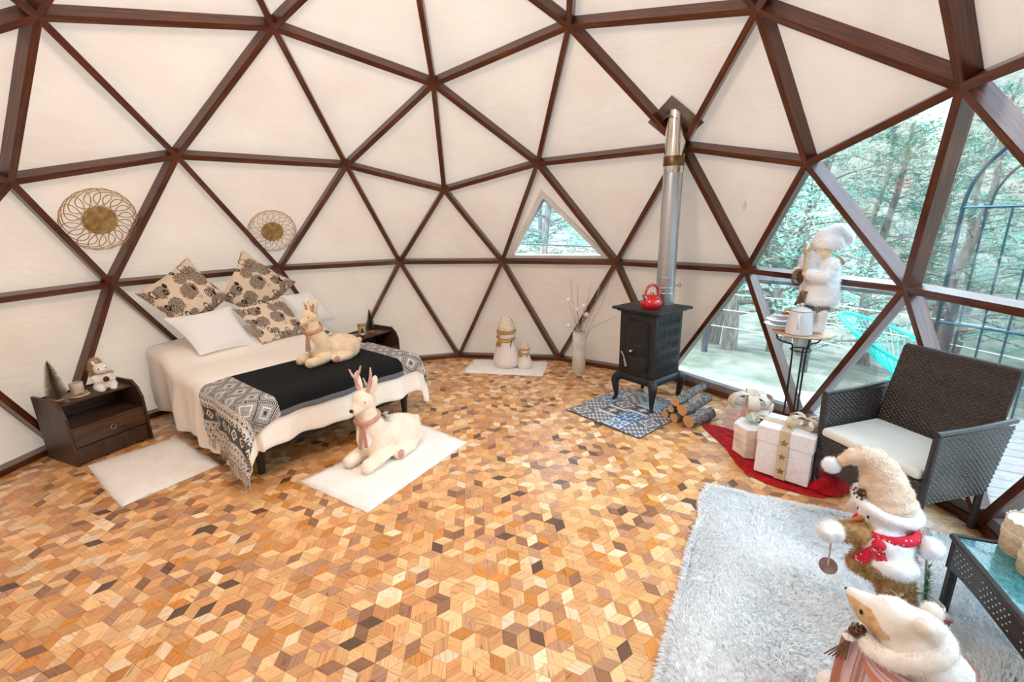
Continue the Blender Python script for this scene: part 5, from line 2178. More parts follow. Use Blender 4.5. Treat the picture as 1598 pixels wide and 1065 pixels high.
rc = flat_cloth([(0.99, -2.195), (0.84, -2.19), (0.60, -2.20), (0.30, -2.165), (0.11, -2.23), (-0.05, -2.42), (-0.07, -2.52), (-0.03, -2.66), (0.10, -2.82), (0.34, -2.74), (0.52, -2.62), (0.70, -2.52), (0.90, -2.38), (0.98, -2.28)], 0.022).build('tree_skirt', M['redknit'], smooth=True, sharp=None)
tag(rc, 'dark red knitted cloth with rumpled edges spread beneath the wrapped gifts', 'cloth')
mb = MB()
limb(mb, [(-.02, -2.52, .045), (.03, -2.62, .05), (.08, -2.74, .04)], [.05, .075, .05], 14)
mb.ell((.06, -2.60, .03), (.14, .17, .05), rot=(0, 0, .5))
soft('tmp_hat', mb, 0.012, M['redknit'], None, 3, 0.02, 0.06, fuzz=0)
hat = bpy.data.objects['tmp_hat']
hat.name = 'red_knit_bundle'
tag(hat, 'bright red knitted bundle with a white corner lying under the wicker armchair', 'cloth')
mb = MB()
mb.add([(-.005, -2.475, .075), (.035, -2.485, .105), (.028, -2.515, .012), (-.022, -2.502, .006)], [(0, 1, 2, 3)])
mb.add([(-.007, -2.477, .073), (.033, -2.487, .103), (.026, -2.517, .010), (-.024, -2.504, .004)], [(3, 2, 1, 0)])
mb.build('white_corner', M['cotton'], hat)

M['birchpaper'] = mat('birch_print_paper', (0.62, 0.55, 0.52), (0.84, 0.79, 0.76), scale=9, stretch=(1, 1, 3), rough=0.75, bmp=0.25, bscale=25)


def mat_snowpaper():
    m, nt, b = new_mat('lilac_white_paper')
    vec = coords(nt, 'Object', (1, 1, 1))
    vo = N(nt, 'ShaderNodeTexVoronoi', feature='DISTANCE_TO_EDGE')
    vo.inputs['Scale'].default_value = 16
    L(nt, vec, vo.inputs['Vector'])
    r = ramp(nt, vo.outputs['Distance'], [(0.0, (0.76, 0.70, 0.72)), (0.06, (0.84, 0.79, 0.81)), (0.10, (0.85, 0.80, 0.82))])
    L(nt, r.outputs[0], b.inputs['Base Color'])
    b.inputs['Roughness'].default_value = 0.6
    return m


def mat_starribbon():
    m, nt, b = new_mat('burlap_star_ribbon')
    vec = coords(nt, 'Object', (1, 1, 1))
    vo = N(nt, 'ShaderNodeTexVoronoi')
    vo.inputs['Scale'].default_value = 17
    vo.inputs['Randomness'].default_value = 0.25
    L(nt, vec, vo.inputs['Vector'])
    n_ = N(nt, 'ShaderNodeTexNoise')
    n_.inputs['Scale'].default_value = 60
    L(nt, vec, n_.inputs['Vector'])
    ad = N(nt, 'ShaderNodeMath', operation='MULTIPLY_ADD')
    L(nt, n_.outputs[0], ad.inputs[0])
    ad.inputs[1].default_value = 0.35
    L(nt, vo.outputs['Distance'], ad.inputs[2])
    r = ramp(nt, ad.outputs[0], [(0.0, (0.26, 0.17, 0.05)), (0.42, (0.30, 0.20, 0.07)), (0.48, (0.56, 0.43, 0.28)), (1.0, (0.66, 0.53, 0.37))])
    L(nt, r.outputs[0], b.inputs['Base Color'])
    b.inputs['Roughness'].default_value = 0.8
    return m


M['snowpaper'] = mat_snowpaper()
M['starribbon'] = mat_starribbon()
M['jute'] = mat('natural_bow_ribbon', (0.58, 0.46, 0.32), (0.76, 0.66, 0.52), scale=40, rough=0.85)


def bow(parent, c, r, material, loops=((0, 1), (2.2, .9), (3.6, 1), (5.2, .8)), w=0.028, name='bow', yaw=0):
    c = Vector(c)
    mb = MB()
    for a, k in loops:
        a += yaw
        d_ = Vector((cos(a), sin(a), 0))
        s_ = Vector((-sin(a), cos(a), 0)) * w
        pts_ = []
        for i in range(13):
            th = 2 * pi * i / 12
            pts_.append(c + d_ * (r * k * .5 * (1 - cos(th))) + Vector((0, 0, r * .38 * k * sin(th) + r * .25)))
        vs = []
        for i, p in enumerate(pts_):
            f = 0.45 + 0.55 * sin(pi * i / 12)
            vs += [p - s_ * f, p + s_ * f]
        mb.add(vs, [(2 * i, 2 * i + 1, 2 * i + 3, 2 * i + 2) for i in range(12)])
        vs2 = [v + Vector((0, 0, .0015)) for v in vs]
        mb.add(vs2, [(2 * i + 2, 2 * i + 3, 2 * i + 1, 2 * i) for i in range(12)])
    mb.ell(c + Vector((0, 0, r * .22)), (w * .8, w * .8, w * .6), nu=10, nv=7)
    return mb.build(name, material, parent, smooth=True)


def gift(label, c, rz, sx, sy, h, paper, ribbon, rw, z0=0.0):
    t = thing('gift_box', label, 'gift', (c[0], c[1], z0), rz, 'wrapped gifts beside the armchair')
    MB().rbox((0, 0, h * .43), (sx - .012, sy - .012, h * .86), .004).build('box', paper, t)
    MB().rbox((0, 0, h * .84), (sx, sy, h * .32), .006).build('lid', paper, t)
    if ribbon:
        e = .003
        mb = MB()
        mb.box((0, -sy / 2 - e / 2, h / 2), (rw, e, h)).box((0, sy / 2 + e / 2, h / 2), (rw, e, h)).box((0, 0, h + e / 2), (rw, sy + 2 * e, e))
        mb.build('ribbon', ribbon, t)
        mb = MB()
        mb.box((-sx / 2 - e / 2, 0, h / 2), (e, rw, h)).box((sx / 2 + e / 2, 0, h / 2), (e, rw, h)).box((0, 0, h + e), (sx + 2 * e, rw, e))
        mb.build('ribbon', ribbon, t)
    return t


# big lilac-white box: visible front face from (.224,-2.21) to (-.02,-2.425)
fa, fb = Vector((0.224, -2.205, 0)), Vector((-0.012, -2.428, 0))
gx = (fb - fa).normalized()
gb = Vector((gx.y, -gx.x, 0))
if gb.y > 0:
    gb = -gb
gs = (fb - fa).length
gc = (fa + fb) / 2 + gb * (0.27 / 2)
g1 = gift('large square gift in lilac-white paper with a star ribbon, next to the armchair leg', gc, atan2(gx.y, gx.x), gs, 0.27, 0.335, M['snowpaper'], M['starribbon'], 0.062, 0.03)
bow(g1, (0.07, .02, .34), 0.12, M['jute'], yaw=.4, w=.022)
M['starbronze'] = mat('bronze_star', (0.20, 0.12, 0.03), (0.38, 0.26, 0.10), scale=60, rough=0.4, metal=0.4)


def star(mb, c, r, ax='y', s=-1):
    pr = []
    for k in range(10):
        a = pi / 2 + pi * k / 5
        q = r if k % 2 == 0 else r * .45
        pr.append((q * cos(a), q * sin(a)))
    b_ = len(mb.v)
    for x, z in pr:
        mb.v.append((c[0] + x, c[1], c[2] + z) if ax == 'y' else (c[0], c[1] + x, c[2] + z))
    mb.v.append((c[0], c[1] + s * .003, c[2]) if ax == 'y' else (c[0] + s * .003, c[1], c[2]))
    mb.f += [(b_ + k, b_ + (k + 1) % 10, b_ + 10) for k in range(10)]


for k in range(3):
    mb = MB()
    star(mb, (0, -.135 - .0035, .06 + .098 * k), .027)
    mb.build('star', M['starbronze'], g1)
    mb = MB()
    star(mb, (0, .135 + .0035, .06 + .098 * k), .027, s=1)
    mb.build('star', M['starbronze'], g1)
# small chamfered box
mbv = []
g2c = Vector((0.50, -2.40, 0))
t = thing('gift_box', 'small six-sided gift in pale birch paper with pine cone trim on the red cloth', 'gift', (0.475, -2.352, 0.025), radians(10), 'wrapped gifts beside the armchair')
mb = MB()
pr6 = [(-.135, -.03), (-.065, .125), (.065, .125), (.13, .02), (.075, -.10), (-.05, -.125)]


def prism(pr, z0, z1):
    mb = MB()
    n_ = len(pr)
    mb.add([(x, y, z0) for x, y in pr] + [(x, y, z1) for x, y in pr],
           [tuple(range(n_))[::-1], tuple(range(n_, 2 * n_))] + [(i, (i + 1) % n_, (i + 1) % n_ + n_, i + n_) for i in range(n_)])
    return mb


prism([(x * 1.0, y * 1.0) for x, y in pr6][::1], 0, .17).build('box', M['birchpaper'], t)
prism([(x * 1.05, y * 1.05) for x, y in pr6], .155, .215).build('lid', M['snowpaper'], t)
mb = MB()
mb.box((-.10, .06, .11), (.003, .045, .215), rot=(0, 0, radians(-24)))
mb.box((-.105, -.083, .11), (.045, .003, .215), rot=(0, 0, radians(-48)))
mb.build('ribbon', M['starribbon'], t)
mb = MB()
cone(mb, (-.01, -.03, .235), .026, .045, Matrix.Rotation(.9, 3, 'X'))
mb.build('pine_cone', M['bronze'], t)
mb = MB()
for k in range(14):
    a = k * 2.4
    p = Vector((.03, .01, .218))
    mb.tube([p, p + Vector((cos(a) * .05, sin(a) * .05, .03 + .01 * (k % 3)))], .006, 5)
M['mint'] = mat('mint_leaf', (0.36, 0.55, 0.44), (0.55, 0.72, 0.60), scale=20, rough=0.8)
mb.build('mint_sprig', M['mint'], t)
bow(t, (.055, -.03, .212), .07, M['jute'], w=.014)
# gift behind with large bow
g3 = gift('pale gift with glittery tan ribbon and a big cream bow behind the other gifts', (0.93, -2.56), radians(-40), 0.30, 0.30, 0.19, M['birchpaper'], mat('glitter_tan_ribbon', (0.55, 0.36, 0.26), (0.78, 0.60, 0.48), scale=90, rough=0.4, metal=0.2), 0.075, 0.0)
M['creambow'] = mat('cream_bow_cloth', (0.74, 0.62, 0.48), (0.86, 0.78, 0.68), scale=12, rough=0.8)
bow(g3, (0, 0, .19), 0.17, M['creambow'], loops=((0.2, 1), (1.3, .8), (2.3, 1), (3.5, .9), (4.5, .8), (5.5, 1)), w=.042)

# ================================================================== IRON PLANT STAND WITH ENAMELWARE
sc_ = Vector((0.77, -2.80, 0))
M['blackiron'] = mat('wrought_black_iron', (0.012, 0.012, 0.012), (0.03, 0.028, 0.026), scale=40, rough=0.5, metal=0.5)
M['paleoak'] = mat('pale_wood_top', (0.58, 0.38, 0.24), (0.72, 0.52, 0.36), scale=5, stretch=(1, 8, 1), rough=0.45)
sd_ = thing('plant_stand', 'slender twisted black iron stand with a round pale wood top beside the glass', 'stand', sc_, radians(20))
TZ = 0.845
MB().lathe([(0.0, TZ - .016), (0.20, TZ - .016), (0.205, TZ - .008), (0.20, TZ), (0.0, TZ)], 40, cap=False).build('top', M['paleoak'], sd_, smooth=True)
for k in range(3):
    a = 2 * pi * k / 3 + .35
    d_ = Vector((cos(a), sin(a), 0))
    ll = catmull([d_ * .17 + Vector((0, 0, TZ - .018)), d_ * .172 + Vector((0, 0, TZ - .075)), d_ * .14 + Vector((0, 0, TZ - .10)), d_ * .085 + Vector((0, 0, TZ - .11)), d_ * .055 + Vector((0, 0, TZ - .15)), d_ * .05 + Vector((0, 0, .35)), d_ * .055 + Vector((0, 0, .12)), d_ * .062 + Vector((0, 0, 0.008))], 6)
    MB().tube(ll, .0062, 8).build('leg', M['blackiron'], sd_, smooth=True)
    mb = MB()
    for i in range(34):
        z = .04 + i * .0155
        mb.ell(d_ * .0525 + Vector((0, 0, z * 1.1)), (.0085, .0085, .005), nu=8, nv=4, rot=(.5, .3, 0))
    o = mb.build('twist', M['blackiron'], sd_)
    o['kind'] = 'stuff'
for z, r in ((TZ - .145, .068), (.02, .062), (TZ - .02, .172)):
    MB().tube([(r * cos(q), r * sin(q), z) for q in [2 * pi * k / 28 for k in range(29)]], .005, 6, caps=False).build('ring', M['blackiron'], sd_, smooth=True)

M['enamel'] = mat('white_enamel', (0.78, 0.80, 0.84), rough=0.15, coat=0.7)
M['greyrim'] = mat('blue_grey_rim', (0.20, 0.24, 0.28), rough=0.3)
ft = Vector((-0.9, 0.35, 0)).normalized()
pot = thing('enamel_pot', 'white enamel coffee pot with lid on the iron stand', 'pot', Vector((0.700, -2.715, TZ)), radians(140))
MB().lathe([(0.0, 0), (0.088, 0), (0.090, .006), (0.072, .165), (0.070, .172)], 32, cap=False).build('body', M['enamel'], pot, smooth=True)
MB().tube([(.0715 * cos(q), .0715 * sin(q), .172) for q in [2 * pi * k / 28 for k in range(29)]], .0028, 6, caps=False).build('rim', M['greyrim'], pot, smooth=True)
MB().tube([(.090 * cos(q), .090 * sin(q), .004) for q in [2 * pi * k / 28 for k in range(29)]], .0028, 6, caps=False).build('foot_rim', M['greyrim'], pot, smooth=True)
ld = MB().lathe([(0.071, .173), (0.060, .186), (0.030, .198), (0.0, .202)], 28, cap=False).build('lid', M['enamel'], pot, smooth=True)
MB().lathe([(0.006, .20), (0.005, .210), (0.013, .216), (0.012, .226), (0.0, .229)], 14, cap=False).build('knob', M['enamel'], ld, smooth=True)
MB().tube(catmull([(.072, 0, .15), (.115, 0, .15), (.122, 0, .10), (.082, 0, .05)], 6), .007, 8).build('handle', M['enamel'], pot, smooth=True)
MB().tube(catmull([(-.078, 0, .10), (-.10, 0, .13), (-.118, 0, .165)], 5), [.018, .016, .014, .013, .012, .011, .010, .010, .010, .010, .010], 10).build('spout', M['enamel'], pot, smooth=True)
for i, (r, h, z) in enumerate(((.125, .040, 0), (.115, .032, .042), (.075, .030, .076))):
    t = thing('enamel_dish', ('wide white enamel dish at the bottom of the stack on the iron stand', 'white enamel dish in the middle of the stack on the iron stand', 'smallest white enamel bowl on top of the dish stack')[i],
              'dish', Vector((0.86, -2.69, TZ + z)), 0, 'enamel dishes on the iron stand')
    MB().lathe([(0.0, 0), (r * .62, 0), (r * .80, h * .4), (r, h), (r * 1.02, h), (r * .78, h * .42), (r * .6, .005), (0.0, .005)], 32, cap=False).build('bowl', M['enamel'], t, smooth=True)
    MB().tube([(r * 1.01 * cos(q), r * 1.01 * sin(q), h) for q in [2 * pi * k / 30 for k in range(31)]], .0028, 6, caps=False).build('rim', M['greyrim'], t, smooth=True)
M['yellowgreen'] = mat('yellow_green_petal', (0.55, 0.55, 0.08), (0.75, 0.62, 0.12), scale=20, rough=0.6)
t = thing('flower_sprig', 'small red and yellow flower sprig lying on the enamel bowl', 'flower', (0.81, -2.70, TZ + .115))
mb = MB()
for k in range(5):
    mb.ell((.04 * cos(k * 1.3) - .02, .04 * sin(k * 1.3), .012 + .005 * k), (.028, .012, .010), rot=(0, 0, k * 1.3), nu=10, nv=6)
mb.build('red_petals', M['redenamel'], t, smooth=True)
mb = MB()
for k in range(6):
    mb.ell((.025 * cos(k + .4), .03 * sin(k * 2.1), .035 + .003 * k), (.020, .007, .007), rot=(0, .4, k * 1.9), nu=8, nv=5)
mb.build('yellow_petals', M['yellowgreen'], t, smooth=True)

# gnome / woodsman figure
M['longfur'] = mat('long_white_fur', (0.93, 0.93, 0.94), (0.98, 0.98, 0.99), scale=9, rough=1.0, sheen=0.3)
M['greyfelt'] = mat('taupe_felt', (0.24, 0.19, 0.18), (0.34, 0.28, 0.27), scale=30, rough=0.95)
M['rope'] = mat('golden_rope', (0.52, 0.34, 0.16), (0.72, 0.52, 0.30), scale=50, rough=0.8)
gnA = radians(88)
gn = thing('gnome_figure', 'standing gnome figure in white fur coat and hat on the slender iron stand', 'figurine', (0.752, -2.865, TZ), gnA)
# local +x = facing
gn.scale = (1.12, 1.12, 1.22)
mb = MB()
for s in (-1, 1):
    limb(mb, [(0.0, s * .042, .03), (0, s * .042, .12)], [.040, .044], 14)
    mb.ell((.022, s * .044, .026), (.058, .036, .026))
soft('boots', mb, 0.009, M['plushw'], gn, 3, 0.004, 0.03)
MB().rbox((0, 0, .165), (.10, .15, .10), .03, seg=3).build('trousers', M['greyfelt'], gn, smooth=True)
mb = MB()
mb.lathe([(0.0, .175), (.108, .175), (.112, .20), (.098, .28), (.082, .37), (.064, .43), (0.0, .44)], 24, cap=False)
for s in (-1, 1):
    limb(mb, [(0.0, s * .085, .40), (.055, s * .105, .34), (.115, s * .055, .355)], [.040, .038, .034], 12)
soft('fur_coat', mb, 0.010, M['longfur'], gn, 3, 0.014, 0.05, fuzz=9000, flen=0.018)
for s in (-1, 1):
    MB().ell((.135, s * .045, .358), (.026, .022, .022), nu=12, nv=8).build('hand', M['plush'], gn, smooth=True)
MB().ell((.03, 0, .475), (.062, .058, .060), nu=20, nv=14).build('head', M['plush'], gn, smooth=True)
MB().ell((.092, 0, .468), (.020, .016, .016), nu=12, nv=8).build('nose', M['plush'], gn, smooth=True)
for s in (-1, 1):
    MB().ell((.084, s * .024, .488), .005, nu=8, nv=6).build('eye', M['eye'], gn, smooth=True)
mb = MB()
limb(mb, [(.07, 0, .455), (.10, 0, .40), (.09, 0, .33)], [.045, .044, .02], 14)
soft('beard', mb, 0.010, M['longfur'], gn, 2, 0.012, 0.04, fuzz=2500, flen=0.024)
mb = MB()
mb.lathe([(0.0, .50), (.082, .50), (.090, .515), (.085, .54), (.062, .575), (0.0, .58)], 24, cap=False)
limb(mb, [(0.02, 0, .56), (-.05, 0, .585), (-.11, -.01, .575), (-.145, -.01, .545)], [.050, .046, .038, .030], 12)
soft('fur_hat', mb, 0.010, M['longfur'], gn, 3, 0.014, 0.05, fuzz=6500, flen=0.013)
mb = MB()
mb.lathe([(0.0, 0), (.012, 0), (.034, .07), (.030, .075), (0.0, .02)], 16, mtx=Matrix.Rotation(-.9, 4, 'Y'), cap=False)
mb.build('shoulder_sack', M['kraft'], gn, (-.075, -.04, .38), smooth=True)
mb = MB()
mb.tube(catmull([(.12, .05, .31), (.15, .05, .38), (.155, .045, .46), (.165, .05, .53)], 5), .008, 7)
mb.tube([(.155, .048, .45), (.12, .02, .50), (.10, .0, .53)], .006, 6)
mb.tube([(.157, .047, .47), (.185, .07, .50)], .005, 6)
mb.build('branch', M['rope'], gn, smooth=True)
mb = MB()
mb.tube([(.175 + .030 * cos(q), .03, .335 + .042 * sin(q)) for q in [2 * pi * k / 20 for k in range(21)]], .010, 7, caps=False)
cone(mb, (.165, .03, .335), .028, .055)
mb.build('cone_wreath', M['bronze'], gn, smooth=True)
mb = MB()
for k in range(18):
    a = k * 1.1
    mb.tube([(.10, .03 * sin(a), .25), (.125 + .012 * cos(a), .035 * sin(a), .17 + .01 * cos(a * 2))], .004, 5)
mb.build('hanging_greens', M['bronze'], gn)
mb = MB()
mb.tube([(.075, .075, .005), (.072, .078, .14)], .012, 8)
mb.tube([(.09, .07, .004), (.10, .066, .125)], .008, 8)
mb.build('birch_sticks', M['birch'], gn, smooth=True)

# ================================================================== WICKER ARMCHAIR
def mat_wicker(name, c1, c2, c3, sx=60.0, sz=34.0):
    m, nt, b = new_mat(name)
    vec = coords(nt, 'UV', (1, 1, 1))
    br = N(nt, 'ShaderNodeTexBrick')
    br.offset = 0.5
    br.inputs['Scale'].default_value = 1.0
    br.inputs['Brick Width'].default_value = 1 / sx * 1.0
    br.inputs['Row Height'].default_value = 1 / (sz * 3.0)
    br.inputs['Mortar Size'].default_value = 0.0011
    br.inputs['Mortar Smooth'].default_value = 0.6
    br.inputs['Color1'].default_value = (*c1, 1)
    br.inputs['Color2'].default_value = (*c2, 1)
    br.inputs['Mortar'].default_value = (*c3, 1)
    L(nt, vec, br.inputs['Vector'])
    L(nt, br.outputs['Color'], b.inputs['Base Color'])
    b.inputs['Roughness'].default_value = 0.36
    iv = N(nt, 'ShaderNodeMath', operation='SUBTRACT')
    iv.inputs[0].default_value = 1.0
    L(nt, br.outputs['Fac'], iv.inputs[1])
    bump(nt, b, iv.outputs[0], 0.9, 0.004)
    return m


M['wicker'] = mat_wicker('dark_wicker', (0.030, 0.022, 0.019), (0.050, 0.038, 0.032), (0.004, 0.003, 0.003), sx=34, sz=29)
M['wickerb'] = mat('dark_wicker_edge', (0.022, 0.018, 0.017), (0.042, 0.034, 0.032), scale=80, rough=0.4, bmp=0.6, bscale=200, bdist=0.003)


def panel(pts, th, nrm, nu_=14, nv_=10, weave=0.0):
    """woven sheet between four corners (c00,c10,c11,c01) with real over-under relief; top edge may be a callable"""
    c00, c10, c11, c01 = [Vector(p) for p in pts]
    nrm = Vector(nrm).normalized()
    mb = MB()
    lu, lv = (c10 - c00).length, (c01 - c00).length
    for s in (1, -1):
        base = len(mb.v)
        for i in range(nu_ + 1):
            for j in range(nv_ + 1):
                u, v = i / nu_, j / nv_
                p = (c00 * (1 - u) + c10 * u) * (1 - v) + (c01 * (1 - u) + c11 * u) * v
                w = weave * (1 if (i + j) % 2 else -1) if 0 < i < nu_ and 0 < j < nv_ else 0
                mb.v.append(tuple(p + nrm * (s * th / 2 + w * 0.5)))
        for i in range(nu_):
            for j in range(nv_):
                a = base + i * (nv_ + 1) + j
                q = (a, a + nv_ + 1, a + nv_ + 2, a + 1)
                uvq = [(i / nu_ * lu, j / nv_ * lv), ((i + 1) / nu_ * lu, j / nv_ * lv), ((i + 1) / nu_ * lu, (j + 1) / nv_ * lv), (i / nu_ * lu, (j + 1) / nv_ * lv)]
                mb.f.append(q if s == 1 else q[::-1])
                mb.uv += uvq if s == 1 else uvq[::-1]
    return mb


FLc = Vector((0.045, -2.487, 0))      # front corner next to the gifts
FRc = Vector((-0.525, -2.640, 0))     # front corner near the glass table
cx_ = (FRc - FLc)
CW = cx_.length
cx_.normalize()
ch = thing('wicker_armchair', 'dark brown wicker armchair with a pale seat cushion beside the glazing', 'armchair', (FLc + FRc) / 2, atan2(-cx_.y, -cx_.x))
# local: +x towards the gifts side (FL), back is -y or +y
loc_x = -cx_
loc_y = Vector((-loc_x.y, loc_x.x, 0))
backsign = 1 if loc_y.y < 0 else -1
bk = backsign
hw_ = CW / 2
CD = 0.46
AH = 0.645


def cpt(x, y, z):
    return Vector((x, bk * y, z))


STR = []
for sx in (-1, 1):
    MB().tube([cpt(sx * (hw_ - .012), .01, 0), cpt(sx * (hw_ - .012), .0, .30), cpt(sx * (hw_ - .002), -.005, AH - .01)], .017, 8).build('leg', M['wickerb'], ch, smooth=True)
    MB().tube([cpt(sx * (hw_ - .02), CD + .02, 0), cpt(sx * (hw_ - .012), CD, .30)], .017, 8).build('leg', M['wickerb'], ch, smooth=True)
    # arm side: woven sheet, top edge flares and rises a little to the back
    pnl = panel([cpt(sx * (hw_ - .012), 0, .255), cpt(sx * (hw_ - .010), CD + .02, .225), cpt(sx * (hw_ + .012), CD + .07, AH - .02), cpt(sx * (hw_ - .002), 0, AH - .012)], .022, (1, 0, 0), 8, 8)
    arm = pnl.build('arm_panel', M['wicker'], ch)
    STR.append((arm, [cpt(sx * (hw_ - .012), 0, .255), cpt(sx * (hw_ - .010), CD + .02, .225), cpt(sx * (hw_ + .012), CD + .07, AH - .02), cpt(sx * (hw_ - .002), 0, AH - .012)], (1, 0, 0), .0112))
    MB().tube([cpt(sx * (hw_ - .004), -.012, AH), cpt(sx * (hw_ + .002), CD * .5, AH - .008), cpt(sx * (hw_ + .014), CD + .08, AH + .0)], .015, 8, flat=1.0).build('arm_rail', M['wickerb'], arm, smooth=True)
# back: leaning


def strands(pts, nrm, off, wl=.030, hl=.0125, both=True):
    """rows of short flat woven strands over a sheet between four corners"""
    c00, c10, c11, c01 = [Vector(p) for p in pts]
    nrm = Vector(nrm).normalized()
    lu, lv = ((c10 - c00).length + (c11 - c01).length) / 2, ((c01 - c00).length + (c11 - c10).length) / 2
    nu_, nv_ = max(2, int(lu / wl)), max(2, int(lv / hl))
    mb = MB()

    def P(u, v):
        u, v = min(max(u, 0), 1), min(max(v, 0), 1)
        return (c00 * (1 - u) + c10 * u) * (1 - v) + (c01 * (1 - u) + c11 * u) * v
    for s in ((1, -1) if both else (1,)):
        for j in range(nv_):
            for i in range(-1, nu_ + 1):
                u0 = (i + .5 * (j % 2)) / nu_
                u1 = u0 + .94 / nu_
                if u1 <= 0.01 or u0 >= .99:
                    continue
                v0, v1 = (j + .10) / nv_, (j + .90) / nv_
                vm, um = (v0 + v1) / 2, (u0 + u1) / 2
                lo, hi = nrm * s * off, nrm * s * (off + .0048)
                q = [P(u0, vm) + lo, P(um, v0) + hi * .8, P(u1, vm) + lo, P(um, v1) + hi * .8, P(um, vm) + hi,
                     P((u0 * 3 + u1) / 4, v0) + lo, P((u0 + u1 * 3) / 4, v0) + lo, P((u0 + u1 * 3) / 4, v1) + lo, P((u0 * 3 + u1) / 4, v1) + lo]
                fs = [(0, 5, 4), (5, 1, 4), (1, 6, 4), (6, 2, 4), (2, 7, 4), (7, 3, 4), (3, 8, 4), (8, 0, 4)]
                mb.add(q, fs)
    return mb


b0 = cpt(-hw_ + .02, CD - .02, .32)
b1 = cpt(hw_ - .02, CD - .02, .32)
b2 = cpt(hw_ - .03, CD + .105, .895)
b3 = cpt(-hw_ + .03, CD + .105, .895)
bp_ = panel([b0, b1, b2, b3], .026, (0, -bk, .2), 8, 8).build('backrest', M['wicker'], ch)
MB().tube([b3, b2], .016, 8).build('top_rail', M['wickerb'], bp_, smooth=True)
for a_, c_ in ((b0, b3), (b1, b2)):
    MB().tube([a_, c_], .014, 8).build('side_rail', M['wickerb'], bp_, smooth=True)
sf = MB().rbox(cpt(0, CD / 2 - .005, .365), (CW - .04, CD - .01, .03), .006).build('seat_deck', M['wickerb'], ch)
fq = [cpt(-hw_ + .02, 0.0, .17), cpt(hw_ - .02, 0.0, .17), cpt(hw_ - .02, 0, .375), cpt(-hw_ + .02, 0, .375)]
fa_ = panel(fq, .02, (0, -bk, 0), 4, 4).build('front_apron', M['wickerb'], ch)
STR.append((bp_, [b0, b1, b2, b3], (0, -bk, .2), .0132))
STR.append((fa_, fq, (0, -bk, 0), .0102))
M['strand'] = mat('glossy_brown_strand', (0.040, 0.029, 0.025), (0.085, 0.062, 0.052), scale=60, rough=0.34)
for par, qd, nn_, off_ in STR:
    o = strands(qd, nn_, off_).build('woven_strands', M['strand'], par)
    o['kind'] = 'stuff'
M['seatpad'] = mat('pale_seat_cushion', (0.72, 0.70, 0.62), (0.80, 0.78, 0.71), scale=3, rough=0.85, bmp=0.1, bscale=20)
cu = MB().rbox((0, 0, 0), (CW - .055, CD + .0, .055), .022, seg=4).build('seat_cushion', M['seatpad'], None, (FLc + FRc) / 2, (0, 0, 0), smooth=True)
cu.rotation_euler = ch.rotation_euler
cu.location = ch.location + Matrix.Rotation(ch.rotation_euler.z, 3, 'Z') @ cpt(0, CD / 2 - .028, .409)
tag(cu, 'pale cream seat cushion lying on the wicker armchair', 'cushion')

# ================================================================== GLASS-TOPPED WICKER TABLE
TA, TBk, TFr = Vector((-0.885, -2.410, 0)), Vector((-0.945, -2.60, 0)), Vector((-1.293, -2.245, 0))
tx = (TFr - TA).normalized()
ty = Vector((-tx.y, tx.x, 0))
if ty.y > 0:
    ty = -ty
TLn, TWd, TH_ = 0.90, 0.50, 0.37
tb_ = thing('glass_table', 'low dark wicker table with a turquoise rippled glass top', 'table', TA, atan2(tx.y, tx.x))
sy_ = 1 if ty.dot(Vector((-tx.y, tx.x, 0))) > 0 else -1


def tpt(x, y, z):
    return Vector((x, sy_ * y, z))


for x in (.02, TLn - .02):
    for y in (.02, TWd - .02):
        MB().tube([tpt(x, y, 0), tpt(x, y, TH_ - .01)], .019, 8).build('leg', M['wickerb'], tb_, smooth=True)


def arch_panel(p0, p1, up_h, nrm, n_=22):
    """apron whose lower edge bows upward in the middle"""
    p0, p1 = Vector(p0), Vector(p1)
    nrm = Vector(nrm)
    mb = MB()
    ln = (p1 - p0).length
    K_ = 6
    for s in (1, -1):
        base = len(mb.v)
        for i in range(n_ + 1):
            u = i / n_
            lowz = TH_ - .012 - (0.105 + .035 * (2 * u - 1) ** 4)
            for j in range(K_ + 1):
                v = j / K_
                p = p0.lerp(p1, u)
                w = 0
                mb.v.append(tuple(Vector((p.x, p.y, lowz + (TH_ - .012 - lowz) * v)) + nrm * (s * .009 + w)))
        for i in range(n_):
            for j in range(K_):
                a = base + i * (K_ + 1) + j
                q = (a, a + K_ + 1, a + K_ + 2, a + 1)
                uvq = [(i / n_ * ln, j / K_ * .12), ((i + 1) / n_ * ln, j / K_ * .12), ((i + 1) / n_ * ln, (j + 1) / K_ * .12), (i / n_ * ln, (j + 1) / K_ * .12)]
                mb.f.append(q if s == 1 else q[::-1])
                mb.uv += uvq if s == 1 else uvq[::-1]
    return mb


M['eyelet'] = mat('pale_openwork', (0.62, 0.64, 0.66), rough=0.6)
for (p0, p1, n__) in ((tpt(0, .012, 0), tpt(TLn, .012, 0), (0, -sy_, 0)), (tpt(0, TWd - .012, 0), tpt(TLn, TWd - .012, 0), (0, sy_, 0)), (tpt(.012, 0, 0), tpt(.012, TWd, 0), (-1, 0, 0)), (tpt(TLn - .012, 0, 0), tpt(TLn - .012, TWd, 0), (1, 0, 0))):
    ap = arch_panel(p0, p1, .1, n__).build('apron', M['wicker'], tb_)
    if n__[0] == 0 and n__[1] == -sy_:
        mb = MB()
        for i in range(2, 34):
            if i % 9 > 6:
                continue
            for j in range(4):
                mb.ell(tpt(i * .0255 + (j % 2) * .012, -.0008, TH_ - .035 - j * .019), (.0042, .0018, .0030), nu=6, nv=4)
        o = mb.build('openwork_eyelets', M['eyelet'], ap)
        o['kind'] = 'stuff'
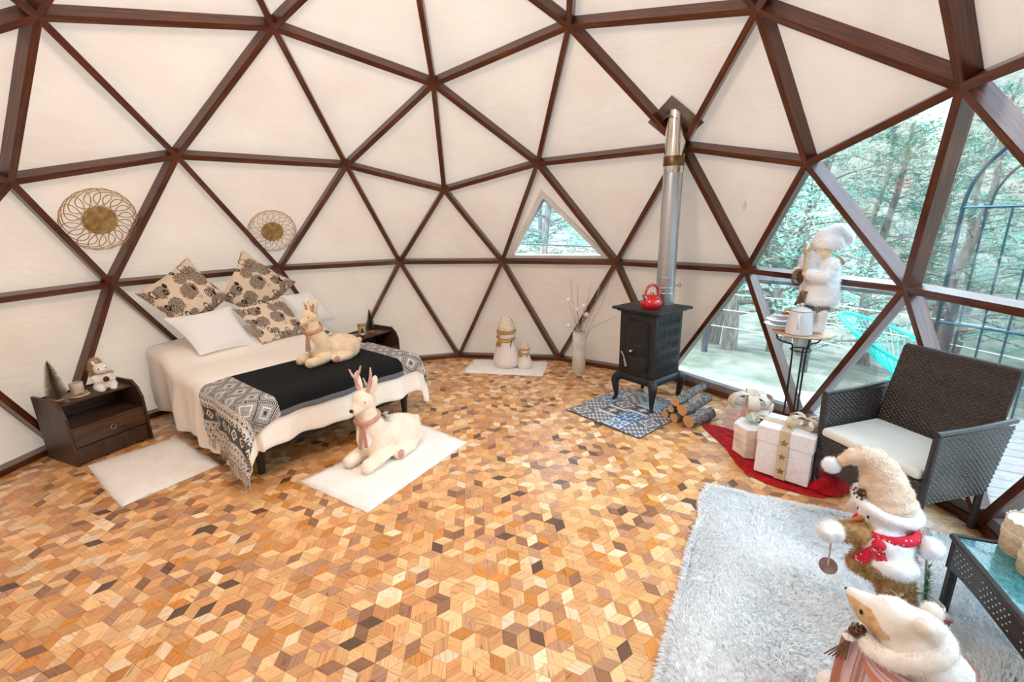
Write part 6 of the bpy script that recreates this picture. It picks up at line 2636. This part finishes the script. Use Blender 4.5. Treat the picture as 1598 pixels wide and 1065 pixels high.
for a_, c_ in ((tpt(0, 0, TH_), tpt(TLn, 0, TH_)), (tpt(0, TWd, TH_), tpt(TLn, TWd, TH_)), (tpt(0, 0, TH_), tpt(0, TWd, TH_)), (tpt(TLn, 0, TH_), tpt(TLn, TWd, TH_))):
    MB().tube([a_, c_], .0125, 8).build('edge_rail', M['wickerb'], tb_, smooth=True)
MB().box(tpt(TLn / 2, TWd / 2, TH_ - .006), (TLn - .02, TWd - .02, .006)).build('under_deck', mat('teal_under_weave', (0.01, 0.16, 0.20), (0.03, 0.34, 0.38), scale=70, stretch=(1, 3, 1), rough=0.6, bmp=0.6, bscale=60), tb_)


def mat_ripple():
    m, nt, b = new_mat('rippled_turquoise_glass')
    vec = coords(nt, 'Object', (1, 2.2, 1))
    n_ = N(nt, 'ShaderNodeTexNoise')
    n_.inputs['Scale'].default_value = 55
    n_.inputs['Detail'].default_value = 2
    L(nt, vec, n_.inputs['Vector'])
    r = ramp(nt, n_.outputs[0], [(0.35, (0.0, 0.20, 0.24)), (0.62, (0.06, 0.46, 0.50))])
    L(nt, r.outputs[0], b.inputs['Base Color'])
    b.inputs['Roughness'].default_value = 0.08
    b.inputs['Coat Weight'].default_value = 1.0
    b.inputs['Transmission Weight'].default_value = 0.35
    bump(nt, b, n_.outputs[0], 0.8, 0.006)
    return m


MB().rbox(tpt(TLn / 2, TWd / 2, TH_ + .002), (TLn - .026, TWd - .026, .006), .002).build('glass_top', mat_ripple(), tb_)

# candles on the table
M['wax'] = mat('ivory_wax', (0.86, 0.80, 0.72), (0.92, 0.88, 0.82), scale=8, rough=0.5, sss=0.2)
M['burlap'] = mat('burlap_wrap', (0.48, 0.33, 0.19), (0.66, 0.50, 0.33), scale=90, rough=0.95, bmp=0.6, bscale=200)
M['lightburlap'] = mat('light_linen_band', (0.62, 0.49, 0.35), (0.76, 0.63, 0.48), scale=90, rough=0.95)


def candle(label, loc, r, h):
    t = thing('pillar_candle', label, 'candle', loc, 0, 'burlap wrapped candles on the glass table')
    MB().lathe([(0, 0), (r, 0), (r, h * .98), (r * .94, h), (r * .86, h * .985), (r * .5, h * .955), (0, h * .95)], 32, cap=False).build('wax', M['wax'], t, smooth=True)
    prof = [(r + .001, 0.002), (r + .004, h * .1), (r + .004, h * .45), (r + .001, h * .48)]
    MB().lathe(prof, 32, cap=False).build('burlap_band', M['burlap'], t, smooth=True)
    MB().lathe([(r + .005, h * .46), (r + .007, h * .5), (r + .007, h * .66), (r + .003, h * .68)], 32, cap=False).build('linen_band', M['lightburlap'], t, smooth=True)
    mb = MB()
    n_ = 40
    for k in range(n_):
        a = 2 * pi * k / n_
        mb.v += [((r + .002) * cos(a), (r + .002) * sin(a), h * .66), ((r + .004) * cos(a), (r + .004) * sin(a), h * 1.03 + .006 * sin(k * 2.3))]
    mb.f = [(2 * k, 2 * ((k + 1) % n_), 2 * ((k + 1) % n_) + 1, 2 * k + 1) for k in range(n_)]
    mb.build('frayed_edge', M['lightburlap'], t, smooth=True)
    MB().tube([(0, 0, h * .94), (.003, 0, h * 1.02)], .002, 5).build('wick', M['eye'], t)
    return t


candle('taller burlap wrapped pillar candle farther along the glass table', (-1.005, -2.575, TH_ + .006), .068, .14)
candle('shorter burlap wrapped pillar candle cut by the frame edge on the glass table', (-1.115, -2.50, TH_ + .006), .052, .105)

# ================================================================== BIG SKIING SNOWMAN
M['straw'] = mat('golden_straw', (0.46, 0.27, 0.10), (0.74, 0.50, 0.25), scale=16, stretch=(3, 3, 1), rough=0.95, bmp=0.9, bscale=120, bdist=0.01)
M['hatcream'] = mat('cream_knit_hat', (0.70, 0.54, 0.40), (0.84, 0.68, 0.54), scale=16, rough=0.95, bmp=0.9, bscale=110, bdist=0.008)
M['snowfur'] = mat('bluish_white_fur', (0.80, 0.82, 0.86), (0.92, 0.93, 0.95), scale=9, rough=1.0, sheen=0.3, bmp=0.3, bscale=60)
M['redscarf'] = mat('red_dotted_scarf', (0.56, 0.004, 0.03), (0.62, 0.01, 0.04), scale=20, rough=0.8)
_nt = M['redscarf'].node_tree
_b = _nt.nodes['Principled BSDF']
_vo = N(_nt, 'ShaderNodeTexVoronoi')
_vo.inputs['Scale'].default_value = 55
L(_nt, coords(_nt), _vo.inputs['Vector'])
_r = ramp(_nt, _vo.outputs['Distance'], [(0.0, (0.9, 0.75, 0.75)), (0.16, (0.9, 0.75, 0.75)), (0.2, (0.58, 0.004, 0.03))])
L(_nt, _r.outputs[0], _b.inputs['Base Color'])
SM = Vector((-0.985, -2.20, 0.0))
sm = thing('snowman', 'big straw and fur snowman with cream knit hat, red scarf and ski poles', 'figurine', SM)


def sp(x, y, z):
    return Vector((x, y, z)) - SM


trunk0, trunk1 = sp(-.985, -2.17, .02), sp(-.955, -2.115, .25)
belly, chest, headc = sp(-.935, -2.085, .32), sp(-.925, -2.085, .385), sp(-.855, -2.125, .475)
# snowy base
mb = MB()
mb.ell(sp(-.985, -2.21, .012), (.13, .12, .028))
soft('snow_base', mb, .010, M['snowfur'], sm, 2, .01, .03, fuzz=1200, flen=.012)
mb = MB()
limb(mb, [trunk0, trunk0.lerp(trunk1, .5), trunk1], [.062, .058, .070], 16)
limb(mb, [trunk1, sp(-.90, -2.01, .27)], [.06, .045], 14)
mb.ell(belly, (.100, .105, .075))
for (q0, q1, q2) in ((chest + Vector((.02, .07, .02)), sp(-.875, -1.955, .405), sp(-.875, -1.925, .41)), (chest + Vector((-.01, -.07, .03)), sp(-.95, -2.165, .41), sp(-.965, -2.185, .41))):
    limb(mb, [q0, q1, q2], [.045, .042, .038], 12)
soft('straw_body', mb, .010, M['straw'], sm, 3, .012, .02, fuzz=7000, flen=.018)
mb = MB()
mb.ell(chest, (.090, .098, .075))
mb.ell(belly + Vector((-.03, .0, .005)), (.094, .092, .055), rot=(.1, .1, 0))
mb.ell(belly + Vector((.035, .050, .005)), (.06, .042, .05))
soft('fur_vest', mb, .010, M['snowfur'], sm, 3, .010, .03, fuzz=5000, flen=.013)
mb = MB()
mb.ell(headc, (.098, .098, .088))
soft('head', mb, .010, M['snowfur'], sm, 3, .005, .03, fuzz=3500, flen=.010)
# facing direction of the face: towards +y and slightly to the camera
fdv = Vector((.08, .97, -.16)).normalized()
fr_ = fdv.cross(Vector((0, 0, 1))).normalized()
fu_ = fr_.cross(fdv).normalized()
for s in (-1, 1):
    MB().ell(headc + fdv * .086 + fr_ * s * .030 + fu_ * .012, (.007, .007, .009), nu=10, nv=8).build('eye', M['eye'], sm, smooth=True)
n0 = headc + fdv * .085 + fu_ * -.008 + fr_ * -.004
MB().tube([n0, n0 + fdv * .035 - fr_ * .006, n0 + fdv * .085 - fr_ * .02 + Vector((0, 0, .015))], [.014, .010, .002], 10).build('carrot_nose', mat('carrot_brown', (0.50, 0.17, 0.06), (0.62, 0.26, 0.10), scale=20, rough=0.6), sm, smooth=True)
MB().tube([headc + fdv * .084 + fr_ * x + fu_ * (-.040 + 10 * x * x) for x in (-.024, -.012, 0, .012, .024)], .002, 5).build('mouth', M['eye'], sm)
# hat
hat_pts = catmull([headc + Vector((0, 0, .04)), headc + Vector((.015, .01, .105)), headc + Vector((.035, .03, .175)), headc + Vector((.05, .07, .225)), headc + Vector((.07, .12, .225)), headc + Vector((.095, .16, .185))], 5)
k_ = len(hat_pts)
mb = MB()
mb.tube(hat_pts, [.092 * (1 - i / k_) ** .95 + .013 + .004 * sin(i * 1.9) for i in range(k_)], 18)
mb.ell(hat_pts[0], (.095, .095, .03))
hat = soft('knit_hat', mb, .009, M['hatcream'], sm, 2, .010, .018, fuzz=5000, flen=.009)
mb = MB()
mb.ell(hat_pts[-1] + Vector((.012, .020, -.018)), .034)
soft('pompom', mb, .009, M['snowfur'], hat, 1, .004, .02, fuzz=1500, flen=.010)
mb = MB()
mb.tube([headc + Vector((.102 * cos(a), .102 * sin(a), .038 + .022 * cos(a - .6))) for a in [2 * pi * k / 24 for k in range(25)]], .024, 10, caps=False)
soft('fur_brim', mb, .009, M['snowfur'], sm, 2, .006, .03, fuzz=3000, flen=.010)
sprig_c = headc + Vector((.015, .105, .085))
mb = MB()
cone(mb, sprig_c, .020, .034)
for k in range(8):
    a = k * .8
    mb.ell(sprig_c + Vector((.028 * cos(a), .012, .020 * sin(a))), .006, nu=6, nv=4)
mb.build('hat_pine_cone', M['bronze'], sm)
# scarf
mb = MB()
nk = (chest + headc) / 2 + Vector((0, 0, -.010))
mb.tube([nk + Vector((.094 * cos(a), .094 * sin(a), .006 + .012 * sin(a + 3.6))) for a in [2 * pi * k / 28 for k in range(29)]], .020, 10, caps=False, flat=1.2)
sdir = Vector((-.66, .75, 0)).normalized()
kn = nk + sdir * .122 + Vector((0, 0, -.008))
mb.ell(kn, (.024, .024, .022))
for (sdv, ln) in ((-.050, .090), (.034, .095)):
    sid_ = Vector((-sdir.y, sdir.x, 0))
    e1_ = kn + sid_ * sdv + Vector((0, 0, -ln)) + sdir * .026
    d0 = sid_ * .024
    q = [kn - d0 * .6, kn + d0 * .6, e1_ + d0, e1_ - d0]
    mb.add(q + [p - sdir * .010 for p in q], [(0, 1, 2, 3), (7, 6, 5, 4), (0, 4, 5, 1), (1, 5, 6, 2), (2, 6, 7, 3), (3, 7, 4, 0)])
mb.build('scarf', M['redscarf'], sm, smooth=True)
# mittens and poles
mit = {}
for s, (m_, pt_, pb_) in enumerate(((sp(-.885, -1.870, .415), sp(-.872, -1.892, .475), sp(-.785, -1.985, .115)), (sp(-.990, -2.208, .405), sp(-.975, -2.195, .49), sp(-.965, -2.285, .012)))):
    mb = MB()
    mb.ell(m_, (.042, .046, .040))
    mb.ell(m_ + Vector((-.03, .028, .02)), (.018, .022, .016))
    mb.ell(m_ + Vector((.0, -.02 + .04 * s, .005)), (.05, .028, .046))
    soft('mitten', mb, .009, M['snowfur'], sm, 2, .006, .03, fuzz=2000, flen=.010)
    pole = MB().tube([pt_, pb_], .0035, 6).build('ski_pole', M['twig'], sm)
    if s == 0:
        d_ = (pb_ - pt_).normalized()
        o = MB().lathe([(0.0, -.004), (.034, -.004), (.036, 0), (.034, .004), (0, .004)], 24, mtx=Vector((-.7, .6, .45)).to_track_quat('Z', 'Y').to_matrix().to_4x4(), cap=False).build('wood_disc', mat('mauve_brown_wood', (0.22, 0.13, 0.13), (0.36, 0.24, 0.24), scale=20, rough=0.7), pole, pt_ + (pb_ - pt_) * .86, smooth=True)
    else:
        MB().tube([pb_ + Vector((.05 * cos(a), .05 * sin(a), .10)) for a in [2 * pi * k / 20 for k in range(21)]], .005, 6, caps=False).build('pole_ring', M['silver'], pole, smooth=True)
# straw collar strip with seeds, greenery, cones and berries at the foot
mb = MB()
for k in range(120):
    f = random.random()
    a = random.uniform(-.8, .8)
    c0 = trunk0.lerp(trunk1, .25 + .65 * f)
    base_a = atan2(.6, -.8) + a * .6
    mb.ell(c0 + Vector((cos(base_a), sin(base_a), 0)) * .066, (.007, .007, .005), nu=6, nv=4)
o = mb.build('seed_strip', mat('popcorn_cream', (0.72, 0.58, 0.42), (0.82, 0.70, 0.54), scale=30, rough=0.9), sm)
o['kind'] = 'stuff'
M['pinegreen'] = mat('garland_green', (0.02, 0.14, 0.04), (0.06, 0.30, 0.10), scale=30, rough=0.7)
mb = MB()
for k in range(420):
    f = random.random()
    c0 = sp(-1.01, -2.235, .04).lerp(sp(-.995, -2.215, .33), f)
    a = random.random() * 6.28
    d_ = Vector((cos(a), sin(a), .7)) * random.uniform(.02, .042) * (1.1 - .6 * f)
    s_ = Vector((-sin(a), cos(a), 0)) * .0015
    mb.add([c0 - s_, c0 + s_, c0 + d_], [(0, 1, 2)])
o = mb.build('green_garland', M['pinegreen'], sm)
o['kind'] = 'stuff'
mb = MB()
cone(mb, sp(-1.03, -2.255, .055), .034, .06, Matrix.Rotation(1.1, 3, 'Y'))
mb.build('pine_cone', M['bronze'], sm)
M['berry'] = mat('frosted_red_berry', (0.45, 0.02, 0.08), (0.78, 0.55, 0.60), scale=60, rough=0.4)
mb = MB()
for k in range(22):
    mb.ell(sp(-1.035 + random.uniform(-.025, .025), -2.285 + random.uniform(-.02, .02), .085 + random.uniform(-.022, .022)), .0075, nu=8, nv=6)
o = mb.build('berries', M['berry'], sm, smooth=True)
o['kind'] = 'stuff'

# ================================================================== PLUSH POLAR BEAR IN FRONT
M['pinkstripe'] = None
m, nt, b = new_mat('pink_striped_knit')
tc = N(nt, 'ShaderNodeTexCoord')
sx_ = N(nt, 'ShaderNodeSeparateXYZ')
L(nt, tc.outputs['UV'], sx_.inputs[0])
r = ramp(nt, sx_.outputs[0], [(0.0, (0.60, 0.24, 0.17)), (0.22, (0.60, 0.24, 0.17)), (0.25, (0.80, 0.58, 0.60)), (0.48, (0.74, 0.50, 0.54)), (0.50, (0.42, 0.15, 0.17)),
                              (0.54, (0.82, 0.62, 0.60)), (0.62, (0.62, 0.28, 0.24)), (0.72, (0.78, 0.54, 0.54)), (0.76, (0.48, 0.18, 0.20)), (0.82, (0.80, 0.60, 0.60)), (1.0, (0.72, 0.42, 0.42))])
w_ = N(nt, 'ShaderNodeTexNoise')
w_.inputs['Scale'].default_value = 220
L(nt, tc.outputs['UV'], w_.inputs['Vector'])
mx = N(nt, 'ShaderNodeMix', data_type='RGBA', blend_type='OVERLAY')
mx.inputs[0].default_value = 0.45
L(nt, r.outputs[0], mx.inputs[6])
L(nt, w_.outputs[0], mx.inputs[7])
L(nt, mx.outputs[2], b.inputs['Base Color'])
b.inputs['Roughness'].default_value = 0.9
bump(nt, b, w_.outputs[0], 0.4, 0.003)
M['pinkstripe'] = m
M['bearfur'] = mat('warm_white_fur', (0.84, 0.79, 0.72), (0.94, 0.91, 0.87), scale=9, rough=1.0, sheen=0.3)
M['muzzle'] = mat('golden_straw_muzzle', (0.56, 0.34, 0.16), (0.74, 0.52, 0.30), scale=30, rough=0.95, bmp=0.8, bscale=150)
BPx = Vector((-1.36, -1.78, 0))
be = thing('plush_bear', 'white plush bear with tan face and pink striped scarf on the shag rug', 'plush animal', BPx)


def bp3(x, y, z):
    return Vector((x, y, z)) - BPx


# body built upright, sitting on its haunches
mb = MB()
mb.ell(bp3(-1.40, -1.87, .125), (.155, .15, .125))
limb(mb, [bp3(-1.41, -1.89, .14), bp3(-1.385, -1.845, .28), bp3(-1.35, -1.795, .385)], [.150, .128, .082], 18)
for s in (-1, 1):
    limb(mb, [bp3(-1.37 + s * .09, -1.76 - s * .07, .16), bp3(-1.33 + s * .07, -1.68 - s * .06, .06), bp3(-1.30 + s * .07, -1.63 - s * .06, .045)], [.055, .048, .045], 12)
mb.ell(bp3(-1.325, -1.765, .435), (.075, .072, .062))
mb.ell(bp3(-1.375, -1.815, .455), (.05, .05, .045))
soft('body', mb, .010, M['bearfur'], be, 4, .010, .03, fuzz=14000, flen=.008)
mb = MB()
nose_p, eye_p = bp3(-1.215, -1.688, .448), bp3(-1.27, -1.705, .43)
limb(mb, [bp3(-1.315, -1.755, .435), bp3(-1.27, -1.722, .437), nose_p + Vector((-.012, -.008, 0))], [.056, .040, .018], 16)
soft('muzzle', mb, .008, M['bearfur'], be, 2, .004, .03, fuzz=1500, flen=.008)
mb = MB()
limb(mb, [bp3(-1.328, -1.738, .420), bp3(-1.282, -1.706, .424), nose_p + Vector((-.018, -.001, -.006))], [.050, .036, .014], 16)
soft('tan_face', mb, .008, M['muzzle'], be, 2, .004, .02)
MB().ell(nose_p + Vector((-.002, -.001, .004)), (.007, .007, .006), nu=10, nv=6).build('nose', M['eye'], be, smooth=True)
MB().ell(bp3(-1.298, -1.676, .440), (.006, .004, .009), nu=10, nv=8).build('eye', M['eye'], be, smooth=True)
MB().ell(bp3(-1.262, -1.742, .462), (.006, .004, .008), nu=10, nv=8).build('eye', M['eye'], be, smooth=True)
for x, y in ((-1.405, -1.78), (-1.35, -1.855)):
    soft('ear', MB().ell(bp3(x, y, .485), (.028, .028, .024), nu=12, nv=8), .008, M['bearfur'], be, 1, .004, .02, fuzz=900, flen=.010)
# hood rim
mb = MB()
rim_c = bp3(-1.348, -1.790, .375)
ax_ = (bp3(-1.320, -1.755, .47) - rim_c).normalized()
u_ = ax_.cross(Vector((0, 0, 1))).normalized()
v_ = ax_.cross(u_)
mb.tube([rim_c + (u_ * cos(a) + v_ * sin(a)) * .100 for a in [2 * pi * k / 24 for k in range(25)]], .030, 10, caps=False)
soft('hood_rim', mb, .009, M['bearfur'], be, 2, .008, .03, fuzz=3000, flen=.012)
# scarf: broad band round the neck and one long hanging end
def ribbon_mesh(pts, wid, side, th=.008):
    """flat band along pts; side = width direction(s)"""
    mb = MB()
    K_ = 10
    pts = [Vector(p) for p in pts]
    n_ = len(pts)
    for s in (0, 1):
        for i, p in enumerate(pts):
            sd = (side[i] if isinstance(side, list) else Vector(side)).normalized()
            t_ = (pts[min(i + 1, n_ - 1)] - pts[max(i - 1, 0)]).normalized()
            nn = t_.cross(sd).normalized()
            w = wid[i] if isinstance(wid, list) else wid
            for j in range(K_ + 1):
                f = j / K_ - .5
                mb.v.append(tuple(p + sd * w * f + nn * (.006 * cos(f * 14) - s * th)))
    M_ = (K_ + 1)
    for s in (0, 1):
        o_ = s * n_ * M_
        for i in range(n_ - 1):
            for j in range(K_):
                a = o_ + i * M_ + j
                q = (a, a + 1, a + M_ + 1, a + M_)
                uvq = [(j / K_, i * .1), ((j + 1) / K_, i * .1), ((j + 1) / K_, (i + 1) * .1), (j / K_, (i + 1) * .1)]
                mb.f.append(q if s else q[::-1])
                mb.uv += uvq if s else uvq[::-1]
    return mb


scf = []
side_l = []
for k in range(29):
    a = 2 * pi * k / 28
    c0 = bp3(-1.378, -1.830, .300)
    rad_ = .136
    scf.append(c0 + Vector((cos(a) * rad_, sin(a) * rad_, -.012 * cos(a - .7))))
    side_l.append(Vector((cos(a) * -.35, sin(a) * -.35, 1)))
ribbon_mesh(scf, .075, side_l).build('scarf_loop', M['pinkstripe'], be, smooth=True)
he = [bp3(-1.330, -1.722, .362), bp3(-1.312, -1.692, .33), bp3(-1.312, -1.682, .26), bp3(-1.315, -1.675, .18), bp3(-1.32, -1.670, .10)]
ribbon_mesh(catmull(he, 4), .105, Vector((-.8, -.6, 0)), .010).build('scarf_end', M['pinkstripe'], be, smooth=True)
mb = MB()
cone(mb, bp3(-1.292, -1.682, .358), .024, .048, Matrix.Rotation(1.2, 3, 'X'))
for k in range(6):
    mb.tube([bp3(-1.292, -1.668, .325), bp3(-1.280 + .010 * k - .02, -1.655 + .006 * k, .245 - .006 * k)], .0022, 5)
mb.build('cone_sprig', M['bronze'], be)
mb = MB()
for k in range(6):
    mb.ell(bp3(-1.288 + .01 * cos(k), -1.665 + .012 * sin(k), .328), (.009, .009, .007), nu=8, nv=6)
mb.build('white_bud', M['snowfur'], be, smooth=True)
